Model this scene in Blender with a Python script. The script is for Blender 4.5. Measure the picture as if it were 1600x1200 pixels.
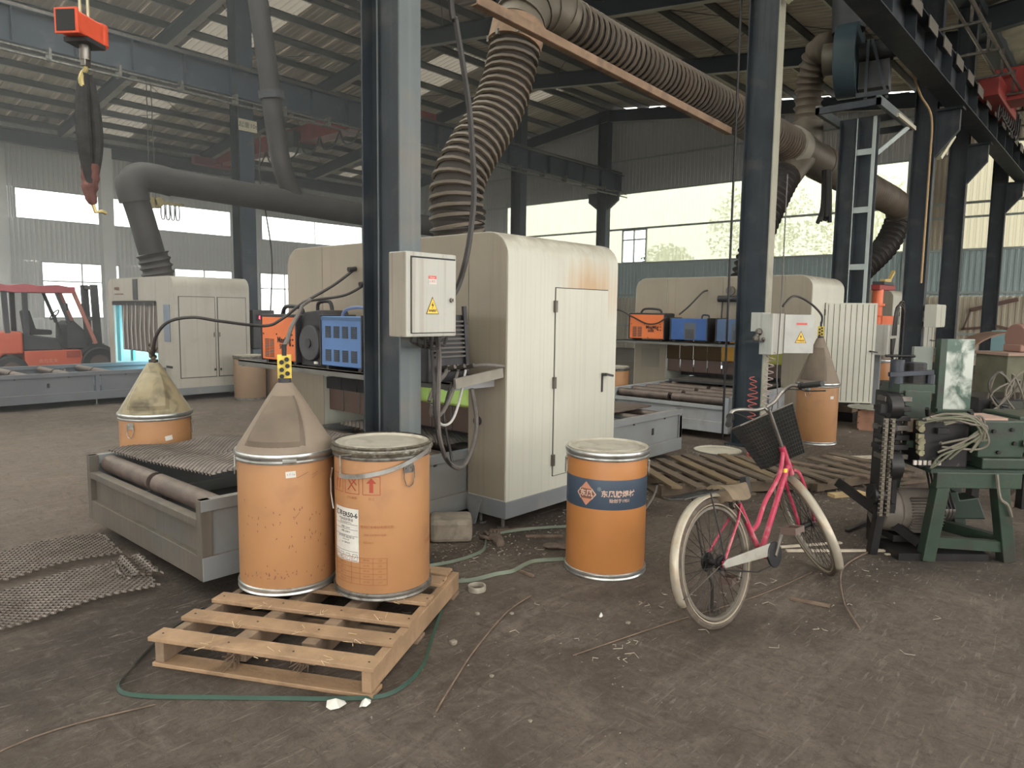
import bpy, math, random
from mathutils import Vector, Matrix, Euler
R_ = random.Random(7)
PI = math.pi
S = bpy.context.scene
COL = S.collection
for o in list(bpy.data.objects): bpy.data.objects.remove(o)

# ------------------------------------------------------------------ camera
cd = bpy.data.cameras.new('camera'); cam = bpy.data.objects.new('camera', cd); COL.objects.link(cam)
cd.sensor_width = 36; cd.lens = 1109/1600*36; cd.clip_end = 300; cd.clip_start = .05
Mc = Matrix(((0.6643828, 0.0681219, -0.74428147, 0), (-0.74728904, 0.07711431, -0.66000946, 0),
             (0.01243365, 0.99469231, 0.10214016, 1.62), (0, 0, 0, 1)))
cam.matrix_world = Mc; S.camera = cam
# ------------------------------------------------------------------ world, light, exposure
W = bpy.data.worlds.new('overcast_sky'); S.world = W; W.use_nodes = True
wn = W.node_tree.nodes; wl = W.node_tree.links
bg = wn['Background']; tc = wn.new('ShaderNodeTexCoord'); sp = wn.new('ShaderNodeSeparateXYZ')
cr = wn.new('ShaderNodeValToRGB'); wl.new(tc.outputs['Generated'], sp.inputs[0]); wl.new(sp.outputs[2], cr.inputs[0])
cr.color_ramp.elements[0].position = .0; cr.color_ramp.elements[0].color = (.90, .885, .85, 1)
cr.color_ramp.elements[1].position = .6; cr.color_ramp.elements[1].color = (.97, .96, .94, 1)
wl.new(cr.outputs[0], bg.inputs[0]); bg.inputs[1].default_value = 3.4
S.view_settings.view_transform = 'Standard'; S.view_settings.look = 'None'
S.view_settings.exposure = 1.08; S.view_settings.gamma = 1; S.view_settings.use_curve_mapping = False
HAZE = .013
S.cycles.max_bounces = 8; S.cycles.diffuse_bounces = 5; S.cycles.glossy_bounces = 3; S.cycles.transmission_bounces = 6
S.cycles.transparent_max_bounces = 12; S.cycles.volume_bounces = 0; S.cycles.caustics_reflective = False
S.cycles.caustics_refractive = False; S.cycles.sample_clamp_indirect = 6

# ------------------------------------------------------------------ materials
MC = {}
def mat(name, col=None, rough=.6, metal=0, var=.0, vs=4.0, var2=None, bump=0, bs=40, streak=None, spec=.4, emit=None, alpha=None, dust=None):
    """procedural material. var: brightness mottling; var2: (colour, amount, scale); streak: (colour, amount, xyscale) vertical runs; dust: (colour, amount)"""
    if name in MC: return MC[name]
    m = bpy.data.materials.new(name); m.use_nodes = True; n = m.node_tree.nodes; l = m.node_tree.links
    b = n['Principled BSDF']; b.inputs['Roughness'].default_value = rough; b.inputs['Metallic'].default_value = metal
    b.inputs['Specular IOR Level'].default_value = spec
    tc = n.new('ShaderNodeTexCoord'); cur = None
    def noise(scale, detail=5, vec=None, dist=0):
        t = n.new('ShaderNodeTexNoise'); t.inputs['Scale'].default_value = scale; t.inputs['Detail'].default_value = detail
        t.inputs['Distortion'].default_value = dist
        l.new(vec or tc.outputs['Object'], t.inputs['Vector']); return t
    def ramp(src, a, b_):
        r = n.new('ShaderNodeMapRange'); r.inputs[1].default_value = a; r.inputs[2].default_value = b_; l.new(src, r.inputs[0]); return r.outputs[0]
    def mix(fac, a, c2, mode='MIX'):
        x = n.new('ShaderNodeMix'); x.data_type = 'RGBA'; x.blend_type = mode
        if isinstance(fac, float): x.inputs[0].default_value = fac
        else: l.new(fac, x.inputs[0])
        for s, v in ((x.inputs[6], a), (x.inputs[7], c2)):
            if isinstance(v, tuple): s.default_value = (*v[:3], 1)
            else: l.new(v, s)
        return x.outputs[2]
    cur = tuple(col)
    if var:
        t = noise(vs); f = ramp(t.outputs[0], .3, .7)
        cur = mix(f, tuple(c*(1-var) for c in col), tuple(min(1, c*(1+var)) for c in col))
    if var2:
        c2, amt, sc = var2[:3]
        t = noise(sc, 6, dist=.4); lo = .62-.22*amt
        f = ramp(t.outputs[0], lo, lo+.16)
        mm = n.new('ShaderNodeMath'); mm.operation = 'MULTIPLY'; mm.inputs[1].default_value = min(1, .35+amt*.6); l.new(f, mm.inputs[0])
        cur = mix(mm.outputs[0], cur, tuple(c2))
    if streak:
        c2, amt, sc = streak
        mp = n.new('ShaderNodeMapping'); mp.inputs['Scale'].default_value = (sc, sc, .7); l.new(tc.outputs['Object'], mp.inputs[0])
        t = noise(1.0, 4, mp.outputs[0]); f = ramp(t.outputs[0], .5, .72)
        mm = n.new('ShaderNodeMath'); mm.operation = 'MULTIPLY'; mm.inputs[1].default_value = amt; l.new(f, mm.inputs[0])
        cur = mix(mm.outputs[0], cur, tuple(c2))
    if dust:
        g = n.new('ShaderNodeNewGeometry'); s2 = n.new('ShaderNodeSeparateXYZ'); l.new(g.outputs['Normal'], s2.inputs[0])
        f = ramp(s2.outputs[2], .3, .95); t = noise(9); f2 = ramp(t.outputs[0], .25, .6)
        mm = n.new('ShaderNodeMath'); mm.operation = 'MULTIPLY'; l.new(f, mm.inputs[0]); l.new(f2, mm.inputs[1])
        m3 = n.new('ShaderNodeMath'); m3.operation = 'MULTIPLY'; m3.inputs[1].default_value = dust[1]; l.new(mm.outputs[0], m3.inputs[0])
        cur = mix(m3.outputs[0], cur, tuple(dust[0]))
    if isinstance(cur, tuple): b.inputs['Base Color'].default_value = (*cur, 1)
    else: l.new(cur, b.inputs['Base Color'])
    if bump:
        t = noise(bs, 4); bp = n.new('ShaderNodeBump'); bp.inputs['Strength'].default_value = bump; bp.inputs['Distance'].default_value = .01
        l.new(t.outputs[0], bp.inputs['Height']); l.new(bp.outputs[0], b.inputs['Normal'])
    if emit:
        b.inputs['Emission Color'].default_value = (*emit[0], 1); b.inputs['Emission Strength'].default_value = emit[1]
    MC[name] = m; return m
DUSTC = (.30, .25, .20)
BROWN = (.13, .085, .055)
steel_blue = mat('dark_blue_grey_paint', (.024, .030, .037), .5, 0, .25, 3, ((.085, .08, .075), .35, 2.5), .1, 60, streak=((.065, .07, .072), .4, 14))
steel_face = mat('grey_blue_lit_face_paint', (.105, .122, .125), .5, 0, .12, 2, ((.17, .14, .11), .45, 2.2), .08, 60, streak=((.16, .17, .165), .45, 18))  # near flange of the same column, the light on it put into the colour
beam_blue = mat('runway_beam_paint', (.038, .050, .070), .6, 0, .2, 1.5, ((.16, .15, .14), .2, 2))
rafter_m = mat('rafter_paint', (.045, .055, .068), .6, 0, .15, 1)
purlin_m = mat('galvanised_purlin', (.10, .097, .092), .55, .2, .25, 1.2)
roof_m = mat('roof_sheet_grey_white', (.56, .49, .40), .6, 0, .25, .5, ((.33, .28, .22), .5, .9))
insul_m = mat('foil_roof_insulation', (.17, .155, .125), .38, .35, .35, 1.3, ((.34, .31, .26), .45, 2.2), .8, 3)
cream = mat('shaded_dusty_cabin_paint', (.255, .212, .158), .38, 0, .09, 1.5, ((.30, .23, .165), .45, 1.1), .02, 30, streak=((.19, .155, .115), .35, 22))  # cabin paint darkened for the -X faces: shade and dust in the colour
cream_g = mat('grey_cream_cabin_paint', (.36, .335, .285), .42, 0, .07, 1.5, ((.24, .21, .17), .3, 1.3), streak=((.25, .22, .18), .3, 22))
cream_l = mat('pale_cream_cabin_paint', (.49, .475, .40), .45, 0, .05, 1.5, ((.40, .36, .29), .2, 1.2), streak=((.33, .31, .26), .3, 45), dust=((.26, .215, .165), .9))
box_white = mat('white_enamel_box', (.40, .39, .345), .4, 0, .06, 3, ((.34, .29, .24), .3, 3), streak=((.26, .21, .17), .55, 30))
bed_grey = mat('bed_grey_blue_paint', (.145, .155, .16), .5, 0, .15, 2, ((.21, .175, .14), .75, 2.2), .1, 60, dust=(DUSTC, .6))
bed_dusty = mat('bed_grey_dusty_paint', (.098, .082, .065), .6, 0, .18, 3, ((.075, .075, .07), .5, 2.5), .15, 90, streak=((.15, .122, .094), .45, 30), dust=((.16, .13, .10), .7))
bed_light = mat('bed_light_grey_paint', (.30, .31, .32), .5, 0, .1, 2, ((.23, .2, .17), .3, 2.5), streak=((.36, .36, .36), .3, 12), dust=(DUSTC, .5))
skirt_m = mat('skirt_grey_paint', (.17, .175, .18), .5, 0, .12, 2, ((.25, .22, .19), .3, 4))
rust_roll = mat('rusty_roller_steel', (.13, .095, .08), .5, .5, .3, 6, ((.07, .055, .05), .6, 9), .2, 50, dust=(DUSTC, .4))
dark_in = mat('near_black_interior', (.022, .02, .02), .8, 0, .3, 3)  # near-black for interiors, gaps, slots and bolts
kraft = mat('kraft_fibre_drum', (.40, .165, .05), .42, 0, .09, 2.2, ((.33, .15, .06), .35, 2.8), .03, 60, spec=.45)
kraft_old = mat('kraft_fibre_drum_worn', (.37, .185, .08), .5, 0, .1, 2.0, ((.30, .15, .075), .38, 5), .04, 60)
kraft_dull = mat('kraft_fibre_drum_dusty', (.23, .15, .095), .6, 0, .1, 3)
galv = mat('galvanised_steel_ring', (.50, .50, .48), .3, .85, .15, 8, ((.25, .22, .18), .4, 12))
galv_d = mat('dirty_steel_ring', (.20, .19, .17), .45, .7, .35, 14, ((.06, .05, .04), .6, 22))
lid_m = mat('dusty_steel_lid', (.42, .38, .31), .5, .25, .12, 4, ((.27, .23, .18), .5, 7))
felt = mat('grey_brown_cone_sheet', (.20, .155, .115), .72, 0, .12, 4, ((.26, .21, .16), .4, 3), .05, 80)
dirty_cone = mat('stained_clear_cone', (.26, .215, .13), .35, 0, .25, 5, ((.05, .04, .03), .65, 7), .05, 30)
wood = mat('pale_pallet_wood', (.32, .205, .118), .75, 0, .25, 5, ((.17, .105, .06), .55, 5), .35, 60)
wood_end = mat('weathered_pallet_wood', (.22, .15, .10), .85, 0, .25, 6, ((.11, .08, .055), .55, 8), .3, 60)
wood_old = mat('old_grey_pallet_wood', (.13, .095, .065), .85, 0, .25, 5, ((.10, .075, .055), .5, 6), .3, 60)
black_r = mat('black_rubber', (.02, .019, .018), .6, 0, .2, 20)
cable_m = mat('black_cable', (.035, .03, .028), .5, 0, .2, 10)
cable_g = mat('grey_dusty_cable', (.12, .105, .095), .6, 0, .25, 10)
flex_m = mat('brown_grey_flexible_duct', (.115, .092, .070), .6, 0, .25, 2.2, ((.15, .098, .062), .4, 1.6), dust=((.22, .185, .145), .7))
flex_d = mat('dark_flexible_duct', (.038, .033, .031), .6, 0, .25, 2.2, dust=((.075, .065, .055), .5))
rail_m = mat('rusty_brown_angle', (.24, .155, .10), .75, .1, .25, 4, ((.12, .08, .06), .4, 5))
orange = mat('orange_welder_paint', (.66, .16, .045), .45, 0, .06, 4, streak=((.5, .2, .1), .2, 20))
blue_w = mat('blue_welder_paint', (.085, .17, .36), .45, 0, .08, 4)
blue_d = mat('deep_blue_welder_paint', (.035, .09, .26), .45, 0, .1, 4)
blue_g = mat('slate_blue_welder_paint', (.07, .11, .20), .45, 0, .1, 4)
dark_p = mat('dark_plastic', (.03, .028, .03), .5, 0, .3, 8, dust=((.10, .085, .075), .6))
vent_m = mat('vent_recess', (.06, .05, .045), .7)
red_p = mat('crane_red_paint', (.28, .04, .035), .5, 0, .15, 2)
orange_red = mat('crane_scale_orange', (.72, .10, .045), .4, 0, .06, 8)
yellow = mat('yellow_plastic', (.70, .52, .08), .45, 0, .08, 10, ((.25, .18, .05), .3, 14))
sign_y = mat('warning_yellow', (.80, .50, .06), .5)
ink = mat('black_print', (.02, .02, .02), .6)
ink_red = mat('red_brown_print', (.33, .055, .03), .6)
ink_br = mat('brown_print', (.30, .10, .04), .6)
label_w = mat('white_paper_label', (.58, .56, .51), .6, 0, .06, 20)
label_r = mat('red_label', (.62, .10, .08), .5)
band_blue = mat('dark_blue_band', (.045, .065, .095), .5, 0, .12, 3)
copper_p = mat('copper_print', (.50, .22, .14), .5)
copper_l = mat('pale_copper_print', (.60, .42, .33), .5)
rust_b = mat('rust_brown_fill', (.17, .075, .05), .6)
green_m = mat('oily_green_paint', (.026, .044, .029), .42, 0, .25, 5, ((.035, .03, .025), .6, 6), .1, 40, dust=((.12, .11, .09), .5))
green_l = mat('green_sheet_with_reflections', (.065, .105, .08), .3, .1, .25, 3, ((.48, .50, .45), .95, 7), 0, 40)  # grey-white reflections painted into the colour as pale blotches
oily = mat('oily_black_steel', (.022, .02, .02), .4, .4, .3, 9)
motor_m = mat('dusty_motor_casting', (.14, .12, .10), .6, .2, .2, 8, dust=((.24, .20, .17), .8))
concrete = mat('grey_concrete_block', (.27, .225, .175), .9, 0, .2, 8, ((.16, .13, .10), .5, 12), .4, 30)
debris_m = mat('brown_scrap', (.15, .105, .075), .85, 0, .35, 12)
pale_m = mat('pale_offcut', (.42, .36, .28), .8, 0, .2, 12)
strap_m = mat('green_strapping', (.022, .055, .038), .45, 0, .2, 4)
strap_d = mat('dusty_green_strapping', (.13, .15, .11), .6, 0, .25, 4)
saddle_m = mat('worn_brown_saddle', (.17, .125, .08), .75, 0, .2, 12, ((.14, .10, .07), .5, 16), .15, 50)
bike_pink = mat('crimson_pink_frame', (.36, .035, .07), .4, .1, .1, 6, ((.50, .25, .24), .35, 14))
chrome = mat('tarnished_chrome', (.22, .205, .185), .3, .8, .2, 12, ((.22, .17, .12), .4, 18))
chrome_d = mat('dark_tarnished_steel', (.13, .115, .10), .4, .7, .3, 14)
fender_m = mat('rusty_cream_fender', (.36, .32, .25), .35, .3, .12, 6, ((.30, .22, .14), .45, 12))
tyre_m = mat('dusty_tyre', (.085, .065, .05), .8, 0, .2, 14, ((.15, .12, .09), .5, 20))
tyre_w = mat('cream_tyre_sidewall', (.27, .225, .165), .6, 0, .15, 16)
grate_m = mat('galvanised_grating', (.165, .14, .12), .38, .5, .25, 8, ((.12, .095, .08), .5, 5))
sling_m = mat('black_sling', (.035, .033, .032), .8, 0, .3, 10, bump=.4, bs=60)
sling_r = mat('red_brown_sling', (.13, .06, .05), .85, 0, .3, 14, bump=.4, bs=60)
brass = mat('worn_brass_hook', (.45, .36, .16), .4, .6, .2, 10)
wall_beige = mat('beige_wall_siding', (.48, .42, .32), .6, 0, .08, .8, ((.30, .26, .21), .4, .8))
wall_teal = mat('teal_grey_wall_siding', (.40, .49, .485), .6, 0, .1, .8, ((.33, .30, .25), .2, .6))
wall_grey = mat('grey_wall_siding', (.55, .54, .53), .6, 0, .1, .7)
wall_white = mat('pale_grey_wall_siding', (.74, .74, .73), .6, 0, .06, .7)
girt_m = mat('pale_green_girt', (.36, .40, .38), .5, 0, .1, 3)
alu = mat('aluminium_window_frame', (.48, .50, .50), .4, .4)
leaf_m = mat('green_leaves', (.10, .19, .04), .7, 0, .5, 3)
bark = mat('tree_bark', (.10, .075, .05), .9)
fork_red = mat('faded_forklift_red', (.50, .10, .055), .5, 0, .08, 2, dust=(DUSTC, .3))
fork_roof = mat('faded_crimson_roof_cloth', (.33, .08, .09), .8, 0, .15, 3)
fork_dark = mat('forklift_dark_grey', (.055, .055, .06), .6, 0, .2, 3)
pvc_g = None
def translucent(name, col, tint, transp=.0, var=.0):
    m = bpy.data.materials.new(name); m.use_nodes = True; n = m.node_tree.nodes; l = m.node_tree.links; n.clear()
    out = n.new('ShaderNodeOutputMaterial'); t = n.new('ShaderNodeBsdfTranslucent'); d = n.new('ShaderNodeBsdfDiffuse'); x = n.new('ShaderNodeMixShader')
    tr = n.new('ShaderNodeBsdfTransparent'); x2 = n.new('ShaderNodeMixShader')
    t.inputs[0].default_value = (*tint, 1); d.inputs[0].default_value = (*col, 1); x.inputs[0].default_value = .3
    if var:
        tcn = n.new('ShaderNodeTexCoord'); nz = n.new('ShaderNodeTexNoise'); nz.inputs['Scale'].default_value = .6; l.new(tcn.outputs['Object'], nz.inputs['Vector'])
        mx = n.new('ShaderNodeMix'); mx.data_type = 'RGBA'; l.new(nz.outputs[0], mx.inputs[0]); mx.inputs[6].default_value = (*[c*(1-var) for c in tint], 1); mx.inputs[7].default_value = (*tint, 1)
        l.new(mx.outputs[2], t.inputs[0])
    l.new(t.outputs[0], x.inputs[1]); l.new(d.outputs[0], x.inputs[2]); x2.inputs[0].default_value = transp
    tr.inputs[0].default_value = (.9, .95, .9, 1)
    l.new(x.outputs[0], x2.inputs[1]); l.new(tr.outputs[0], x2.inputs[2]); l.new(x2.outputs[0], out.inputs[0]); return m
poly_sheet = translucent('yellowed_translucent_sheet', (.6, .6, .5), (.44, .455, .315), .09, .35)
poly_dull = translucent('dull_translucent_sheet', (.5, .48, .38), (.30, .28, .205), .0, .2)
poly_roof = translucent('roof_light_sheet', (.5, .46, .38), (.095, .085, .068), .0, .5)
smoky = translucent('smoky_brown_strip', (.16, .11, .07), (.22, .15, .09), .05)
pvc_green = translucent('yellow_green_strip_curtain', (.45, .50, .16), (.72, .62, .26), .1)
pvc_brown = translucent('amber_strip_curtain', (.28, .18, .09), (.75, .5, .18), .05)
basket_m = translucent('grey_mesh_basket', (.045, .045, .04), (.05, .05, .045), .22)
glass = bpy.data.materials.new('window_glass'); glass.use_nodes = True
_n = glass.node_tree.nodes; _l = glass.node_tree.links; _n.clear()
_o = _n.new('ShaderNodeOutputMaterial'); _t = _n.new('ShaderNodeBsdfTransparent'); _g = _n.new('ShaderNodeBsdfGlossy'); _x = _n.new('ShaderNodeMixShader')
_t.inputs[0].default_value = (.93, .96, .95, 1); _g.inputs['Roughness'].default_value = .05; _x.inputs[0].default_value = .06
_l.new(_t.outputs[0], _x.inputs[1]); _l.new(_g.outputs[0], _x.inputs[2]); _l.new(_x.outputs[0], _o.inputs[0])
arc_m = mat('arc_light', (.3, .8, 1), .5, emit=((.35, .85, 1.0), 14))
glow_c = mat('cyan_lit_sheet', (.10, .50, .58), .5)  # cyan arc glow put into the sheet colour
led_m = mat('red_led', (.8, .02, .02), .4, emit=((1, .05, .1), 5))

# floor material: packed dirt over concrete
def floor_mat():
    m = bpy.data.materials.new('packed_dirt_floor'); m.use_nodes = True; n = m.node_tree.nodes; l = m.node_tree.links; b = n['Principled BSDF']
    g = n.new('ShaderNodeNewGeometry')
    def nz(sc, det=8, rough=.6, dist=0, sx=1, sy=1, rz=0):
        mp = n.new('ShaderNodeMapping'); mp.inputs['Scale'].default_value = (sx, sy, 1); mp.inputs['Rotation'].default_value = (0, 0, rz)
        l.new(g.outputs['Position'], mp.inputs[0]); t = n.new('ShaderNodeTexNoise'); t.inputs['Scale'].default_value = sc
        t.inputs['Detail'].default_value = det; t.inputs['Roughness'].default_value = rough; t.inputs['Distortion'].default_value = dist
        l.new(mp.outputs[0], t.inputs['Vector']); return t.outputs[0]
    def rmp(s, a, c):
        r = n.new('ShaderNodeMapRange'); r.inputs[1].default_value = a; r.inputs[2].default_value = c; l.new(s, r.inputs[0]); return r.outputs[0]
    def mx(f, a, c, k=1.0):
        x = n.new('ShaderNodeMix'); x.data_type = 'RGBA'
        mm = n.new('ShaderNodeMath'); mm.operation = 'MULTIPLY'; mm.inputs[1].default_value = k; l.new(f, mm.inputs[0]); l.new(mm.outputs[0], x.inputs[0])
        for s, v in ((x.inputs[6], a), (x.inputs[7], c)):
            if isinstance(v, tuple): s.default_value = (*v, 1)
            else: l.new(v, s)
        return x.outputs[2]
    big = nz(.55, 6, .6, .6); mid = nz(2.2, 9, .7, .8); fine = nz(26, 10, .75); wipe = nz(1.3, 8, .7, 1.2, 1, 4.5, .7); wipe2 = nz(1.7, 8, .7, 1.0, 5, 1, .25); spot = nz(70, 3, .6)
    c = mx(rmp(big, .35, .65), (.080, .060, .046), (.142, .108, .085))
    c = mx(rmp(mid, .42, .64), c, (.18, .142, .114), .7)
    c = mx(rmp(wipe, .52, .68), c, (.235, .19, .155), .5)
    c = mx(rmp(wipe2, .55, .7), c, (.23, .185, .15), .45)
    c = mx(rmp(fine, .50, .72), c, (.052, .040, .032), .65)
    c = mx(rmp(spot, .68, .76), c, (.36, .31, .26), .5)
    def blob(cx, cy, rx, ry, col, k, c):
        mp = n.new('ShaderNodeMapping'); mp.inputs['Location'].default_value = (-cx/rx, -cy/ry, 0); mp.inputs['Scale'].default_value = (1/rx, 1/ry, 0); l.new(g.outputs['Position'], mp.inputs[0])
        ln = n.new('ShaderNodeVectorMath'); ln.operation = 'LENGTH'; l.new(mp.outputs[0], ln.inputs[0]); ad = n.new('ShaderNodeMath'); ad.operation = 'ADD'; l.new(ln.outputs['Value'], ad.inputs[0]); l.new(mid, ad.inputs[1])
        return mx(rmp(ad.outputs[0], 1.75, .95), c, col, k)
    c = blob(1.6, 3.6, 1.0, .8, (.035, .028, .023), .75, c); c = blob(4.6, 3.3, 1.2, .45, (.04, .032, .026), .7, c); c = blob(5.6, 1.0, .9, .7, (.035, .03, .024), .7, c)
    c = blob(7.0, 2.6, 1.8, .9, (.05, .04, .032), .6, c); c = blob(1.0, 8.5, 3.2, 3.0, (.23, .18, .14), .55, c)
    gr = nz(9, 12, .85, 1.5); c = mx(rmp(gr, .52, .66), c, (.26, .215, .18), .38); c = mx(rmp(gr, .48, .36), c, (.040, .030, .024), .55)
    sc1 = nz(3.2, 6, .6, 2.0, 1, 9, -.5); c = mx(rmp(sc1, .60, .66), c, (.28, .235, .20), .45)
    sc2 = nz(2.5, 6, .6, 2.2, 9, 1, -.2); c = mx(rmp(sc2, .62, .67), c, (.05, .038, .030), .5)
    l.new(c, b.inputs['Base Color']); b.inputs['Roughness'].default_value = .7; b.inputs['Specular IOR Level'].default_value = .25
    r = n.new('ShaderNodeMapRange'); r.inputs[1].default_value = .3; r.inputs[2].default_value = .7; r.inputs[3].default_value = .5; r.inputs[4].default_value = .9
    l.new(mid, r.inputs[0]); l.new(r.outputs[0], b.inputs['Roughness'])
    ad = n.new('ShaderNodeMath'); ad.operation = 'ADD'; l.new(fine, ad.inputs[0]); l.new(mid, ad.inputs[1])
    bp = n.new('ShaderNodeBump'); bp.inputs['Strength'].default_value = .9; bp.inputs['Distance'].default_value = .03; l.new(ad.outputs[0], bp.inputs['Height']); l.new(bp.outputs[0], b.inputs['Normal'])
    return m
FLOOR_M = floor_mat()

# ------------------------------------------------------------------ object helpers
INV = {}
def thing(name, label, cat, loc=(0, 0, 0), rz=0, group=None, rot=None):
    o = bpy.data.objects.new(name, None); COL.objects.link(o); o.empty_display_size = .2
    M = Matrix.Translation(loc) @ (rot if rot is not None else Matrix.Rotation(rz, 4, 'Z'))
    o.matrix_world = M; o.location = loc
    o['label'] = label; o['category'] = cat
    if group: o['group'] = group
    INV[o.name] = M.inverted(); return o
def tag(o, label=None, cat=None, group=None, kind=None):
    for k, v in (('label', label), ('category', cat), ('group', group), ('kind', kind)):
        if v: o[k] = v
    return o
def frame(z, x=None):
    z = Vector(z).normalized()
    if x is None: x = Vector((0, 0, 1)) if abs(z.z) < .9 else Vector((1, 0, 0))
    y = z.cross(Vector(x)).normalized(); x = y.cross(z).normalized(); return x, y, z
class MB:
    def __init__(s): s.v = []; s.f = []
    def add(s, vs, fs):
        k = len(s.v); s.v += [tuple(p) for p in vs]; s.f += [tuple(i+k for i in f) for f in fs]; return s
    def box(s, x0, y0, z0, x1, y1, z1):
        x0, x1 = min(x0, x1), max(x0, x1); y0, y1 = min(y0, y1), max(y0, y1); z0, z1 = min(z0, z1), max(z0, z1)
        return s.add([(x0, y0, z0), (x1, y0, z0), (x1, y1, z0), (x0, y1, z0), (x0, y0, z1), (x1, y0, z1), (x1, y1, z1), (x0, y1, z1)],
                     [(0, 3, 2, 1), (4, 5, 6, 7), (0, 1, 5, 4), (1, 2, 6, 5), (2, 3, 7, 6), (3, 0, 4, 7)])
    def bar(s, p0, p1, w, h, up=None, ends=None):
        p0 = Vector(p0); p1 = Vector(p1); x, y, z = frame(p1-p0, up); w2, h2 = (ends or (w, h))
        vs = []
        for p, a, b in ((p0, w, h), (p1, w2, h2)):
            for sx, sy in ((-1, -1), (1, -1), (1, 1), (-1, 1)): vs.append(p+y*sx*a/2+x*sy*b/2)
        return s.add(vs, [(0, 3, 2, 1), (4, 5, 6, 7), (0, 1, 5, 4), (1, 2, 6, 5), (2, 3, 7, 6), (3, 0, 4, 7)])
    def cyl(s, p0, p1, r, r1=None, n=14, cap=True):
        p0 = Vector(p0); p1 = Vector(p1); r1 = r if r1 is None else r1; x, y, z = frame(p1-p0)
        vs = []
        for p, q in ((p0, r), (p1, r1)):
            for i in range(n): a = 2*PI*i/n; vs.append(p+x*math.cos(a)*q+y*math.sin(a)*q)
        fs = [(i, (i+1) % n, n+(i+1) % n, n+i) for i in range(n)]
        if cap: fs += [tuple(range(n-1, -1, -1)), tuple(range(n, 2*n))]
        return s.add(vs, fs)
    def tube(s, pts, r, n=7, closed=False, cap=True):
        pts = [Vector(p) for p in pts]; N = len(pts); rr = r if isinstance(r, (list, tuple)) else [r]*N
        vs = []; px = None
        for i, p in enumerate(pts):
            a = pts[(i-1) % N] if (closed or i > 0) else p; b = pts[(i+1) % N] if (closed or i < N-1) else p
            t = (b-a); t = t.normalized() if t.length > 1e-9 else Vector((0, 0, 1))
            if px is None: x, y, _ = frame(t)
            else:
                x = (px-t*px.dot(t)); x = x.normalized() if x.length > 1e-6 else frame(t)[0]; y = t.cross(x)
            px = x
            for k in range(n): an = 2*PI*k/n; vs.append(p+x*math.cos(an)*rr[i]+y*math.sin(an)*rr[i])
        M = N if closed else N-1
        fs = [(i*n+k, i*n+(k+1) % n, ((i+1) % N)*n+(k+1) % n, ((i+1) % N)*n+k) for i in range(M) for k in range(n)]
        if cap and not closed: fs += [tuple(range(n-1, -1, -1)), tuple(range((N-1)*n, N*n))]
        return s.add(vs, fs)
    def lathe(s, prof, c=(0, 0, 0), n=40, a0=0, a1=2*PI):
        full = abs(a1-a0-2*PI) < 1e-6; m = n if full else n+1; vs = []
        for r, z in prof:
            for i in range(m): a = a0+(a1-a0)*i/n; vs.append((c[0]+r*math.cos(a), c[1]+r*math.sin(a), c[2]+z))
        fs = []
        for j in range(len(prof)-1):
            for i in range(n):
                i2 = (i+1) % m; fs.append((j*m+i, j*m+i2, (j+1)*m+i2, (j+1)*m+i))
        return s.add(vs, fs)
    def prism(s, poly, ax, a, b):
        """poly 2D extruded along axis ax: 'x'->(y,z) 'y'->(x,z) 'z'->(x,y)"""
        n = len(poly)
        def P(p, t): return {'x': (t, p[0], p[1]), 'y': (p[0], t, p[1]), 'z': (p[0], p[1], t)}[ax]
        vs = [P(p, a) for p in poly]+[P(p, b) for p in poly]
        fs = [tuple(range(n-1, -1, -1)), tuple(range(n, 2*n))]+[(i, (i+1) % n, n+(i+1) % n, n+i) for i in range(n)]
        return s.add(vs, fs)
    def h(s, p0, p1, depth, width, t=.012, up=(0, 0, 1)):
        """I section from p0 to p1; depth measured along up"""
        p0 = Vector(p0); p1 = Vector(p1); x, y, z = frame(p1-p0, up)
        for k in (-1, 1): s.bar(p0+x*k*(depth/2-t/2), p1+x*k*(depth/2-t/2), width, t, up)
        return s.bar(p0, p1, t, depth-2*t, up)
    def sphere(s, c, r, n=10, m=7, sc=(1, 1, 1)):
        vs = []; 
        for j in range(m+1):
            th = PI*j/m
            for i in range(n): a = 2*PI*i/n; vs.append((c[0]+r*sc[0]*math.sin(th)*math.cos(a), c[1]+r*sc[1]*math.sin(th)*math.sin(a), c[2]+r*sc[2]*math.cos(th)))
        return s.add(vs, [(j*n+i, (j+1)*n+i, (j+1)*n+(i+1) % n, j*n+(i+1) % n) for j in range(m) for i in range(n)])
    def build(s, name, m, parent=None, world=False, smooth=False, label=None, bevel=0, cat=None, group=None, kind=None, ang=35, xf=None):
        me = bpy.data.meshes.new(name); root = parent
        while root is not None and root.parent is not None: root = root.parent
        vs = s.v
        if xf is not None: vs = [xf @ Vector(v) for v in vs]
        loc = None
        if world and root is not None and root.name in INV: I = INV[root.name]; vs = [I @ Vector(v) for v in vs]
        if parent is None and vs:     # origin at the base centre
            xs = [v[0] for v in vs]; ys = [v[1] for v in vs]; zs = [v[2] for v in vs]
            loc = Vector(((min(xs)+max(xs))/2, (min(ys)+max(ys))/2, min(zs))); vs = [Vector(v)-loc for v in vs]
        me.from_pydata([tuple(v) for v in vs], [], s.f); me.update()
        if smooth:
            me.shade_smooth()
            try: me.set_sharp_from_angle(angle=math.radians(ang))
            except Exception: pass
        if m: me.materials.append(m)
        o = bpy.data.objects.new(name, me); COL.objects.link(o)
        if parent: o.parent = parent
        if loc is not None: o.location = loc
        if bevel:
            b = o.modifiers.new('bevel', 'BEVEL'); b.width = bevel; b.segments = 2; b.limit_method = 'ANGLE'
        return tag(o, label, cat, group, kind)
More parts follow.
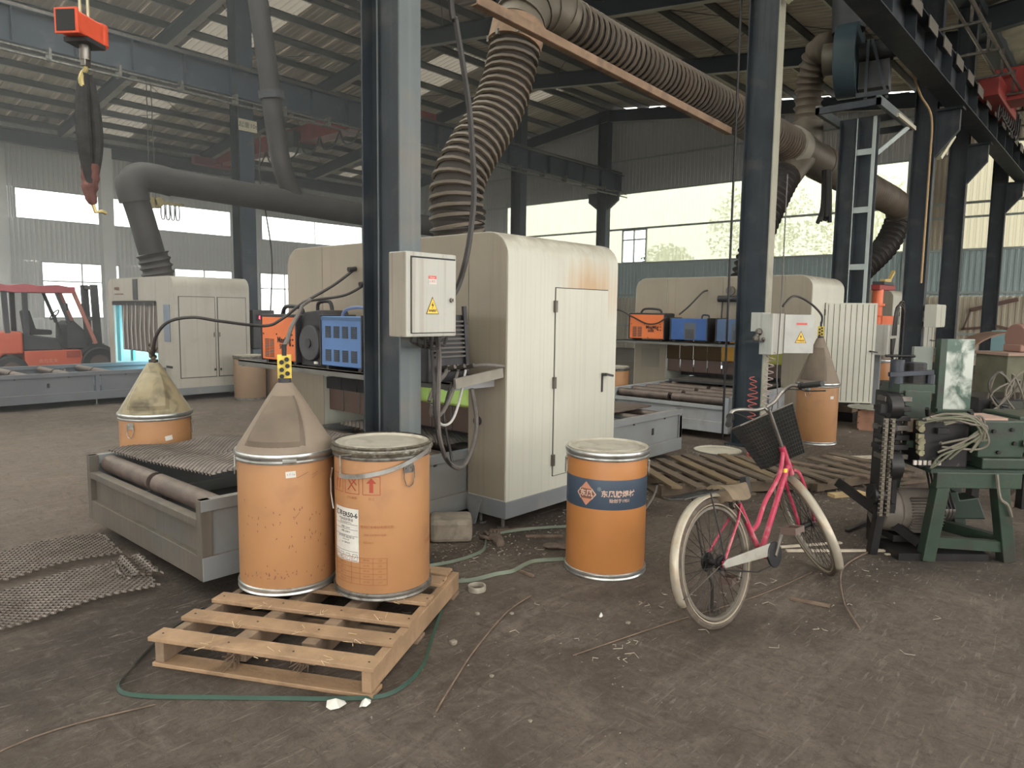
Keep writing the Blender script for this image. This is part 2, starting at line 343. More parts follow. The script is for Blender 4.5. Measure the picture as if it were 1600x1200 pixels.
def box(name, m, parent, *c, world=False, bevel=0, **k): return MB().box(*c).build(name, m, parent, world=world, bevel=bevel, **k)
def copy_tree(o, parent=None, label=None, loc=None, rz=None):
    c = o.copy(); COL.objects.link(c)
    if parent: c.parent = parent
    if label: c['label'] = label
    if loc is not None: c.location = loc
    if rz is not None: c.rotation_euler = (0, 0, rz)
    for ch in o.children: copy_tree(ch, c)
    return c
def smooth_path(pts, k=6):
    P = [Vector(p) for p in pts]; out = []
    for i in range(len(P)-1):
        p0 = P[max(i-1, 0)]; p1 = P[i]; p2 = P[i+1]; p3 = P[min(i+2, len(P)-1)]
        for j in range(k):
            t = j/k; out.append(.5*((2*p1)+(p2-p0)*t+(2*p0-5*p1+4*p2-p3)*t*t+(3*p1-p0-3*p2+p3)*t**3))
    out.append(P[-1]); return out
def cable(name, label, pts, r, m, k=7, cat='cable', group=None, n=7, parent=None, world=True):
    mb = MB().tube(smooth_path(pts, k), r, n)
    return mb.build(name, m, parent, world=world, smooth=True, label=label, cat=cat if parent is None else None, group=group)
def resample(pts, step):
    P = smooth_path(pts, 16); out = [P[0]]; acc = 0
    for a, b in zip(P, P[1:]):
        d = (b-a).length
        while acc+d >= step:
            t = (step-acc)/d; a = a+(b-a)*t; out.append(a.copy()); d = (b-a).length; acc = 0
        acc += d
    return out
def flex(pts, r, pitch=.07, amp=.016, n=18, r2=None):
    P = resample(pts, pitch/3); N = len(P); r2 = r2 or r
    rr = [r+(r2-r)*i/N+(amp if i % 3 == 0 else (-amp*1.1 if i % 3 == 1 else -amp*.9)) for i in range(N)]
    return MB().tube(P, rr, n)
def helix(pts, r, pitch, r2=None, wr=.013, n=16):
    P = resample(pts, pitch/n); N = len(P); r2 = r2 or r; out = []; px = None
    for i, p in enumerate(P):
        t = (P[min(i+1, N-1)]-P[max(i-1, 0)]).normalized()
        x = frame(t)[0] if px is None else (px-t*px.dot(t)).normalized(); px = x; y = t.cross(x); a = 2*PI*i/n; q = r+(r2-r)*i/N
        out.append(p+x*math.cos(a)*q+y*math.sin(a)*q)
    return MB().tube(out, wr, 5)
FONT = {}
def text_mesh(body, size, bold=.0):
    cu = bpy.data.curves.new('lettering', 'FONT'); cu.body = body; cu.size = size; cu.align_x = 'CENTER'; cu.align_y = 'CENTER'; cu.offset = bold; cu.resolution_u = 3
    o = bpy.data.objects.new('lettering_tmp', cu); COL.objects.link(o)
    dg = bpy.context.evaluated_depsgraph_get(); dg.update()
    me = o.evaluated_get(dg).to_mesh(); vs = [tuple(v.co) for v in me.vertices]; fs = [tuple(p.vertices) for p in me.polygons]
    o.evaluated_get(dg).to_mesh_clear(); bpy.data.objects.remove(o); bpy.data.curves.remove(cu); return vs, fs
def flat_text(body, size, m, parent, org, right, up, name='lettering', bold=0, off=.002):
    """text lying on a plane through org (root-local), reading along right"""
    vs, fs = text_mesh(body, size, bold); right = Vector(right); up = Vector(up); nrm = right.cross(up)
    mb = MB(); mb.add([Vector(org)+right*v[0]+up*v[1]+nrm*off for v in vs], fs); return mb.build(name, m, parent)
def cyl_shape(vs, fs, r, th0, z0, m, parent, name='lettering', off=.0015):
    mb = MB(); mb.add([((r+off)*math.cos(th0+x/r), (r+off)*math.sin(th0+x/r), z0+y) for x, y, *_ in vs], fs); return mb.build(name, m, parent)
def cyl_text(body, size, r, th0, z0, m, parent, bold=0, name='lettering', sx=1, off=.0015):
    vs, fs = text_mesh(body, size, bold); return cyl_shape([(v[0]*sx, v[1]) for v in vs], fs, r, th0, z0, m, parent, name, off)
def cyl_convex(poly, r, th0, z0, m, parent, name='printed_emblem', off=.0015, n=16):
    xs = [p[0] for p in poly]; x0, x1 = min(xs), max(xs); vs = []
    for i in range(n+1):
        x = x0+(x1-x0)*(i+1e-4)/(n+2e-4); ys = []
        for (a, b), (c, d) in zip(poly, poly[1:]+poly[:1]):
            if (a-x)*(c-x) <= 0 and abs(a-c) > 1e-9: ys.append(b+(d-b)*(x-a)/(c-a))
        vs += [(x, min(ys)), (x, max(ys))]
    return cyl_shape(vs, [(2*i, 2*i+2, 2*i+3, 2*i+1) for i in range(n)], r, th0, z0, m, parent, name, off)
def cyl_patch(r, th0, z0, w, h, m, parent, name='sticker', off=.001, rot=0, n=10):
    vs = []; 
    for j in (0, 1):
        for i in range(n+1):
            x = -w/2+w*i/n; y = (-h/2 if j == 0 else h/2); vs.append((x*math.cos(rot)-y*math.sin(rot), x*math.sin(rot)+y*math.cos(rot)))
    return cyl_shape(vs, [(i, i+1, n+2+i, n+1+i) for i in range(n)], r, th0, z0, m, parent, name, off)
def cyl_lines(segs, t, r, th0, z0, m, parent, name='printed_lines', off=.0015):
    mbv = []; mbf = []
    for (x0, y0, x1, y1) in segs:
        d = Vector((x1-x0, y1-y0)); L = d.length; d /= L; p = Vector((-d.y, d.x))*t/2; k = max(1, int(abs(x1-x0)/.02)); b = len(mbv)
        for i in range(k+1):
            q = Vector((x0, y0))+d*L*i/k; mbv += [(q.x+p.x, q.y+p.y), (q.x-p.x, q.y-p.y)]
        mbf += [(b+2*i, b+2*i+1, b+2*i+3, b+2*i+2) for i in range(k)]
    return cyl_shape(mbv, mbf, r, th0, z0, m, parent, name, off)

# ================================================================== SETTING
XE, YL, YR = 28.0, 34.0, 18.7
def roof_z(y): return 10.85-.125*abs(y-YR)
floor = MB(); floor.add([(-9, -16, 0), (30, -16, 0), (30, 36, 0), (-9, 36, 0)], [(0, 1, 2, 3)])
FL = floor.build('floor', FLOOR_M, kind='structure', label='dark brown packed dirt and dust workshop floor')
gm = mat('outside_ground', (.25, .25, .2), .9)
MB().box(-60, -60, -.3, 90, 90, -.12).build('ground_outside', gm, kind='structure')
# ribbed unit panel: x 0..1 (x .9 m), z 0..1, facing -Y
def rib_panel(nr=5, d=.022):
    pts = [(0, 0)]
    for i in range(nr):
        c = (i+.5)/nr; w = .5/nr*.36
        pts += [(c-w*1.5, 0), (c-w, -d), (c+w, -d), (c+w*1.5, 0)]
    pts.append((1, 0)); n = len(pts)
    vs = [(x, y, z) for z in (0, 1) for x, y in pts]
    return vs, [(i, i+1, n+i+1, n+i) for i in range(n-1)]
PM = {}
def panel_mesh(m):
    if m.name not in PM:
        me = bpy.data.meshes.new('wall_panel'); v, f = rib_panel(); me.from_pydata(v, [], f); me.materials.append(m); PM[m.name] = me
    return PM[m.name]
def run(parent, wall, a, b, z0, z1, m, name='wall_panel', w=.9, top=None):
    n = max(1, round(abs(b-a)/w)); s = (b-a)/n
    for i in range(n):
        o = bpy.data.objects.new(name, panel_mesh(m)); COL.objects.link(o); o.parent = parent
        t = a+s*i; zt = z1 if top is None else min(top(t), top(t+s))-.02
        if zt <= z0+.01: continue
        if wall == 'L': o.location = (t, YL, z0); o.scale = (s, 1, zt-z0)
        elif wall == 'E': o.location = (XE, t+s, z0); o.rotation_euler = (0, 0, -PI/2); o.scale = (s, 1, zt-z0)
wallL = MB().box(-8, YL+.03, 0, 28, YL+.09, .35).build('wall_left', wall_white, kind='structure')
wallL.location = (0, 0, 0); wallL.data.transform(Matrix.Translation((10, YL+.06, 0)))
run(wallL, 'L', -8, 28, 0.0, 1.08, wall_white)
lw = [(3.8, 6.8), (9.15, 12.15), (14.5, 17.35), (18.8, 21.6), (23.6, 26.4)]
uw = [(-1.0, 7.95), (8.36, 17.33), (18.95, 25.2)]
def piers(ws, a, b, z0, z1, m):
    cur = a
    for w0, w1 in ws: run(wallL, 'L', cur, w0, z0, z1, m); cur = w1
    run(wallL, 'L', cur, b, z0, z1, m)
piers(lw, -8, 28, 1.08, 3.42, wall_white)
run(wallL, 'L', -8, 28, 3.42, 5.08, wall_white)
piers(uw, -8, 28, 5.08, 6.3, wall_white)
run(wallL, 'L', -8, 28, 6.3, 8.95, wall_white)
WN = [0]
def window(wall, a, b, z0, z1, mull=(), trans=(), t=.05, panes=True, lab=None):
    WN[0] += 1; nm = 'window_%d' % WN[0]
    X = Matrix.Identity(4) if wall == 'L' else (Matrix.Translation((XE, 0, 0)) @ Matrix.Rotation(-PI/2, 4, 'Z'))
    if wall == 'L': X = Matrix.Translation((0, YL, 0))
    else: a, b = -b, -a
    mb = MB()
    for x in [a+t/2, b-t/2]+[m if wall == 'L' else -m for m in mull]: mb.box(x-t/2, -.04, z0, x+t/2, .05, z1)
    for z in [z0+t/2, z1-t/2]+list(trans): mb.box(a, -.035, z-t/2, b, .045, z+t/2)
    fr = mb.build(nm, alu, kind='structure', xf=X, label=lab)
    xs = sorted([a, b]+[m if wall == 'L' else -m for m in mull]); zs = sorted([z0, z1]+list(trans))
    off = fr.location.copy()
    if panes:
        for x0, x1 in zip(xs, xs[1:]):
            for q0, q1 in zip(zs, zs[1:]):
                mb = MB().box(x0+.01, .0, q0+.01, x1-.01, .006, q1-.01)
                p = mb.build('pane', glass, fr, xf=Matrix.Translation(-off) @ X)
    return fr
for a, b in lw: window('L', a, b, 1.08, 3.42, mull=((a+b)/2,), trans=(2.62,))
for a, b in uw:
    k = int((b-a)/3); window('L', a, b, 5.08, 6.3, mull=tuple(a+(b-a)*i/k for i in range(1, k)), t=.035)
# end wall
wallE = MB().box(XE+.03, -14, 0, XE+.09, 34, .3).build('wall_end', wall_beige, kind='structure')
wallE.location = (0, 0, 0); wallE.data.transform(Matrix.Translation((XE+.06, 10, 0)))
run(wallE, 'E', -14, 34, 0, 2.3, wall_beige)
run(wallE, 'E', -14, 25.3, 2.3, 3.85, wall_teal)
run(wallE, 'E', 25.3, 34, 2.3, 9.2, wall_grey, top=lambda y: roof_z(y))
run(wallE, 'E', 18.18, 25.3, 3.85, 6.96, poly_sheet, name='translucent_panel')
run(wallE, 'E', 16.9, 18.18, 5.36, 6.96, poly_sheet, name='translucent_panel')
run(wallE, 'E', 6.5, 16.9, 3.85, 6.96, poly_sheet, name='translucent_panel')
run(wallE, 'E', 4.9, 6.5, 3.85, 7.2, wall_beige)
run(wallE, 'E', -6, 4.9, 3.85, 7.2, poly_dull, name='translucent_panel')
run(wallE, 'E', 4.9, 25.3, 6.96, 12, wall_grey, top=roof_z)
run(wallE, 'E', -14, 4.9, 7.2, 10.2, wall_beige)
window('E', 16.9, 18.18, 3.85, 5.36, mull=(17.55,), trans=(4.9,), t=.06, lab='small opening window with a tree outside')
mb = MB()
for z in (.3, 1.04, 2.42, 3.84, 5.38): mb.box(XE-.09, -14, z-.04, XE-.03, 34, z+.04)
mb.box(XE-.09, -14, 4.88, XE-.03, 6.5, 4.95); mb.box(XE-.09, -14, 7.18, XE-.03, 4.9, 7.26); mb.box(XE-.09, 4.9, 6.94, XE-.03, 34, 7.0); mb.box(XE-.09, 4.9, 8.4, XE-.03, 30, 8.46)
g_ = mb.build('girt', girt_m, wallE)
mb = MB()
for y in (3.9, 6.5, 12.4, 25.3): mb.box(XE-.06, y-.05, 0, XE-.02, y+.05, 7.2)
mb.build('girt_post', girt_m, wallE)
# walls and roof edge outside the frame (right side and behind the camera)
mb = MB().box(-8, -14.1, 0, 28, -14, 1.1); mb.box(-8, -14.1, 5.6, 28, -14, 8.2)
for i in range(7): mb.box(-8+i*6-.2, -14.1, 1.1, -8+i*6+.2, -14, 5.6)
mb.build('wall_right', wall_beige, kind='structure')
mb = MB().box(-8.1, -14, 0, -8, -9, 9); mb.box(-8.1, -9, 5, -8, 1, 9); mb.box(-8.1, 1, 0, -8, 34, 1.2); mb.box(-8.1, 1, 3.4, -8, 34, 11)
for i in range(8): mb.box(-8.1, 1+i*4.6, 1.2, -8, 3.2+i*4.6, 3.4)
mb.build('wall_front', wall_white, kind='structure')

# ceiling: ribbed sheets on purlins on rafters
pale_lip = mat('pale_primer_edge', (.40, .38, .33), .6, 0, .2, 2)
CE = MB().box(-8, YR-.25, roof_z(YR)+.02, 28, YR+.25, roof_z(YR)+.06).build('ceiling', roof_m, kind='structure', label='pitched sheet roof on dark purlins and rafters')
CE.location = (0, 0, 0); CE.data.transform(Matrix.Translation((10, YR, roof_z(YR)+.02)))
ang = math.atan(.125)
def roof_mesh(m):
    me = bpy.data.meshes.new('roof_sheet'); v, f = rib_panel(4, .03); me.from_pydata(v, [], f); me.materials.append(m); return me
added_clear_sheet = translucent('added_clear_roof_sheet', (.6, .6, .58), (.80, .79, .75), .45)  # added sheet for roof areas out of view, brightens the floor
rm1, rm2, rm3 = roof_mesh(roof_m), roof_mesh(poly_roof), roof_mesh(added_clear_sheet)
for i in range(40):
    x = -8+.9*i
    for sgn, L in ((1, 15.4), (-1, 15.4)):
        me = rm2 if (i in (14, 21, 22, 29, 30, 35) and sgn > 0) else (rm3 if (x < (3.6 if sgn > 0 else 8) and i % 3) else rm1)
        o = bpy.data.objects.new('roof_sheet', me); COL.objects.link(o); o.parent = CE
        Lx = L/math.cos(ang)
        # local x -> world x, local z -> down slope, local -y (ribs) -> downwards
        if sgn > 0: Mx = Matrix(((1, 0, 0, x), (0, math.sin(ang), math.cos(ang), YR), (0, math.cos(ang), -math.sin(ang), roof_z(YR)), (0, 0, 0, 1)))
        else: Mx = Matrix(((1, 0, 0, x), (0, -math.sin(ang), -math.cos(ang), YR), (0, math.cos(ang), -math.sin(ang), roof_z(YR)), (0, 0, 0, 1)))
        o.matrix_world = Mx @ Matrix.Diagonal((.91, 1, Lx, 1))
for k in range(12):
    for sgn in (1, -1):
        y = YR+sgn*(.35+k*1.34); z = roof_z(y)-.13
        if not 3.2 < y < 34: continue
        mb = MB(); up = Vector((0, sgn*math.sin(ang), math.cos(ang)))
        mb.bar((-8, y, z), (28, y, z), .012, .20, up); c = Vector((0, 0, z))
        mb.bar((-8, y-.03, z+.095), (28, y-.03, z+.095), .065, .012, up); mb.bar((-8, y+.03, z-.095), (28, y+.03, z-.095), .065, .012, up)
        pl_ = mb.build('purlin', purlin_m, CE)
        MB().bar((-8, y+.03, z-.108), (28, y+.03, z-.108), .065, .006, up).build('bottom_lip', pale_lip, pl_)
FRX = (-1.6, 4.15, 9.9, 15.75, 21.4, 27.3)
for x in FRX:
    for y1 in (3.35, 33.6):
        z0 = roof_z(YR)-.26-.25; z1 = roof_z(y1)-.26-.25
        rf_ = MB().h((x, YR, z0), (x, y1, z1), .5, .2, .014).build('rafter', rafter_m, CE); MB().bar((x, YR, z0-.254), (x, y1, z1-.254), .2, .008).build('bottom_flange', pale_lip, rf_)
mb = MB()
for x0, x1 in ((9.9, 15.75), (15.75, 21.4)):
    for (ya, yb) in ((20, 26), (26, 32), (5, 11), (11, 17)):
        mb.cyl((x0, ya, roof_z(ya)-.36), (x1, yb, roof_z(yb)-.36), .012, n=6); mb.cyl((x1, ya, roof_z(ya)-.36), (x0, yb, roof_z(yb)-.36), .012, n=6)
mb.build('bracing_rod', purlin_m, CE)
for x in FRX[1:5]:
    for y in (24.5, 29.8):
        mb = MB(); mb.bar((x+.1, y, roof_z(y)-.62), (x+1.75, y, roof_z(y)-.62), .16, .2); mb.build('roof_strut', mat('pale_blue_grey_strut', (.22, .235, .27), .5), CE)
# right bay: foil-lined roof
def rz2(y): return 8.7+.10*(3.3-y)
mb = MB(); nx, ny = 120, 60; vs = []
for j in range(ny+1):
    for i in range(nx+1):
        x = -8+36*i/nx; y = 3.3-17.3*j/ny; s1 = abs(math.sin(x/1.5*PI)); s2 = abs(math.sin((y+.4)/1.45*PI))
        vs.append((x, y, rz2(y)-.16*s2+.03*math.sin(x*5+y*3)*s2+.02*R_.uniform(-1, 1)))
RL = lambda i, j: (i % 12) in (5, 6, 7, 8) and i < 62 and j > 6  # strips added in the unseen part of this roof to let more light down
mb.add(vs, [(j*(nx+1)+i, (j+1)*(nx+1)+i, (j+1)*(nx+1)+i+1, j*(nx+1)+i+1) for j in range(ny) for i in range(nx) if not RL(i, j)])
ml = MB().add(vs, [(j*(nx+1)+i, (j+1)*(nx+1)+i, (j+1)*(nx+1)+i+1, j*(nx+1)+i+1) for j in range(ny) for i in range(nx) if RL(i, j)])
ml.build('added_roof_light', added_clear_sheet, CE)
C2 = mb.build('ceiling_insulation', insul_m, CE, smooth=True, label='sagging dusty foil insulation')
for k in range(12):
    y = 3.0-k*1.45; z = rz2(y)-.02
    MB().box(-8, y-.025, z-.03, 28, y+.025, z).build('purlin', rafter_m, CE)
for x in (3.5, 9.5, 15.5, 19.6, 25.5):
    MB().h((x, 3.3, rz2(3.3)-.45), (x, -14, rz2(-14)-.45), .55, .22, .014).build('rafter', rafter_m, CE)
MB().box(-8, 3.18, 8.35, 28, 3.62, 8.75).build('valley_gutter', rafter_m, CE)

# ------------------------------------------------------------------ columns and runway beams
def h_column(x, y, z1, label, m_side=steel_blue, m_face=steel_face, w=.16, d=.37, group=None, z0=0.0, bracket=None):
    """H section: flanges face -Y / +Y; x,y = centre of the near flange"""
    t = thing('steel_column', label, 'column', (x, y+d/2, 0), group=group)
    MB().box(-w/2, -d/2, z0, w/2, -d/2+.014, z1).build('near_flange', m_face, t)
    MB().box(-w/2, d/2-.014, z0, w/2, d/2, z1).build('far_flange', m_side, t)
    MB().box(-.006, -d/2+.014, z0, .006, d/2-.014, z1).build('web', m_side, t)
    MB().box(-w/2-.06, -d/2-.05, 0, w/2+.06, d/2+.05, .022).build('base_plate', m_side, t)
    if bracket:
        for s, zb in bracket:
            mb = MB(); y0 = s*d/2; y1 = s*(d/2+.55)
            poly = [(y0, zb), (y1, zb), (y1, zb-.35), (y0, zb-.75)]
            if s < 0: poly = poly[::-1]
            mb.prism(poly, 'x', -.06, .06); mb.box(-.13, min(y0, y1), zb, .13, max(y0, y1), zb+.03)
            mb.build('crane_bracket', m_side, t)
    return t
c1 = h_column(2.84, 3.35, 8.5, 'large dark blue-grey steel column behind the two drums on the pallet')
MB().tube([(-.02, .10, 0), (-.02, .10, 3), (-.02, .10, 8.4)], .006, 6).build('conduit', steel_face, c1)
c2 = h_column(8.42, 3.38, 8.5, 'dark steel column behind the bicycle basket with coiled hose hanging from it', m_face=mat('lit_cream_flange', (.30, .285, .22), .55, 0, .12, 2, ((.2, .18, .14), .4, 3)))  # side light on the near flange put into a cream colour
c4 = h_column(15.3, 3.15, 8.5, 'dark steel column right of the batten-laced column, carrying the crane girder', w=.18, m_face=steel_blue)
c5 = h_column(18.75, 3.2, 8.5, 'rightmost dark steel column, in front of the beige end wall', w=.2, m_face=steel_blue)
c6 = h_column(24.6, 3.2, 8.5, 'far dark steel column beneath the end of the crane girder', w=.2, m_face=steel_blue)
for t in (c4, c5, c6):
    mb = MB().prism([(-.185, 5.35), (-.55, 5.35), (-.55, 5.0), (-.185, 4.55)], 'x', -.06, .06); mb.box(-.14, -.6, 5.35, .14, -.185, 5.39)
    mb.build('crane_bracket', steel_blue, t)
for x, l in ((9.95, 'centre-row column left of the big column, in front of the left wall windows'), (15.75, 'centre-row column hidden behind the big near column'),
             (21.4, 'centre-row column beyond the ribbed riser duct'), (27.25, 'farthest centre-row column with a crane bracket on each side')):
    t = h_column(x, YR-.2, roof_z(YR)-.3, l, w=.42 if x < 12 else .36, d=.5, bracket=((-1, 6.95), (1, 6.95)) if x > 25 else None, m_face=beam_blue)
for x, y, l in ((7.7, 33.2, 'pale column against the left wall at the picture edge'), (10.4, 30.0, 'slim grey column above the left cabin, in front of the long window')):
    h_column(x, y, 7.6, l, m_side=wall_grey, m_face=wall_white, w=.42, d=.4)
t = thing('laced_column', 'dark laced column with pale battens carrying the fan platform', 'column', (12.4, 3.62, 0))
MB().h((0, .16, 0), (0, .16, 4.72), .26, .26, .014, up=(0, 1, 0)).build('main_post', steel_blue, t)
MB().box(-.10, -.25, 0, -.08, -.20, 4.72).box(-.13, .02, 0, -.105, .045, 4.72).build('angle_post', girt_m, t)
MB().box(.07, -.25, 0, .09, .03, 4.72).build('back_plate', steel_blue, t)
for i in range(5): MB().box(-.09, -.22, .55+i*.90, -.075, .04, .64+i*.90).build('batten', girt_m, t)
def beam(name, label, p0, p1, d, w, m, cat='beam', n=0, rail=True):
    t = thing(name, label, cat, ((p0[0]+p1[0])/2, p0[1], 0))
    MB().h(p0, p1, d, w, .02).build('girder_section', m, t, world=True)
    for i in range(n):
        x = p0[0]+(p1[0]-p0[0])*(i+.5)/n; z = p0[2]+(p1[2]-p0[2])*(i+.5)/n; MB().box(x-.006, p0[1]-w/2, z-d/2+.02, x+.006, p0[1]+w/2, z+d/2-.02).build('stiffener', m, t, world=True)
    if rail: MB().box(p0[0], p0[1]-.03, p0[2]+d/2, p1[0], p0[1]+.03, p0[2]+d/2+.07).build('crane_rail', chrome_d, t, world=True)
    return t
beam('runway_beam', 'long dark blue runway beam along the centre columns, passing behind the hanging crane scale', (-8, 18.3, 7.5), (28, 18.3, 7.42), .74, .3, beam_blue, n=30)
t = beam('runway_beam', 'far runway beam along the left wall above the long window', (-8, 33.0, 8.05), (28, 33.0, 8.05), .5, .3, beam_blue, n=0)
mb = MB()
for (a, b) in (((-8, 18.05, 7.02), (28, 18.05, 6.95)), ((-8, 18.0, 6.88), (28, 18.0, 6.8))): mb.tube([a, b], .03, 6)
for i in range(24): mb.box(-6+i*1.4, 17.95, 6.85, -5.95+i*1.4, 18.2, 7.1)
mb.build('conductor_rail', galv_d, tag(thing('conductor_rails', 'pale conductor rails slung under the centre runway beam', 'rail', (10, 18, 0))), world=True)
# right crane girder (big, dark) with plates
t = thing('crane_girder', 'heavy dark crane girder with a light toothed edge, upper right', 'girder', (18, 3.0, 0))
MB().h((6, 2.85, 5.68), (28, 2.85, 5.66), .56, .34, .02).build('girder_section', steel_blue, t, world=True)
for i in range(18): x = 6.6+i*1.2; MB().box(x-.01, 2.69, 5.42, x+.01, 3.01, 5.92).build('stiffener', steel_blue, t, world=True)
for i in range(20): x = 8+i*1.0; MB().box(x, 2.66, 5.78, x+.55, 2.675, 5.96).build('light_plate', mat('dusty_beige_plate', (.14, .125, .105), .7), t, world=True)
MB().box(6, 2.83, 5.96, 28, 2.87, 6.03).build('crane_rail', chrome_d, t, world=True)
mb = MB()
for (a, b) in (((6, 2.5, 6.25), (28, 2.5, 6.2)), ((6, 2.35, 6.45), (28, 2.35, 6.4)), ((6, 2.2, 6.1), (28, 2.2, 6.1))): mb.tube([a, b], .025, 6)
for i in range(15): x = 7+i*1.5; mb.box(x-.02, 2.15, 6.02, x+.02, 2.8, 6.06); mb.box(x-.02, 2.3, 6.04, x+.02, 2.34, 6.5)
mb.build('conductor_rail', chrome_d, t, world=True)
mb = MB()
for i in range(10):
    x = 17.5+i*.28; mb.tube(smooth_path([(x, 2.5, 6.2), (x+.05, 2.55, 5.8-R_.random()*.2), (x+.2, 2.5, 5.75), (x+.28, 2.5, 6.15)], 4), .02, 5)
mb.build('festoon_cable', cable_m, t, world=True)
def crane(x, y0, y1, z, label, h=.75, w=.4):
    t = thing('overhead_crane', label, 'crane', (x, (y0+y1)/2, 0))
    MB().box(x-w/2, y0, z-h/2, x+w/2, y1, z+h/2).build('bridge_girder', red_p, t, world=True, bevel=.02)
    MB().box(x-w/2-.1, y0, z-h/2-.05, x+w/2+.1, y1, z-h/2).build('bottom_flange', red_p, t, world=True)
    for ya in (y0-.1, y1-.25): MB().box(x-1.2, ya, z-h/2-.12, x+1.2, ya+.35, z-h/2+.25).build('end_carriage', red_p, t, world=True, bevel=.02)
    mb = MB().box(x-.55, (y0+y1)/2-.5, z-.55, x+.5, (y0+y1)/2+.5, z+.1)
    mb.build('hoist', fork_dark, t, world=True, bevel=.05); return t
t = crane(16.1, 19.1, 32.6, 8.45, 'red overhead crane bridge in the left bay with looped cables below it', h=.6)
mb = MB()
for i in range(9):
    y = 20+i*1.3; mb.tube(smooth_path([(15.8, y, 8.1), (15.75, y+.3, 7.65), (15.75, y+.65, 7.55), (15.75, y+1., 7.65), (15.8, y+1.3, 8.1)], 4), .035, 5)
mb.build('festoon_cable', cable_m, t, world=True)
crane(17.9, -13.5, 2.68, 6.30, 'red overhead crane bridge at the upper right corner', h=.62, w=.5)
# fluorescent battens and signs
def lamp(label, p0, p1, r=.05):
    t = thing('lamp_fitting', label, 'lamp', p0); MB().bar(p0, p1, .1, .06).build('housing', mat('cream_lamp_housing', (.65, .62, .45), .5), t, world=True)
lamp('cream strip lamp fitting at the top of the column behind the bicycle', (8.36, 3.30, 5.15), (8.5, 3.16, 5.5))
lamp('cream strip lamp fitting on the column at the right, tilted', (15.42, 3.11, 4.55), (15.80, 2.98, 5.0))
sg = MB().box(9.72, 18.475, 6.35, 10.24, 18.498, 6.65).build('number_plate', mat('cream_sign', (.55, .50, .36), .6)); tag(sg, 'small cream capacity plate high on the centre-row column at left', 'sign')
flat_text('起重10t', .16, ink, sg, (0, -.012, .15), (1, 0, 0), (0, 0, 1), off=.004)
b_ = MB().box(13.6, 33.7, 7.2, 16.8, 33.74, 7.58).build('wall_banner', mat('faded_red_banner', (.50, .16, .10), .7)); tag(b_, 'faded red banner strip high on the left wall behind the dark duct', 'banner')

# ================================================================== MACHINES
def bed(label, ox, oy, L, Wd, rows, m_side, m_end, n_pan=4, roller_m=rust_roll, x_lo=0.0):
    """open roller bed, local origin = near left bottom corner; long axis x"""
    t = thing('roller_bed', label, 'machine bed', (ox, oy, 0)); H = .56
    # end wall (-X) : skirt, recessed panel, mid rail, posts
    mb = MB().box(0, 0, .10, .05, Wd, .24); mb.build('end_skirt', m_end, t, bevel=.004)
    MB().box(.035, .06, .24, .045, Wd-.06, .43).build('end_panel', m_end, t)
    MB().box(-.002, .06, .40, .06, Wd-.06, .445).build('end_rail', m_end, t, bevel=.003)
    for y in (0, Wd-.06): MB().box(-.002, y, .10, .06, y+.06, H).build('corner_post', m_end, t, bevel=.003)
    MB().box(L-.05, 0, .10, L, Wd, .48).build('far_end_panel', m_side, t)
    for y in (0, Wd-.06): MB().box(L-.06, y, .10, L, y+.06, H).build('corner_post', m_side, t, bevel=.003)
    # long sides
    for k, (ya, yb, yp) in enumerate(((-.004, .05, .02), (Wd-.05, Wd+.004, Wd-.03))):
        MB().box(0, ya, H-.065, L, yb, H).build('top_rail', m_side, t, bevel=.003)
        MB().box(0, ya, .10, L, yb, .235).build('sill_rail', m_side, t, bevel=.003)
        for i in range(n_pan):
            x0 = L*i/n_pan+.06; x1 = L*(i+1)/n_pan-.06
            p = MB().box(x0, yp, .235, x1, yp+.01, H-.065).build('side_panel', m_side, t)
            if k == 0:
                xm = x0+(x1-x0)*.55
                MB().box(xm, yp-.006, .33, xm+.035, yp, .40).build('latch_slot', dark_in, p)
                for q in (.25, .75): MB().box(x0+(x1-x0)*q, yp-.006, H-.085, x0+(x1-x0)*q+.025, yp, H-.07).build('bolt', dark_in, p)
            if i: MB().box(x0-.09, ya+.003, .235, x0-.03, yb, H-.065).build('side_post', m_side, t)
    MB().box(.05, .05, .14, L-.05, Wd-.05, .15).build('tray', dark_in, t)
    for x in rows:
        for (ya, yb) in ((.07, Wd/2-.03), (Wd/2+.03, Wd-.07)):
            rl = MB().cyl((x, ya, .49), (x, yb, .49), .062, n=18).build('roller', roller_m, t, smooth=True)
            MB().cyl((x, ya-.02, .49), (x, yb+.03, .49), .02, n=8).build('axle', oily, rl)
    for x in (.55, L*.5, L-.6):
        for y in (.1, Wd-.1):
            mb = MB().cyl((x, y, .015), (x, y, .12), .013, n=8).cyl((x, y, 0), (x, y, .015), .04, n=10).bar((x-.03, y, .09), (x-.03, y, .22), .02, .1)
            mb.build('levelling_foot', galv_d, t)
    return t
def rounded_arch(W0, W1, z0, zt, r, oy0, oy1, oz, n=7):
    """U shape outline in (y,z): outer W0..W1, z0..zt with rounded top, opening oy0..oy1 up to oz"""
    p = [(W0, z0), (oy0, z0), (oy0, oz), (oy1, oz), (oy1, z0), (W1, z0)]
    p += [(W1-r+r*math.cos(a), zt-r+r*math.sin(a)) for a in [PI/2*i/n for i in range(n+1)]]
    p += [(W0+r+r*math.cos(a), zt-r+r*math.sin(a)) for a in [PI/2+PI/2*i/n for i in range(n+1)]]
    return p
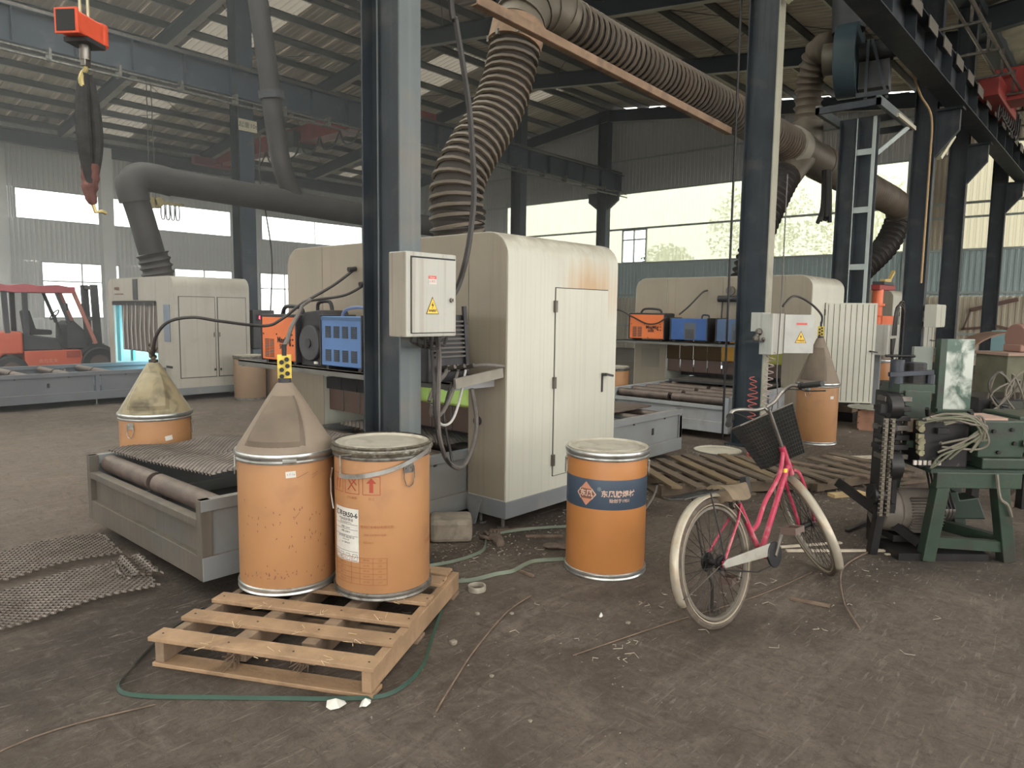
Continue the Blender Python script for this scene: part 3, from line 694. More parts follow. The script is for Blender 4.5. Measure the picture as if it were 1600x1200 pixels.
def rust_patch(m_name, cx, cz, rx, rz_):
    """cream paint with a burnt rust-brown stain of its own shape"""
    m = mat('pale_cream_cabin_paint').copy(); m.name = m_name; n = m.node_tree.nodes; l = m.node_tree.links; b = n['Principled BSDF']
    src = b.inputs['Base Color'].links[0].from_socket
    tcn = n.new('ShaderNodeTexCoord'); mp = n.new('ShaderNodeMapping'); mp.inputs['Location'].default_value = (-cx/rx, 0, -cz/rz_); mp.inputs['Scale'].default_value = (1/rx, 0, 1/rz_)
    l.new(tcn.outputs['Object'], mp.inputs[0]); ln = n.new('ShaderNodeVectorMath'); ln.operation = 'LENGTH'; l.new(mp.outputs[0], ln.inputs[0])
    mp2 = n.new('ShaderNodeMapping'); mp2.inputs['Scale'].default_value = (18, 18, .9); l.new(tcn.outputs['Object'], mp2.inputs[0])
    nz = n.new('ShaderNodeTexNoise'); nz.inputs['Scale'].default_value = 1; l.new(mp2.outputs[0], nz.inputs['Vector'])
    ad = n.new('ShaderNodeMath'); ad.operation = 'ADD'; l.new(ln.outputs['Value'], ad.inputs[0]); l.new(nz.outputs[0], ad.inputs[1])
    r = n.new('ShaderNodeMapRange'); r.inputs[1].default_value = 1.55; r.inputs[2].default_value = .75; l.new(ad.outputs[0], r.inputs[0])
    mm = n.new('ShaderNodeMath'); mm.operation = 'MULTIPLY'; mm.inputs[1].default_value = .8; l.new(r.outputs[0], mm.inputs[0])
    mx = n.new('ShaderNodeMix'); mx.data_type = 'RGBA'; l.new(mm.outputs[0], mx.inputs[0]); l.new(src, mx.inputs[6]); mx.inputs[7].default_value = (.42, .25, .11, 1)
    l.new(mx.outputs[2], b.inputs['Base Color']); return m
shell_rust = rust_patch('cream_paint_with_burn_stain', 1.02, 1.78, .42, .30)
def cabin(label, ox, oy, dx=1.40, wy=2.90, zt=2.19, open_y=(.39, 2.30), oz=1.32, door='closed', m=cream, doors2=False, curtain=True, hinge_a=0, sm=None):
    """portal cabin: local x 0..dx along the bed, y 0..wy across; -Y face has the door(s)"""
    t = thing('welding_cabin', label, 'machine cabin', (ox, oy, 0))
    MB().prism(rounded_arch(0, wy, .225, zt, .19, open_y[0], open_y[1], oz), 'x', 0, dx).build('shell', sm or shell_rust, t, smooth=True, ang=25)
    # face sheets on the -X side (default colour holds shade and dust) laid on the shell, 3 mm proud, with vertical seams
    segs = [(0.012, open_y[0]-.004), (open_y[0]+.004, (open_y[0]+open_y[1])/2-.003), ((open_y[0]+open_y[1])/2+.003, open_y[1]-.004), (open_y[1]+.004, wy-.012)]
    for i, (a, b) in enumerate(segs):
        zb = .235 if i in (0, 3) else oz+.01; pts = [(a, zb), (b, zb)]
        def top(y):
            r = .19; e = .006
            if y < r: return zt-r+math.sqrt(max(0, r*r-(r-y)**2))-e
            if y > wy-r: return zt-r+math.sqrt(max(0, r*r-(y-(wy-r))**2))-e
            return zt-e
        pts += [(y, top(y)) for y in [b-(b-a)*k/8 for k in range(9)]]
        MB().prism(pts, 'x', -.006, .001).build('face_sheet', m, t)
    for ya, yb in ((-.012, open_y[0]+.01), (open_y[1]-.01, wy+.012)): MB().box(-.012, ya, .10, dx+.012, yb, .225).build('skirt', skirt_m, t, bevel=.004)
    for x in (.06, dx-.06):
        for y in (.08, open_y[0]-.08, wy-.1):
            MB().cyl((x, y, .012), (x, y, .14), .014, n=8).cyl((x, y, 0), (x, y, .014), .045, n=10).build('levelling_foot', galv_d, t)
    MB().prism([(.20, .22), (.34, .22), (.31, .02), (.26, .02)], 'x', -.06, -.045).build('lifting_lug', skirt_m, t)
    if doors2:
        for i, (a, b) in enumerate(((.08, .70), (.76, 1.28))):
            MB().box(a-.012, -.004, .39, b+.012, .002, 1.805).build('door_gap', dark_in, t)
            d = MB().box(a, -.012, .40, b, -.002, 1.795).build('cabinet_door', m, t, bevel=.003)
            MB().box((b-.035) if i == 0 else a+.01, -.03, .50, (b-.01) if i == 0 else a+.035, -.012, .54).build('handle', dark_p, d)
            MB().box((b-.03) if i == 0 else a+.01, -.025, 1.1, (b-.015) if i == 0 else a+.025, -.012, 1.18).build('latch', chrome_d, d)
    else:
        a, b, z0, z1 = .545, 1.25, .335, 1.80
        if door == 'closed':
            MB().box(a-.006, -.003, z0-.006, b+.006, .002, z1+.006).build('door_gap', dark_in, t)
            d = MB().box(a, -.010, z0, b, -.002, z1).build('cabin_door', cream_l, t, bevel=.002)
            R0 = Matrix.Identity(4)
        else:
            MB().box(a, -.003, z0, b, .002, z1).build('doorway', dark_in, t)  # near-black sheet paints the shade inside the open doorway
            R0 = Matrix.Translation((a, -.006, 0)) @ Matrix.Rotation(-hinge_a, 4, 'Z') @ Matrix.Translation((-a, .006, 0))
            d = MB().box(a, -.03, z0, b, -.002, z1).build('cabin_door', cream_l, t, xf=R0)
            mb = MB()
            for i in range(7): x = a+(b-a)*(i+.5)/7; mb.box(x-.004, .0, z0+.02, x+.004, .006, z1-.02)
            mb.build('door_rib', vent_m, d, xf=R0)
            for i in range(9): x = a+(b-a)*(i+.5)/9; MB().box(x-.003, -.034, z0+.02, x+.003, -.029, z1-.02).build('door_rib', vent_m, d, xf=R0)
        for z in (.46, 1.07, 1.66): MB().box(a-.022, -.022, z-.045, a+.006, -.001, z+.045).build('hinge', chrome_d, t)
        MB().box(b-.075, -.018, .95, b-.055, -.010, 1.10).cyl((b-.065, -.01, 1.10), (b-.065, -.06, 1.10), .012, n=8).bar((b-.075, -.055, 1.105), (b+.03, -.055, 1.085), .02, .018).build('handle', dark_p, d, xf=R0)
    # inner lining, strip curtain
    MB().box(dx-.03, open_y[0], oz-.02, dx, open_y[1], oz).box(.03, open_y[0]+.001, oz-.015, dx-.03, open_y[1]-.001, oz-.001).build('lining', dark_in, t)
    MB().box(-.03, open_y[0], oz-.08, .03, open_y[1], oz-.005).build('curtain_rail', oily, t)
    if curtain:
        n = 8; w = (open_y[1]-open_y[0])/n
        for i in range(n):
            y = open_y[0]+w*i; m2 = (pvc_green if i < 1 else (pvc_brown if i < 4 else smoky)) if door == 'open' else (pvc_green if i < 3 else (pvc_brown if i < 5 else dark_in))
            MB().box(.02, y+.004, oz-.44, .028, y+w-.006, oz-.05).build('curtain_strip', m2, t)
            MB().box(.05, y+.008, oz-.64, .058, y+w-.008, oz-.43).build('curtain_strip', mat('smoked_strip', (.10, .06, .045), .4), t)
    return t
def arc(loc, e, c=(.45, .85, 1.0), r=.06):
    L = bpy.data.lights.new('welding_arc', 'POINT'); L.energy = e; L.color = c; L.shadow_soft_size = r
    o = bpy.data.objects.new('welding_arc', L); COL.objects.link(o); o.location = loc; return o
# --- machine 1 (near)
bed('near roller bed with grating sheets lying on it, left of the big column', 1.72, 3.80, 5.45, 1.78, (.13, 1.9, 2.3, 3.9, 4.3, 4.7, 5.1), mat('bed_blue_grey_side', (.19, .195, .195), .5, 0, .12, 2, ((.14, .125, .105), .6, 1.2), dust=(DUSTC, .5)), bed_dusty)
cab1 = cabin('large cream cabin with closed side door and brown burn stain, behind the big column', 3.78, 3.40)
MB().cyl((.0, .28, .80), (-.025, .28, .80), .035, n=14).build('cable_gland', dark_p, cab1)
arc((4.75, 4.3, .75), 14); arc((4.6, 5.2, .72), 8)
MB().box(.5, .395, .56, 1.36, .41, 1.25).build('lit_side_sheet', glow_c, cab1); MB().box(.62, .40, .62, .66, .52, .92).build('arc_glow_patch', mat('pale_blue_arc_glow', (.5, .75, .85), .3), cab1); arc((4.35, 3.98, .78), 5)  # pale blue patch paints the arc glow at the right jamb
MB().box(.30, .60, .60, .95, 2.1, .72).box(.5, .9, .72, .75, 1.9, 1.0).build('torch_carriage', oily, cab1)
# --- machine 2
bed('second roller bed with rows of dark rusty rollers, right of the large cream cabin', 8.47, 3.85, 5.3, 1.78, tuple(.15+.38*i for i in range(13)), bed_light, bed_light)
cab2 = cabin('second cream cabin with its side door swung open, behind the drum with the grey cone', 10.40, 3.55, door='open', hinge_a=1.05, sm=cream_l)
MB().box(-.012, 2.42, .72, -.006, 2.76, 1.03).build('access_plate', mat('brown_grey_plate', (.22, .19, .15), .6), cab2)
arc((11.5, 4.6, .8), 9, (.75, .9, 1)); arc((11.4, 5.3, .75), 6, (.8, .9, 1))
MB().box(.35, .5, .60, .9, 2.2, .74).build('torch_carriage', oily, cab2)
# --- machine 3
bed('third roller bed farthest down the row, mostly behind the open cabin door', 15.1, 4.35, 5.3, 1.78, tuple(.15+.5*i for i in range(5)), bed_light, bed_light)
cab3 = cabin('farthest cream cabin in the near row, behind the orange and grey positioner', 17.0, 4.1, door='open', hinge_a=1.15, sm=cream_l)
# --- machine 4, left back
bed('grey roller bed in front of the forklift at the left edge', -0.6, 12.75, 9.5, 1.8, tuple(.2+.6*i for i in range(9)), mat('bed_mid_grey', (.12, .125, .135), .5, 0, .1, 2, dust=(DUSTC, .6)), bed_grey, n_pan=6)
cab4 = cabin('cream cabin with two cupboard doors and a grey strip curtain, left of the dark duct', 5.25, 12.35, dx=1.36, wy=3.0, zt=2.15, open_y=(.72, 2.72), oz=1.72, doors2=True, curtain=False, m=cream_g, sm=cream_g)
for i in range(8):
    y = .78+i*.20; MB().tube([(-.02+.02*(i % 2), y, 1.70), (-.03, y+.02, 1.2), (-.02, y+.02, .82)], .012, 5).build('curtain_edge', mat('pale_strip_edge', (.42, .38, .34), .4), cab4)
    MB().box(-.012, y-.09, .80, -.004, y+.10, 1.70).build('curtain_strip', mat('grey_brown_strip', (.12, .10, .09), .35, 0, .2, 5), cab4)
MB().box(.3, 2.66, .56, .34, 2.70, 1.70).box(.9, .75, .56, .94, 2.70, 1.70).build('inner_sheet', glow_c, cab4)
MB().box(.0, 2.45, .56, .012, 2.62, 1.66).build('side_curtain', mat('arc_lit_pvc', (.12, .42, .48), .3), cab4)  # cyan arc light behind the plastic put into its colour
MB().box(-.02, .16, 1.02, -.007, .40, 1.66).build('control_panel', mat('blue_grey_screen', (.16, .20, .25), .3), cab4, bevel=.004)
MB().box(-.022, 1.5, 1.74, -.007, 1.70, 2.12).build('dark_bracket', fork_dark, cab4)
MB().box(-.012, 2.38, 1.93, -.007, 2.62, 1.98).box(-.012, 2.2, 1.84, -.007, 2.62, 1.86).build('name_plate', rust_b, cab4)
MB().box(-.010, .12, .56, -.007, .38, .60).build('face_line', dark_in, cab4)
arc((5.9, 14.3, .85), 40); arc((5.9, 13.6, .80), 14)

# gratings (expanded metal sheets)
def grating(label, corners, z, nu, nv, curl=0, group='expanded steel grating sheets', rag=0):
    a, b, c, d = [Vector((p[0], p[1], 0)) for p in corners]   # a->b along u, a->d along v
    t = MB(); r = random.Random(nu)
    def P(u, v):
        p = a*(1-u)*(1-v)+b*u*(1-v)+c*u*v+d*(1-u)*v; return Vector((p.x, p.y, z+curl*math.sin(u*PI*1.3)*(v-.3)+.012*math.sin(u*17)))
    du, dv = 1/nu, 1/nv
    for i in range(nu):
        for j in range(nv):
            if rag and (i < 2 or i > nu-2) and r.random() < rag: continue
            u = i*du+(du/2 if j % 2 else 0); v = j*dv
            if u+du > 1: continue
            L, Rr, T = P(u, v), P(u+du, v), P(u+du/2, v+dv); tk = (P(u+du*.2, v)-P(u, v)); up = Vector((0, 0, .011))
            for s, e in ((L, T), (T, Rr)):
                w = (T-P(u+du/2, v))*.15
                k = [s-w, s+w+up, e+w+up, e-w]; t.add(k, [(0, 1, 2, 3)])
    o = t.build('steel_grating', grate_m); sol = o.modifiers.new('thick', 'SOLIDIFY'); sol.thickness = .004
    return tag(o, label, 'grating', group)
grating('floor grating farther from the camera, end ragged, left of the near roller bed', [(-.3, 4.78), (1.68, 4.86), (1.74, 5.38), (-.3, 5.44)], .035, 50, 22, rag=.3, group=None)
grating('floor grating nearest the camera at the left edge, beside the near roller bed', [(-.3, 4.06), (1.62, 4.12), (1.66, 4.66), (-.3, 4.66)], .035, 50, 24, rag=.15, group=None)
grating('small ragged grating scrap under the corner of the near roller bed', [(1.45, 4.3), (1.68, 4.22), (1.72, 4.62), (1.5, 4.66)], .06, 7, 16, rag=.5, group=None)
grating('grating sheet lying on the near roller bed at its far side, below the drum behind', [(1.88, 4.95), (3.5, 4.88), (3.5, 5.50), (1.84, 5.56)], .575, 44, 28, group=None)
grating('grating sheet lying askew on the near roller bed toward the camera', [(1.98, 4.24), (3.6, 4.16), (3.6, 4.84), (1.87, 4.90)], .585, 46, 36, group=None)
grating('grating sheet inside the large cabin lit blue by the welding arc', [(3.7, 3.95), (5.3, 3.95), (5.3, 5.4), (3.7, 5.4)], .575, 38, 50, group=None)
MB().box(9.9, 3.95, .57, 11.9, 5.5, .60).build('flat_steel_plate', mat('dark_plate', (.06, .06, .06), .4, .5, .3, 3, dust=(DUSTC, .6)), label='dark flat plate lying in the second cabin on the roller bed', cat='plate')
MB().box(6.1, 4.1, .565, 7.0, 5.3, .58).build('flat_steel_plate', rust_roll, label='thin brown plate on the bed just right of the large cabin', cat='plate')

# ================================================================== DUCTS
groove_m = mat('shaded_duct_groove', (.035, .028, .023), .8, 0, .2, 3)  # shade between the ribs put into the hose colour
RP = [(4.54, 4.66, 2.17), (4.48, 4.66, 2.42), (4.50, 4.66, 2.75), (4.66, 4.65, 3.03), (4.93, 4.63, 3.40), (5.11, 4.62, 3.80), (5.21, 4.6, 4.22)]
duct = thing('extraction_duct', 'main brown flexible extraction duct rising from the large cabin and running under the roof', 'duct', (4.5, 4.66, 2.19))
flex([(4.54, 4.66, 2.17), (4.48, 4.66, 2.42), (4.50, 4.66, 2.75), (4.66, 4.65, 3.03), (4.93, 4.63, 3.40), (5.11, 4.62, 3.80), (5.21, 4.6, 4.22)], .214, .078, .004).build('riser_hose', groove_m, duct, world=True, smooth=True, ang=60)
helix(RP, .226, .080, wr=.021).build('spiral_rib', flex_m, duct, world=True, smooth=True)
flex([(4.54, 4.66, 2.17), (4.49, 4.66, 2.36), (4.51, 4.66, 2.55)], .232, .06, .02).build('crumpled_sleeve', flex_d, duct, world=True, smooth=True, ang=60)
MB().tube([(5.17, 4.61, 4.08), (5.225, 4.6, 4.28)], .255, 24).build('clamp_collar', rail_m, duct, world=True, smooth=True)
for a in range(8): an = 2*PI*a/8; MB().box(5.19+.26*math.cos(an)-.015, 4.6+.26*math.sin(an)-.015, 4.12, 5.19+.26*math.cos(an)+.015, 4.6+.26*math.sin(an)+.015, 4.17).build('clamp_bolt', galv_d, duct, world=True)
sheetd = mat('dusty_brown_sheet_duct', (.13, .11, .085), .5, .3, .2, 2.5, dust=((.30, .26, .20), .6))
mb = MB().tube([(5.22, 4.6, 4.26), (5.30, 4.6, 4.42), (5.45, 4.6, 4.53), (5.66, 4.6, 4.57), (5.9, 4.6, 4.55)], .235, 24).build('elbow', sheetd, duct, world=True, smooth=True)
mb = MB()
for p in ((5.25, 4.33), (5.38, 4.48), (5.55, 4.56), (5.75, 4.57)): 
    q = Vector((p[0]-5.6, 0, p[1]-4.3)); 
mb.tube([(5.24, 4.6, 4.33), (5.26, 4.6, 4.36)], .25, 24).tube([(5.36, 4.6, 4.47), (5.38, 4.6, 4.49)], .25, 24).tube([(5.54, 4.6, 4.55), (5.57, 4.6, 4.56)], .25, 24).tube([(5.80, 4.6, 4.56), (5.83, 4.6, 4.555)], .25, 24)
mb.build('elbow_seam', sheetd, duct, world=True, smooth=True)
flex([(5.85, 4.6, 4.555), (7.4, 4.6, 4.50), (9.2, 4.6, 4.47), (10.6, 4.6, 4.44), (12.1, 4.6, 4.41)], .192, .115, .006, 20, r2=.248).build('trunk_hose', groove_m, duct, world=True, smooth=True, ang=60)
helix([(5.85, 4.6, 4.555), (7.4, 4.6, 4.50), (9.2, 4.6, 4.47), (10.6, 4.6, 4.44), (12.1, 4.6, 4.41)], .207, .10, r2=.262, wr=.020).build('spiral_rib', flex_m, duct, world=True, smooth=True)
MB().tube([(12.0, 4.6, 4.41), (12.3, 4.6, 4.40)], .31, 24).build('tee_collar', mat('pale_tape', (.30, .27, .22), .6), duct, world=True, smooth=True)
MB().tube([(12.25, 4.6, 4.40), (13.4, 4.6, 4.35)], .30, 24).tube([(12.75, 4.6, 4.35), (12.72, 4.6, 4.9)], .26, 20).tube([(12.5, 4.6, 4.3), (12.0, 4.65, 3.9)], .26, 20).build('tee_piece', sheetd, duct, world=True, smooth=True)
flex([(13.4, 4.6, 4.35), (16, 4.6, 4.30), (18.6, 4.6, 4.25), (19.2, 4.62, 4.1), (19.3, 4.7, 3.8)], .29, .16, .022, 20).build('trunk_pipe', flex_m, duct, world=True, smooth=True)
flex([(19.3, 4.66, 3.95), (18.9, 4.8, 3.3), (18.2, 5.2, 2.6), (17.8, 5.4, 2.15)], .27, .14, .03, 16).build('third_riser_hose', flex_d, duct, world=True, smooth=True, ang=60)
flex([(12.1, 4.64, 4.0), (11.8, 4.7, 3.6), (11.4, 4.78, 2.95), (11.1, 4.85, 2.15)], .23, .11, .025, 16).build('second_riser_hose', flex_d, duct, world=True, smooth=True, ang=60)
flex([(12.72, 4.6, 4.75), (12.7, 4.58, 5.4), (12.6, 4.5, 5.75), (12.45, 4.35, 5.95), (12.25, 4.12, 5.90)], .22, .13, .02, 16).build('fan_riser_hose', flex_m, duct, world=True, smooth=True, ang=60)
cl = MB()
for i in range(7): a = i*.9; cl.tube(smooth_path([(12.95+.05*math.cos(a), 4.3+.05*math.sin(a), 4.1), (12.97+.06*math.cos(a), 4.28+.06*math.sin(a), 3.5), (12.95+.09*math.cos(a+1), 4.3+.08*math.sin(a), 3.25+.06*math.sin(i*2.))], 4), .035, 6)
cl.build('hanging_torn_cloth', mat('torn_dark_cloth', (.06, .055, .05), .9, bump=.3), label='torn dark cloth strip hanging below the duct tee', cat='cloth', smooth=True)
mb = MB(); mb.bar((3.95, 3.9, 3.93), (8.32, 3.9, 3.81), .012, .075, (0, 0, 1)).bar((3.95, 3.93, 3.895), (8.32, 3.93, 3.775), .06, .01, (0, 0, 1))
rl = mb.build('angle_rail', rail_m, tag(thing('angle_iron_rail', 'long rusty brown angle iron rail under the main duct', 'rail', (6.1, 3.9, 3.8))), world=True)
mb = MB()
for x in (5.0, 6.6, 8.1): mb.bar((x, 3.93, 3.87), (x, 4.6, 4.27), .02, .02)
mb.build('hanger', galv_d, rl.parent, world=True)
# fan + platform on the laced column
t = thing('extraction_fan', 'blue-grey centrifugal fan with dark motor housing above the laced column', 'fan', (12.15, 3.80, 4.88), -1.4)
n = 22; cen = (0, 0, .75)
mb = MB(); poly = []
for i in range(n+1):
    a = PI*.5+2*PI*.86*i/n; r = .46+.012*i; poly.append((r*math.cos(a), .78+r*math.sin(a)))
poly += [(.78, .1), (.78, .02+.3)]
mb.prism(poly[:-2], 'x', -.16, .16).build('volute', mat('dusty_blue_fan_paint', (.045, .068, .082), .45, 0, .15, 3), t, smooth=True, bevel=.015)
MB().cyl((-.17, 0, .78), (-.36, 0, .78), .24, n=22).build('inlet', sheetd, t, smooth=True)
MB().cyl((.16, 0, .78), (.62, 0, .78), .16, n=16).box(.18, -.2, .2, .6, .2, .6).build('motor', fork_dark, t, smooth=True)
mb = MB().bar((.3, -.25, .0), (.3, -.25, .9), .04, .04).bar((.6, -.25, .0), (.35, -.25, .9), .04, .04).box(.17, -.3, .05, .62, -.26, .12)
mb.build('fan_stand', steel_blue, t)
MB().tube([(-.02, 0, 1.15), (-.05, .02, 1.7), (-.05, .02, 3.0)], .24, 18).build('stack', fork_dark, t, smooth=True)
t = thing('fan_platform', 'steel channel platform holding the extraction fan on top of the laced column', 'platform', (12.35, 3.78, 4.72))
for y in (-.62, .25): MB().box(-.7, y, 0, 1.25, y+.06, .13).build('channel', steel_face, t)
for x in (-.7, .3, 1.2): MB().box(x, -.62, 0, x+.05, .31, .10).build('cross_channel', steel_blue, t)
MB().bar((1.0, -.6, 0), (.35, -.25, -.55), .05, .07).build('brace', girt_m, t)
MB().box(.2, -.66, .0, 1.3, -.62, .06).build('edge_angle', mat('pale_cream_angle', (.5, .47, .36), .5), t)
cable('power_conduit', 'orange-brown conduit curving down beside the fan platform', [(13.2, 3.3, 6.2), (13.4, 3.2, 5.7), (13.7, 3.1, 5.3), (14.1, 3.0, 5.0), (14.2, 3.0, 4.2), (14.2, 3.0, 2.2)], .018, mat('ochre_conduit', (.45, .30, .15), .6), cat='conduit')
# left bay duct
t = thing('extraction_duct', 'dark extraction duct from the left cabin roof up and along the bay', 'duct', (5.5, 13.8, 2.15))
flex([(5.62, 13.8, 2.12), (5.56, 13.8, 2.4), (5.50, 13.8, 2.62)], .27, .12, .02, 18).build('flexible_sleeve', flex_d, t, world=True, smooth=True, ang=60)
MB().tube(smooth_path([(5.50, 13.8, 2.6), (5.32, 13.8, 3.3), (5.22, 13.8, 3.62)], 3), .225, 20).build('drop_pipe', flex_d, t, world=True, smooth=True)
MB().tube(smooth_path([(5.24, 13.8, 3.5), (5.2, 13.8, 3.78), (5.35, 13.8, 3.95), (5.65, 13.8, 3.96), (5.9, 13.8, 3.93)], 5), .26, 20).build('elbow', flex_d, t, world=True, smooth=True)
MB().tube([(5.8, 13.8, 3.94), (8.0, 13.8, 3.88), (14, 13.8, 3.7)], .25, 20).build('trunk_pipe', flex_d, t, world=True, smooth=True)
MB().tube(smooth_path([(8.5, 13.8, 3.95), (8.22, 13.8, 4.5), (8.05, 13.8, 5.4), (7.9, 13.8, 6.6), (7.72, 13.8, 7.9), (7.5, 13.8, 9.5)], 4), .2, 18).build('vertical_pipe', flex_d, t, world=True, smooth=True)
MB().tube([(8.0, 13.8, 5.9), (7.98, 13.8, 6.05)], .26, 18).build('flange', fork_dark, t, world=True)

# ================================================================== DRUMS
def drum(label, x, y, z=0, r=.25, h=.78, m=kraft, top='lid', rz=None, ring=galv, group=None, lidm=None, cone_m=None, coneh=.40, yel=True, latch=None):
    rz = math.atan2(-y, -x) if rz is None else rz
    t = thing('fibre_drum', label, 'drum', (x, y, z), rz, group)
    MB().lathe([(r-.004, .02), (r, .03), (r, h-.03), (r-.003, h-.02)], n=56).build('drum_wall', m, t, smooth=True)
    MB().lathe([(0, .004), (r-.006, .004), (r+.004, 0), (r+.010, .006), (r+.006, .016), (r+.010, .026), (r+.008, .036), (r+.001, .040)], n=56).build('bottom_ring', ring, t, smooth=True)
    MB().lathe([(r+.001, h-.055), (r+.007, h-.052), (r+.009, h-.044), (r+.004, h-.036), (r+.012, h-.028), (r+.016, h-.014), (r+.012, h-.002), (r-.004, h+.002)], n=56).build('clamp_ring', ring, t, smooth=True)
    if top == 'lid':
        MB().lathe([(r+.002, h), (r+.004, h+.006), (r-.006, h+.008), (r-.018, h-.004), (r-.05, h-.006), (r-.06, h+.004), (r-.07, h+.006), (r*.5, h+.006), (0, h+.005)], n=56).build('lid', lidm or lid_m, t, smooth=True)
    else:
        ns = 56; prof = [(r+.006, h+.0), (r-.002, h+.012), (r*.80, h+coneh*.26), (r*.585, h+coneh*.52), (r*.37, h+coneh*.78), (r*.18, h+coneh), (r*.12, h+coneh+.01)]
        c = MB().lathe(prof, n=ns).build('cone_cover', cone_m or felt, t, smooth=True)
        # overlapping curved patch
        def cp(u, v, o): # u angle, v height 0..1
            zz = h+.03+(coneh*.74)*v; rr = r*(1-.82*(.03/coneh+.74*v))+o+.014*math.sin(min(1, v*1.0)*PI); return (rr*math.cos(u), rr*math.sin(u), zz)
        vs = []; a0, a1 = -1.05, .42
        for j in range(9):
            for i in range(11):
                v = j/8; u = a0+(a1-a0)*i/10+(.16*v); vs.append(cp(u, v, .020 if 0 < i < 10 and 0 < j < 8 else .004))
        MB().add(vs, [(j*11+i, j*11+i+1, (j+1)*11+i+1, (j+1)*11+i) for j in range(8) for i in range(10)]).build('cone_patch', cone_m or mat('darker_patch_sheet', (.145, .11, .08), .72, 0, .2, 5), t, smooth=True, ang=20)
        zt = h+coneh
        MB().cyl((0, 0, zt-.01), (0, 0, zt+.03), .035, n=14).build('spout_collar', dark_p, t, smooth=True)
        if yel:
            MB().box(-.012, -.036, zt+.02, .004, .036, zt+.155).build('straightener_plate', yellow, t, bevel=.003)
            for yy, zz in ((-.014, .04), (.015, .055), (-.014, .075), (.015, .095), (-.014, .115), (.012, .13)):
                MB().cyl((.004, yy, zt+zz), (.02, yy, zt+zz), .012, n=12).build('roller', oily, t, smooth=True)
            MB().cyl((0, 0, zt+.15), (0, 0, zt+.21), .013, n=10).build('hose_nipple', black_r, t)
        else:
            mb = MB()
            for k in range(14): mb.sphere((R_.uniform(-.03, .03), R_.uniform(-.03, .03), zt+.02+k*.010), R_.uniform(.012, .022), 6, 4)
            mb.build('wire_guide', mat('greasy_brass_guide', (.09, .07, .045), .6, .2), t)
    if latch:
        for th, zz in latch:
            MBx = MB(); 
            cyl_patch(r, th, zz, .055, .05, ring, t, name='latch_plate', off=.006)
            pts = [(-.028, .01), (-.030, -.05), (-.018, -.085), (.0, -.095), (.018, -.085), (.030, -.05), (.028, .01)]
            MB().tube([((r+.012)*math.cos(th+a/r), (r+.012)*math.sin(th+a/r), zz+b) for a, b in pts], .003, 6).build('bail_wire', ring, t)
            for a in (-.014, .014): MB().cyl((r*math.cos(th+a/r), r*math.sin(th+a/r), zz), ((r+.011)*math.cos(th+a/r), (r+.011)*math.sin(th+a/r), zz), .005, n=8).build('rivet', ring, t)
    return t
PZ = .145
# drum left with cone on pallet
dL = drum('worn fibre drum with a grey cone cover on the pallet, left of the lidded drum', 2.014, 3.407, PZ, m=kraft_old, top='cone', h=.74, coneh=.335, latch=[(-1.5, .70)])
cyl_patch(.25, .08, .635, .05, .033, label_w, dL, rot=.05)
cyl_text('▪ 7 1.6', .014, .25, .08, .635, ink, dL, name='lettering', off=.002)
MB().box(.255, -.02, .70, .268, .05, .715).build('clamp_lever', galv, dL, bevel=.002)
rr = random.Random(3); mb = MB(); sc = []
for i in range(75):
    th = rr.uniform(-1.1, .9); zz = rr.choice([rr.uniform(.08, .12), rr.uniform(.1, .5), rr.uniform(.25, .45)]); sc.append((th*.25, zz-.4, th*.25+rr.uniform(-.008, .008), zz-.4+rr.uniform(.003, .016)))
tag(cyl_lines(sc, .004, .25, 0, .4, rust_b, dL, name='scuff_mark', off=.0012), kind='stuff')
cyl_lines([(.13, .22, .165, .235), (.13, .205, .16, .222), (.05, .215, .11, .24), (.03, .0, .06, .035)], .0022, .25, 0, .4, rust_b, dL, name='scratch', off=.0012)
# drum right with lid
dR = drum('lidded fibre drum with a white label and red-brown print on the pallet', 2.328, 2.98, PZ, m=kraft_old, h=.775, ring=galv_d, latch=[(.54, .68)])
r_ = .25
MB().lathe([(r_+.002, .74), (r_+.012, .745), (r_+.018, .76), (r_+.010, .775), (r_+.014, .785), (r_-.002, .79)], n=48).build('tarred_rim', mat('tar_smeared_rim', (.10, .085, .06), .5, .3, .5, 25, ((.35, .33, .28), .4, 30)), dR, smooth=True)
pts = [((r_+.020)*math.cos(a), (r_+.020)*math.sin(a), zz) for a, zz in ((1.15, .765), (.9, .745), (.6, .722), (.3, .695), (.0, .672), (-.35, .652), (-.7, .640), (-.92, .640))]
mb = MB(); P = smooth_path(pts, 4); vs = []
for p in P: q = Vector((p.x, p.y, 0)).normalized()*.004; vs += [(p.x-q.x, p.y-q.y, p.z-.011), (p.x+q.x, p.y+q.y, p.z-.011), (p.x+q.x, p.y+q.y, p.z+.011), (p.x-q.x, p.y-q.y, p.z+.011)]
mb.add(vs, [(4*i+k, 4*i+(k+1) % 4, 4*i+4+(k+1) % 4, 4*i+4+k) for i in range(len(P)-1) for k in range(4)])
mb.build('loose_clamp_lever', galv, dR)
MB().tube([((r_+.015)*math.cos(a), (r_+.015)*math.sin(a), zz) for a, zz in ((-.92, .64), (-.92, .74), (-.6, .755))], .004, 6).build('lever_link', galv, dR)
MB().tube([((r_+.018)*math.cos(a), (r_+.018)*math.sin(a), zz) for a, zz in ((-1.25, .66), (-1.45, .6), (-1.45, .52), (-1.2, .45))], .004, 6).build('bail_wire', galv, dR)
cyl_patch(r_, -.86, .335, .18, .275, label_w, dR, name='paper_label')
cyl_text('汇丰', .032, r_, -1.05, .44, ink, dR, bold=.0008, off=.002); cyl_text('ER50-6', .034, r_, -.72, .438, ink, dR, bold=.0008, off=.002)
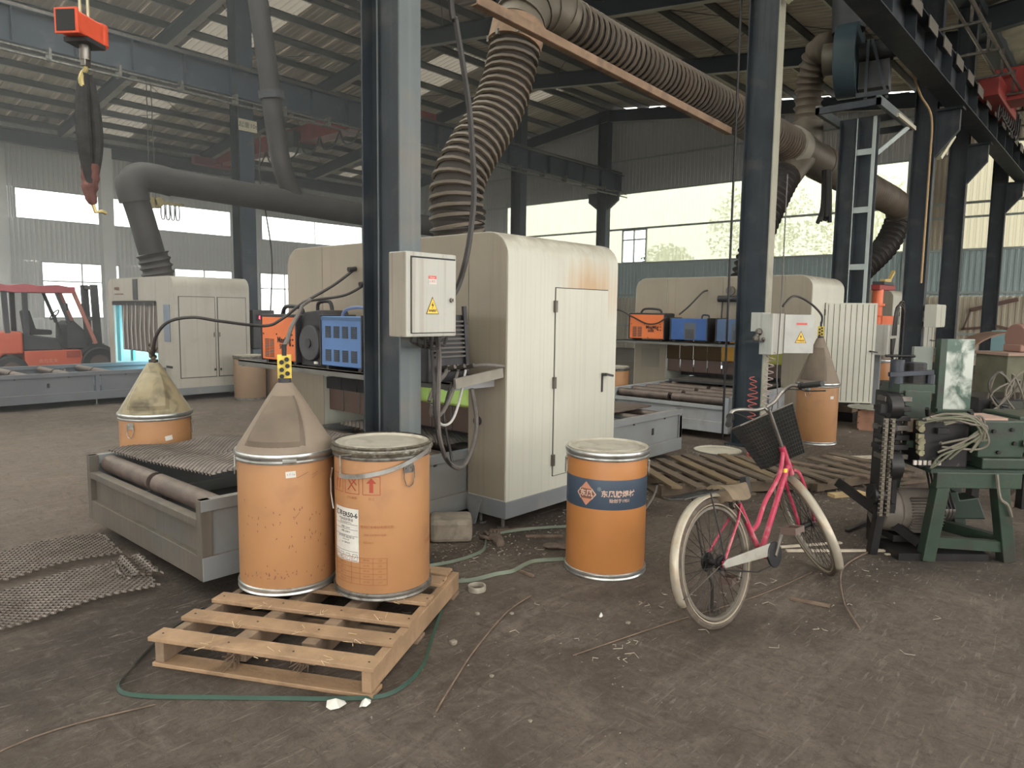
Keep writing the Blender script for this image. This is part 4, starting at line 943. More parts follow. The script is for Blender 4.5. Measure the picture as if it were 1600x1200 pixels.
for zz, tx, sz in ((.412, '气体保护焊丝', .018), (.398, 'Gas Shielded Wire', .011), (.372, '规格 1.6mm', .013), (.350, '净重 250KG', .013), (.322, '执行标准 GB/T8110', .014), (.308, 'AWS A5.18', .010), (.292, '生产日期 批号', .010)):
    cyl_text(tx, sz, r_, -.84, zz, ink, dR, off=.002)
cyl_lines([(-.085, .055, .085, .055), (-.085, .028, .085, .028), (-.085, -.004, .085, -.004), (-.085, -.085, .085, -.085)], .0015, r_, -.86, .335, ink, dR, off=.002)
for i in range(4):
    a = -.068+i*.045; cyl_lines([(a-.014, -.13, a+.014, -.13), (a-.014, -.098, a+.014, -.098), (a-.014, -.13, a-.014, -.098), (a+.014, -.13, a+.014, -.098), (a-.006, -.122, a+.006, -.106)], .0016, r_, -.86, .335, ink, dR, off=.002)
def sqr(c, w, zc, hh): return [(c-w/2, zc-hh/2, c+w/2, zc-hh/2), (c-w/2, zc+hh/2, c+w/2, zc+hh/2), (c-w/2, zc-hh/2, c-w/2, zc+hh/2), (c+w/2, zc-hh/2, c+w/2, zc+hh/2)]
cyl_lines(sqr(-.056, .088, 0, .092)+sqr(-.165, .088, 0, .092)+sqr(-.27, .085, 0, .092), .003, r_, 0, .598, ink_red, dR, name='print_icon')
cyl_shape([(-.066, -.035), (-.046, -.035), (-.046, .012), (-.030, .012), (-.056, .040), (-.082, .012), (-.066, .012)], [(0, 1, 2, 6), (3, 4, 5)], r_, 0, .598, ink_red, dR, name='print_icon')
cyl_lines([(-.19, -.03, -.14, .03), (-.14, -.03, -.19, .03), (-.165, .03, -.135, .0), (-.285, -.03, -.285, .02), (-.285, .0, -.265, .03), (-.26, -.03, -.25, .03)], .006, r_, 0, .598, ink_red, dR, name='print_icon')
cyl_text('向上', .016, r_, -.22, .53, ink_br, dR); cyl_text('小心轻放', .016, r_, -.66, .53, ink_br, dR)
cyl_text('常州汇丰焊材有限公司', .017, r_, -.12, .385, ink_br, dR); cyl_text('地址 江苏常州工业园', .012, r_, -.16, .345, ink_br, dR); cyl_text('电话 0519', .012, r_, -.3, .305, ink_br, dR)
L_ = [(-.30, y, .02, y) for y in (-.07, -.04, -.012, .016, .046, .07)]+[(x, -.07, x, .07) for x in (-.30, -.17, -.12, -.05, .02)]
cyl_lines(L_, .0022, r_, 0, .155, ink_br, dR, name='print_table')
for yy in (-.055, -.026, .002, .03, .058):
    for a, tx in ((-.235, '焊丝 1.6'), (-.085, '80-90'), (-.015, '250')): cyl_text(tx, .013, r_, a/r_, .155+yy, ink_br, dR)
cyl_text('合格证', .03, r_, 1.2, .26, ink_br, dR)
# drum standing alone with blue band
dB = drum('clean orange-brown fibre drum with a dark blue printed band, standing alone', 3.70, 2.47, 0, m=kraft, h=.785, latch=[(-1.62, .70), (1.6, .70)])
MB().lathe([(.2508, .438), (.2514, .440), (.2514, .618), (.2508, .620)], n=56).build('printed_band', band_blue, dB, smooth=True)
rB = .2515
cyl_convex([(-.067, 0), (0, -.074), (.067, 0), (0, .074)], rB, -.50, .530, copper_p, dB, off=.001)
cyl_convex([(-.066, .0), (-.04, -.030), (.04, -.030), (.066, 0), (.04, .030), (-.04, .030)], rB, -.50, .530, rust_b, dB, off=.0016)
cyl_lines([(-.062, 0, -.036, .032), (-.062, 0, -.036, -.032), (.062, 0, .036, .032), (.062, 0, .036, -.032)], .006, rB, -.50, .530, copper_l, dB, name='printed_emblem', off=.002)
cyl_text('东风', .044, rB, -.50, .530, copper_l, dB, bold=.0012, off=.0025)
cyl_text('东风牌焊材', .043, rB, .30, .535, copper_l, dB, bold=.001, off=.002, sx=1.0); cyl_text('始创于1951', .026, rB, .33, .495, copper_l, dB, bold=.0004, off=.002)
cyl_shape([(.013*math.cos(i*PI/6), .013*math.sin(i*PI/6)) for i in range(12)], [tuple(range(12))], rB, -.17, .565, mat('grey_dot_print', (.12, .15, .16), .5), dB, name='printed_dot', off=.002)
# others
dK = drum('fibre drum with a stained pale cone cover, behind the near roller bed', 2.33, 5.90, 0, r=.262, m=kraft_old, top='cone', h=.79, cone_m=dirty_cone, coneh=.38, yel=False, latch=[(-.72, .70), (1.4, .70)])
cyl_patch(.262, .34, .60, .055, .036, label_w, dK, rot=.15); cyl_patch(.262, .28, .515, .125, .055, label_w, dK, rot=.06)
cyl_text('1.6 250KG', .016, .262, .28, .515, ink, dK, off=.002)
dC = drum('fibre drum with a brown-grey cone cover, behind the bicycle near the open cabin door', 9.30, 3.05, 0, m=kraft_old, top='cone', h=.775, coneh=.55, latch=[(-.45, .69)])
cyl_patch(.25, .75, .60, .05, .036, label_w, dC)
dD = drum('farthest fibre drum with a grey cone cover, beside the orange positioner', 14.95, 3.80, 0, m=kraft, top='cone', h=.78, coneh=.5, yel=False)
drum('dusty brown drum with a lid beside the left cabin cupboard doors', 6.35, 11.9, 0, m=kraft_dull, r=.27, ring=galv_d); 
_d = drum('dusty brown drum beside the lidded one, right of the left cabin', 6.95, 11.95, 0, m=kraft_dull, r=.27, ring=galv_d)
cyl_patch(.27, .2, .48, .09, .09, label_w, _d)
drum('plain orange drum partly hidden behind the right edge of the large cabin', 9.3, 6.15, 0, m=kraft_old, ring=galv_d)

# lids lying about
def lid(label, x, y, z, r=.27, tilt=0, m=None, parent=None):
    t = thing('drum_lid', label, 'lid', (x, y, z), rot=Euler((tilt, 0, .4)).to_matrix().to_4x4())
    MB().lathe([(0, .012), (r-.05, .012), (r-.035, .004), (r-.012, .004), (r-.004, .016), (r+.004, .014), (r+.006, 0), (r-.02, 0), (0, .002)], n=44).build('lid_disc', m or lid_m, t, smooth=True)
    MB().tube([((r+.004)*math.cos(a*PI/20), (r+.004)*math.sin(a*PI/20), .010) for a in range(40)], .007, 6, closed=True).build('rim', galv, t, smooth=True); return t
lid('round dusty drum lid lying on the floor between the second bed and the old pallet', 7.83, 3.67, .002, m=mat('pale_dusty_lid', (.46, .42, .33), .7, 0, .12, 5))
lid('grey drum lid resting on the small wooden crate at the right', 11.0, 2.85, .30, r=.30, m=mat('grey_green_lid', (.27, .27, .22), .6, 0, .1, 4))
t = thing('wooden_crate', 'small reddish wooden crate under a grey drum lid', 'crate', (11.0, 2.85, 0), .3)
for i in range(3): MB().box(-.22, -.17, .02+i*.09, .22, -.15, .095+i*.09).box(-.22, .15, .02+i*.09, .22, .17, .095+i*.09).build('slat', mat('reddish_crate_wood', (.27, .14, .09), .8, 0, .25, 6), t)
for x in (-.22, .2): MB().box(x, -.15, 0, x+.02, .15, .29).build('end_board', mat('reddish_crate_wood'  , (.27, .14, .09)), t)
t = thing('steel_tray', 'dark round tub standing beside the farthest drum', 'tub', (14.0, 3.35, 0)); MB().lathe([(0, .02), (.26, .02), (.30, .0), (.32, .40), (.34, .42), (.33, .44), (.29, .40), (.27, .05), (0, .05)], n=30).build('tub_wall', mat('dark_purple_brown_tub', (.07, .045, .05), .6), t, smooth=True)

# ================================================================== PALLETS
def splinter(mb, x, y, z, n, r):
    for _ in range(n):
        px, py = x+r.uniform(-.03, .03), y+r.uniform(-.05, .05); mb.bar((px, py, z), (px+r.uniform(-.03, .03), py+r.uniform(-.05, .0), z+r.uniform(.0, .03)), .003, .0015)
t = thing('timber_pallet', 'pale splintered timber pallet carrying the two drums', 'pallet', (1.235, 3.235, 0), math.atan2(-.885, .466))
PR = random.Random(5); PW, PD = 1.06, 1.15
for i, x in enumerate((0, .34, .66, PW-.045)):
    MB().box(x-(.012 if i in (1, 2) else 0), .0 if i in (0, 3) else .05+.05*i, .020, x+.045+(.012 if i in (1, 2) else 0), PD+.02, .122).build('stringer', wood if i == 3 else wood_end, t, bevel=.004, label='bright sawn edge stringer' if i == 3 else None)
for i, v in enumerate((-.02, .20, .42, .67, .92, 1.06)):
    w = (.105, .10, .10, .11, .11, .10)[i]; o = MB().box(-.02, v, .1225, PW+.02-.01*i, v+w, .143)
    b = o.build('top_board', wood, t, bevel=.003); b.rotation_euler = (0, 0, PR.uniform(-.012, .012))
    mb = MB(); splinter(mb, PW*.85, v, .143, 6, PR); splinter(mb, .3, v, .143, 5, PR); splinter(mb, .6, v, .143, 5, PR); mb.build('splinter', mat('fresh_splinter_wood', (.55, .40, .24), .8), b, kind='stuff')
for v in (-.01, .5, 1.05): MB().box(-.01, v, 0.001, PW+.01, v+.10, .020).build('bottom_board', wood if v < 0 else wood_end, t, bevel=.003)
for i in range(4):
    for j in range(6):
        x = (0, .34, .66, PW-.045)[i]+.022; v = (-.02, .20, .42, .67, .92, 1.06)[j]+.05; MB().cyl((x, v, .1425), (x, v, .1445), .005, n=6).build('nail_head', oily, t)
for x0_, y0_ in ((.36, .12), (.68, .17)):
    mb = MB()
    for k in range(26): mb.bar((x0_+PR.uniform(-.03, .03), y0_, .03+PR.uniform(0, .08)), (x0_+PR.uniform(-.05, .05), y0_-PR.uniform(.03, .13), .02+PR.uniform(0, .07)), .010, .006, ends=(.002, .002))
    mb.build('torn_fibres', wood_end, t, kind='stuff')
# old broken pallet behind the bicycle
t = thing('broken_pallet', 'old grey pallet with loose slats lying behind the bicycle', 'pallet', (5.95, 3.25, 0), -.62)
for i, y in enumerate((-.45, 0, .45)): MB().box(-.3, y, .02, 1.35, y+.07, .11).build('stringer', wood_old, t)
for i in range(9):
    x = -.25+i*.18; b = MB().box(0, -.55, .112, .10, .62, .13).build('top_board', wood_old if i % 3 else mat('yellowish_old_slat', (.17, .12, .07), .8, 0, .2, 5), t)
    b.location = (x, PR.uniform(-.08, .08), PR.uniform(0, .012)); b.rotation_euler = (0, PR.uniform(-.02, .05), PR.uniform(-.08, .08))
for v in (-.3, .5, 1.2): MB().box(v, -.5, .0, v+.1, .55, .02).build('bottom_board', wood_old, t)
t2 = thing('broken_pallet', 'second broken pallet of dark slats just right of the bicycle frame', 'pallet', (7.1, 2.35, 0), -.35)
for i, y in enumerate((-.4, .1)): MB().box(-.4, y, .02, 1.0, y+.07, .09).build('stringer', wood_old, t2)
for i in range(6):
    b = MB().box(0, -.5, .092, .11, .5, .11).build('top_board', wood_old if i % 2 else debris_m, t2); b.location = (-.35+i*.24, PR.uniform(-.1, .1), 0); b.rotation_euler = (0, 0, PR.uniform(-.15, .15))

# ================================================================== WELDERS ON THE SHELVES
def slot_rows(t, x, y0, y1, z0, z1, n, m=vent_m, nx=1, tk=.003):
    w = (y1-y0)/nx; mb = MB()
    for k in range(nx):
        for i in range(n):
            z = z0+(z1-z0)*(i+.5)/n; mb.box(x-tk, y0+w*k+w*.08, z-(z1-z0)/n*.28, x, y0+w*(k+1)-w*.08, z+(z1-z0)/n*.28)
    return mb.build('vent_slot', m, t, kind='stuff')
def welder(label, x, y, z, dy, dx, dz, m, style, rz=0, txt=True):
    """front long side faces local -X, spans 0..dy in y"""
    t = thing('welding_power_source', label, 'welder', (x, y, z), rz)
    MB().box(0, 0, .03, dx, dy, dz).build('casing', m, t, bevel=.008)
    for yy in (.03, dy-.07): MB().box(.02, yy, 0, dx-.02, yy+.04, .03).build('foot', dark_p, t)
    MB().box(-.008, -.018, .02, dx+.008, .0, dz+.012).build('end_frame', dark_p, t, bevel=.006)
    MB().box(-.008, dy, .02, dx+.008, dy+.018, dz+.012).build('end_frame', dark_p, t, bevel=.006)
    if style == 'orange':
        MB().box(-.002, 0, dz-.01, dx, dy, dz+.018).build('top_edge', dark_p, t, bevel=.006)
        MB().tube(smooth_path([(dx/2, dy*.2, dz+.01), (dx/2, dy*.28, dz+.075), (dx/2, dy*.7, dz+.085), (dx/2, dy*.82, dz+.01)], 4), .018, 8).build('carry_handle', dark_p, t, smooth=True)
        slot_rows(t, 0, dy*.62, dy*.92, .05, dz*.52, 12, nx=2)
        if txt:
            flat_text('MegMig', .072*dz/.42, ink, t, (0, dy*.33, dz*.50), (0, -1, 0), (0, 0, 1), bold=.002, off=.003); flat_text('500R', .055*dz/.42, ink, t, (0, dy*.36, dz*.36), (0, -1, 0), (0, 0, 1), bold=.002, off=.003)
            mb = MB()
            for a in range(4): q = PI/4+a*PI/2; mb.box(-.003, dy*.12+.03*math.cos(q)-.01, dz*.46+.035*math.sin(q)-.008, -.0005, dy*.12+.03*math.cos(q)+.01, dz*.46+.035*math.sin(q)+.008)
            mb.build('printed_emblem', ink, t)
        for yy, zz in ((dy*.95, dz*.62), (dy*.55, dz*.62), (dy*.1, dz*.62), (dy*.45, .045)): MB().cyl((-.004, yy, zz), (0, yy, zz), .008, n=8).build('screw', ink, t)
    elif style == 'blue':
        MB().tube(smooth_path([(dx/2, dy*.15, dz), (dx/2, dy*.25, dz+.055), (dx/2, dy*.5, dz+.075), (dx/2, dy*.8, dz+.055), (dx/2, dy*.9, dz)], 4), .014, 8).build('carry_handle', mat('slate_blue_handle', (.13, .16, .26), .5), t, smooth=True)
        for r in (.60, .16):
            for i in range(4):
                y0 = dy*(.10+i*.215); MB().box(-.0015, y0, dz*r, -.0002, y0+dy*.15, dz*(r+.22)).build('vent_panel', mat('vent_blue_grey', (.06, .085, .13), .6), t); slot_rows(t, -.0015, y0, y0+dy*.15, dz*r, dz*(r+.22), 7, mat('vent_slate', (.035, .04, .05), .6))
        MB().box(-.003, .0, dz-.03, 0, dy, dz-.005).build('top_trim', mat('dark_blue_trim', (.05, .10, .20), .5), t)
    elif style == 'dull':
        MB().tube(smooth_path([(dx/2, dy*.08, dz), (dx/2, dy*.1, dz+.05), (dx/2, dy*.25, dz+.055), (dx/2, dy*.28, dz)], 3), .014, 8).build('carry_handle', dark_p, t, smooth=True)
        MB().box(-.002, dy*.3, dz*.12, 0, dy*.62, dz*.82).build('grey_panel', mat('slate_panel', (.09, .10, .12), .6), t); slot_rows(t, -.002, dy*.32, dy*.6, dz*.15, dz*.55, 8)
    return t
def shelf(label, x0, y0, y1, z, d=.42):
    t = thing('steel_shelf', label, 'shelf', (x0, y0, 0))
    MB().box(0, 0, z-.05, .012, y1-y0, z).box(0, 0, z-.012, .05, y1-y0, z).build('front_angle', mat('grey_brown_shelf_paint', (.13, .125, .11), .6, 0, .2, 4, dust=(DUSTC, .6)), t)
    MB().box(.05, 0, z-.012, d, y1-y0, z-.004).build('shelf_plate', fork_dark, t)
    for y in (.02, (y1-y0)*.5, y1-y0-.05): MB().box(.012, y, z-.06, d+.04, y+.04, z-.012).build('arm', bed_light, t)
    return t
SX, SZ = 3.30, 1.13
sh1 = shelf('steel shelf of welders across the front of the large cabin', SX, 3.50, 6.40, SZ, d=.44)
welder('orange welding power source with black handle on the near shelf, leftmost', SX+.04, 5.46, SZ, .56, .30, .42, orange, 'orange')
welder('light blue welding power source with two rows of vents on the near shelf', SX+.02, 4.50, SZ, .54, .34, .43, blue_w, 'blue')
wf = thing('wire_feeder', 'black wire feeder with spool between the orange and the light blue welder', 'wire feeder', (SX+.05, 5.08, SZ))
MB().prism([(0, 0), (.36, 0), (.36, .40), (.30, .46), (.06, .48), (.0, .40)], 'x', .03, .30).build('casing', dark_p, wf, bevel=.01)
MB().cyl((.028, .18, .20), (-.01, .18, .20), .15, n=28).build('spool_cover', fork_dark, wf, smooth=True, bevel=.006); MB().cyl((-.012, .18, .20), (-.022, .18, .20), .04, n=16).build('spool_hub', dark_p, wf)
MB().tube(smooth_path([(.16, .30, .46), (.16, .28, .54), (.16, .12, .55), (.16, .08, .47)], 4), .016, 8).build('carry_handle', dark_p, wf, smooth=True)
MB().box(-.02, .05, .03, -.005, .09, .05).build('white_tag', label_w, wf)
wk = thing('welding_power_source', 'dusty black welder with louvred front and sockets under the electric box', 'welder', (3.17, 3.56, SZ))
MB().box(0, 0, 0, .36, .62, .46).build('casing', dark_p, wk, bevel=.008)
for i in range(9): MB().bar((.05, -.012, .175+i*.030), (.35, -.012, .175+i*.030), .018, .012).build('louvre', mat('dusty_black_louvre', (.10, .09, .08), .6), wk)
for i, x in enumerate((.11, .20, .29)): MB().cyl((x, 0, .09), (x+.01, -.07, .10), .022, n=12).cyl((x+.01, -.07, .10), (x+.02, -.12, .115), .015, n=10).build('cable_plug', chrome_d, wk, smooth=True)
MB().bar((.36, -.01, 0), (.31, -.02, .52), .02, .03).build('side_rail', dark_p, wk)
t = thing('shelf_end_bracket', 'pale grey angle bracket joining the shelf end to the large cabin', 'bracket', (3.45, 3.50, 1.05)); MB().bar((3.28, 3.42, 1.13), (3.75, 3.42, 1.18), .02, .07).build('bracket_bar', mat('dusty_grey_bracket', (.22, .20, .165), .6, 0, .15, 6), t, world=True)
# second shelf
sh2 = shelf('steel shelf of welders across the front of the second cabin', 9.92, 3.95, 6.55, 1.18, d=.42)
welder('orange welding power source on the second shelf, beside two blue ones', 9.96, 5.66, 1.18, .62, .30, .42, orange, 'orange')
welder('deep blue welding power source in the middle of the second shelf', 9.96, 4.93, 1.18, .60, .34, .36, blue_d, 'dull')
welder('slate blue welding power source at the right end of the second shelf', 9.96, 4.15, 1.18, .62, .34, .36, blue_g, 'dull')
t = thing('valve_manifold', 'dark brass valve manifold with two gauges on the second cabin front', 'manifold', (10.36, 4.6, 1.85))
MB().cyl((0, -.35, 0), (0, .35, 0), .05, n=12).build('pipe', dark_p, t)
for y in (-.28, 0, .28): MB().tube([(0, y, 0), (-.02, y, -.32)], .012, 6).build('hose', cable_m, t)
for y in (-.12, .14): MB().cyl((-.03, y, .12), (-.06, y, .12), .07, n=16).build('gauge', chrome_d, t, smooth=True)

# ================================================================== ELECTRIC BOXES
def warn(t, y, cx, cz, s):
    """yellow warning triangle on a -Y facing surface"""
    MB().prism([(cx-s*.5, cz-s*.43), (cx+s*.5, cz-s*.43), (cx, cz+s*.57)], 'y', y-.0015, y).build('warning_triangle', ink, t)
    MB().prism([(cx-s*.44, cz-s*.40), (cx+s*.44, cz-s*.40), (cx, cz+s*.49)], 'y', y-.0025, y-.001).build('warning_triangle', sign_y, t)
    MB().prism([(cx+.02*s, cz+.28*s), (cx-.09*s, cz+.06*s), (cx-.0*s, cz+.06*s), (cx-.05*s, cz-.14*s), (cx+.09*s, cz+.12*s), (cx+.01*s, cz+.12*s)], 'y', y-.0035, y-.002).build('warning_triangle', ink, t)
    flat_text('有电危险', s*.15, ink, t, (cx, y-.0025, cz-s*.24), (1, 0, 0), (0, 0, 1), bold=.0005, off=.001)
eb = thing('electric_box', 'white enamel electric box with warning triangle fixed to the big column', 'electrical box', (2.62, 3.13, 1.465))
BW, BD, BH = .39, .155, .485
MB().box(0, .0, 0, BW, BD, BH).build('casing', box_white, eb, bevel=.006)
MB().box(.032, -.004, .02, BW-.012, .001, BH-.025).build('door_gap', ink, eb)
d = MB().box(.036, -.014, .024, BW-.016, -.002, BH-.035).build('door', box_white, eb, bevel=.003)
MB().cyl((BW-.055, -.014, .215), (BW-.055, -.030, .215), .014, n=16).box(BW-.058, -.038, .207, BW-.052, -.029, .223).build('lock', chrome, d, smooth=True)
warn(eb, -.0145, .185, .175, .10)
MB().box(.155, -.0160, .335, .215, -.0145, .353).build('red_sticker', label_r, eb); MB().box(.155, -.0160, .305, .215, -.0145, .335).build('white_sticker', label_w, eb)
flat_text('Danger', .014, label_w, eb, (.185, -.0162, .344), (1, 0, 0), (0, 0, 1), off=.0005); flat_text('△ 高压', .016, label_r, eb, (.182, -.0162, .320), (1, 0, 0), (0, 0, 1), off=.0005)
MB().box(-.0015, .004, .006, .0005, BD-.004, BH-.006).build('side_sheet', mat('darkened_grimy_box_side', (.27, .235, .19), .5, 0, .1, 4, streak=((.16, .125, .095), .6, 40)), eb)  # thin sheet added to darken this side, with grime streaks
for x in (.15, .3): MB().box(x, BD, .05, x+.03, BD+.075, .44).build('mounting_strap', galv_d, eb)
eb2 = thing('electric_box', 'grey-white electric box with its door ajar on the column behind the bicycle', 'electrical box', (8.02, 3.16, 1.16))
MB().box(0, 0, 0, .34, .15, .47).build('casing', box_white, eb2, bevel=.005)
X = Matrix.Translation((.34, 0, 0)) @ Matrix.Rotation(-.75, 4, 'Z'); d = MB().box(0, -.02, .01, .36, 0, .46).build('door', mat('grey_box_door', (.42, .41, .38), .5, 0, .1, 6), eb2, xf=X)
_w = thing('tmp', 'tmp', 'tmp', (0, 0, 0)); n0 = set(bpy.data.objects); warn(_w, -.021, .20, .19, .14); MB().box(.14, -.022, .34, .27, -.020, .365).build('red_sticker', label_r, _w)
for o in list(_w.children): o.parent = eb2; o.data.transform(X); o.name = o.name
bpy.data.objects.remove(_w)
MB().box(.1, .15, .1, .3, .19, .4).build('mounting_strap', galv_d, eb2)
t = thing('switch_box', 'small grey socket box with tangled plugs on the left side of the bicycle column', 'socket box', (8.12, 3.30, 1.42)); MB().box(-.1, -.02, 0, .12, .12, .22).build('casing', box_white, t, bevel=.005); MB().box(-.25, -.05, -.12, .2, .12, -.1).build('tray', dark_p, t)
mb = MB(); 
for i in range(10): mb.sphere((R_.uniform(-.2, .15), R_.uniform(-.05, .05), R_.uniform(-.09, .0)), R_.uniform(.02, .045), 6, 5)
mb.build('plug', chrome_d, t)
eb3 = thing('electric_box', 'cream electric box on the dark column farther right', 'electrical box', (14.9, 2.86, 1.42)); MB().box(0, 0, 0, .75, .2, .42).build('casing', cream_l, eb3, bevel=.005); MB().box(.36, -.012, .02, .72, 0, .40).build('door', cream_l, eb3, bevel=.003); MB().box(.1, .2, .1, .5, .24, .3).build('mounting_strap', galv_d, eb3)
# positioner (orange robot like) with its grey controller in front of machine 3
t = thing('orange_positioner', 'orange welding positioner arm with looped cables beside the farthest drum', 'positioner', (13.1, 3.32, 0))
MB().box(-.35, -.12, 0, .05, .14, .06).box(-.2, -.06, .06, -.1, .04, 1.15).build('stand', bed_light, t)
MB().box(-.55, -.25, .98, .12, -.02, 1.48).build('controller_box', box_white, t, bevel=.01)
MB().cyl((-.25, .02, 1.45), (-.25, .02, 1.60), .14, n=18).cyl((-.25, .02, 1.60), (-.25, .02, 2.05), .085, n=18).cyl((-.25, .02, 1.78), (-.25, .02, 1.82), .12, n=18).build('column_arm', mat('orange_arm_paint', (.68, .15, .06), .45), t, smooth=True)
MB().box(-.35, -.12, 1.42, .35, .10, 1.62).build('base_block', mat('orange_arm_paint'), t, bevel=.02)
MB().bar((-.4, .02, 2.08), (.45, .0, 2.10), .14, .09).build('upper_arm', red_p, t, bevel=.01)
MB().bar((-.1, .0, 2.2), (.3, .0, 2.22), .08, .05).bar((.3, 0, 2.22), (.55, 0, 2.38), .05, .05).build('forearm', mat('brass_yellow_arm', (.5, .36, .12), .5), t)
MB().box(-.3, -.08, 2.13, .3, .1, 2.18).build('top_plate', fork_dark, t)
for i in range(3): MB().tube(smooth_path([(-.4+.1*i, -.28, 1.3), (-.35+.05*i, -.3, 1.75), (.1, -.3, 1.72+.05*i), (.25, -.28, 1.2), (.1, -.3, .75-.05*i), (-.3, -.28, .9), (-.4+.1*i, -.27, 1.25)], 5), .016, 6).build('looped_cable', cable_m, t, smooth=True)
mb = MB()
for i in range(9): mb.cyl((.42, .1, 1.05+i*.055), (.42, .1, 1.08+i*.055), .07 if i % 2 else .05, n=10)
mb.build('bellows', dark_p, t)

# ================================================================== CABLES AND HOSES
def smear(*p): return p
cable('welding_hose', 'black wire hose arching from the drum behind the bed to the large cabin', [(2.33, 5.90, 1.20), (2.31, 5.8, 1.37), (2.37, 5.7, 1.50), (2.52, 5.6, 1.54), (2.72, 5.55, 1.51), (3.1, 5.55, 1.47), (3.22, 5.47, 1.53), (3.4, 5.45, 1.66), (3.6, 5.28, 1.82), (3.77, 5.19, 1.97)], .013, cable_m)
cable('welding_hose', 'grey wire hose rising from the yellow straightener on the near cone drum', [(2.014, 3.407, 1.42), (2.06, 3.45, 1.45), (2.18, 3.6, 1.52), (2.45, 3.95, 1.60), (2.75, 4.4, 1.64), (3.2, 5.0, 1.69), (3.42, 5.46, 1.68)], .012, cable_g)
cable('welding_hose', 'black hose running from the feeder handle to the large cabin beside the column', [(3.42, 5.44, 1.68), (3.45, 5.25, 1.70), (3.6, 5.09, 1.74), (3.77, 5.03, 1.84)], .012, cable_m)
for yg, zg in ((5.19, 1.97), (5.03, 1.84)): MB().cyl((3.70, yg, zg-.01), (3.776, yg, zg), .022, n=12).build('cable_gland', dark_p, cab1, world=True)
cable('power_cable', 'thick black cable hanging from the roof down behind the white electric box', [(3.02, 3.4, 8.1), (3.06, 3.36, 5.5), (3.11, 3.3, 3.6), (3.16, 3.3, 3.38), (3.22, 3.3, 3.16), (3.28, 3.3, 2.90), (3.31, 3.3, 2.66), (3.33, 3.3, 2.40), (3.31, 3.3, 2.18), (3.26, 3.3, 1.95), (3.22, 3.33, 1.78), (3.10, 3.30, 1.66), (3.0, 3.22, 1.62)], .019, cable_m)
ug = 'cables drooping below the white electric box'
cable('power_cable', 'thick dark cable looping lowest under the white electric box', [(2.95, 3.24, 1.47), (3.03, 3.3, 1.32), (3.02, 3.3, 1.08), (3.03, 3.3, .83), (3.2, 3.4, .62), (3.39, 3.46, .54), (3.50, 3.47, .66), (3.53, 3.46, .84), (3.48, 3.46, 1.08)], .016, cable_g, group=ug)
cable('power_cable', 'thin black cable drooping beside the big column under the electric box', [(2.90, 3.24, 1.47), (2.95, 3.27, 1.25), (2.965, 3.27, 1.0), (3.06, 3.33, .77), (3.22, 3.40, .60), (3.27, 3.44, .63), (3.22, 3.46, .92), (3.30, 3.47, 1.14)], .010, cable_m, group=ug)
cable('power_cable', 'short grey cable curving left from the black welder sockets', [(3.28, 3.50, 1.22), (3.18, 3.42, 1.19), (3.05, 3.36, 1.14), (2.97, 3.33, 1.05)], .014, cable_g, group=ug)
cable('power_cable', 'sagging grey cable from the sockets toward the column base', [(3.38, 3.50, 1.20), (3.25, 3.42, 1.06), (3.10, 3.36, .95), (2.99, 3.33, .96), (2.97, 3.30, 1.03)], .012, cable_g, group=ug)
cable('power_cable', 'pale loop of cable just above the blue-lit grating', [(3.46, 3.5, 1.21), (3.36, 3.46, 1.0), (3.25, 3.42, .88), (3.12, 3.38, .88), (3.02, 3.33, .98)], .009, mat('pale_cable', (.45, .43, .40), .5), group=ug)
cable('power_cable', 'two dusty cables lying along the pale bracket into the large cabin', [(3.47, 3.50, 1.23), (3.55, 3.40, 1.245), (3.66, 3.38, 1.235), (3.76, 3.42, 1.225)], .014, cable_g, group=ug)
mb = MB(); mb.tube([(2.85, 3.36-.02, 1.48), (2.95, 3.30, 1.42), (3.05, 3.28, 1.40), (3.12, 3.3, 1.5)], .01, 6)
for i in range(5): mb.tube(smooth_path([(2.72+.05*i, 3.2, 1.47), (2.74+.05*i, 3.22, 1.43-.01*i), (2.9, 3.27, 1.40), (3.08, 3.3, 1.45)], 4), .009, 6)
tag(mb.build('cable_bundle', cable_m, smooth=True), 'tangle of short black cables tight under the white electric box', 'cable')
cable('cabin_cable', 'black cable curling from the second cabin wall over its welders', [(10.38, 5.15, 1.98), (10.3, 5.2, 1.94), (10.2, 5.35, 1.74), (10.15, 5.5, 1.60)], .013, cable_m)
cable('cabin_cable', 'black cable draped across the orange welder on the second shelf', [(9.94, 6.9, 1.62), (9.92, 6.5, 1.66), (9.92, 6.2, 1.55), (9.92, 5.95, 1.45), (9.92, 5.75, 1.46), (9.98, 5.62, 1.56)], .012, cable_m)
hx = [(7.95+.0*k, 3.22, 1.24-.78*k/11) for k in range(12)]
mb = MB(); mb.tube(smooth_path([(8.3, 3.2, 1.5), (8.2, 3.2, 1.38), (8.12, 3.2, 1.24)], 4), .008, 6)
mb.tube([(8.12-.12*(k/130)+.045*math.cos(k*.63), 3.2+.045*math.sin(k*.63), 1.24-.98*k/130) for k in range(131)], .006, 5)
tag(mb.build('coiled_air_hose', mat('pale_pink_hose', (.42, .33, .30), .5), smooth=True), 'pale coiled air hose hanging down the column behind the bicycle', 'hose')
mb = MB(); mb.tube([(7.93+.02*math.cos(k*.5)*1.5, 3.30+.05*math.sin(k*.63)+.02, .90-.0065*k) for k in range(100)], .006, 5)
for k in range(9): mb.tube([(7.85+.13*math.cos(a*PI/8)+.02*k/9, 3.2+.10*math.sin(a*PI/8), .05+.03*k+.05*math.cos(a*PI/8+k)) for a in range(16)], .010, 5, closed=True)
tag(mb.build('coiled_air_hose', mat('red_hose', (.42, .10, .08), .5), smooth=True), 'heap of coiled red hose at the foot of the column behind the bicycle', 'hose')
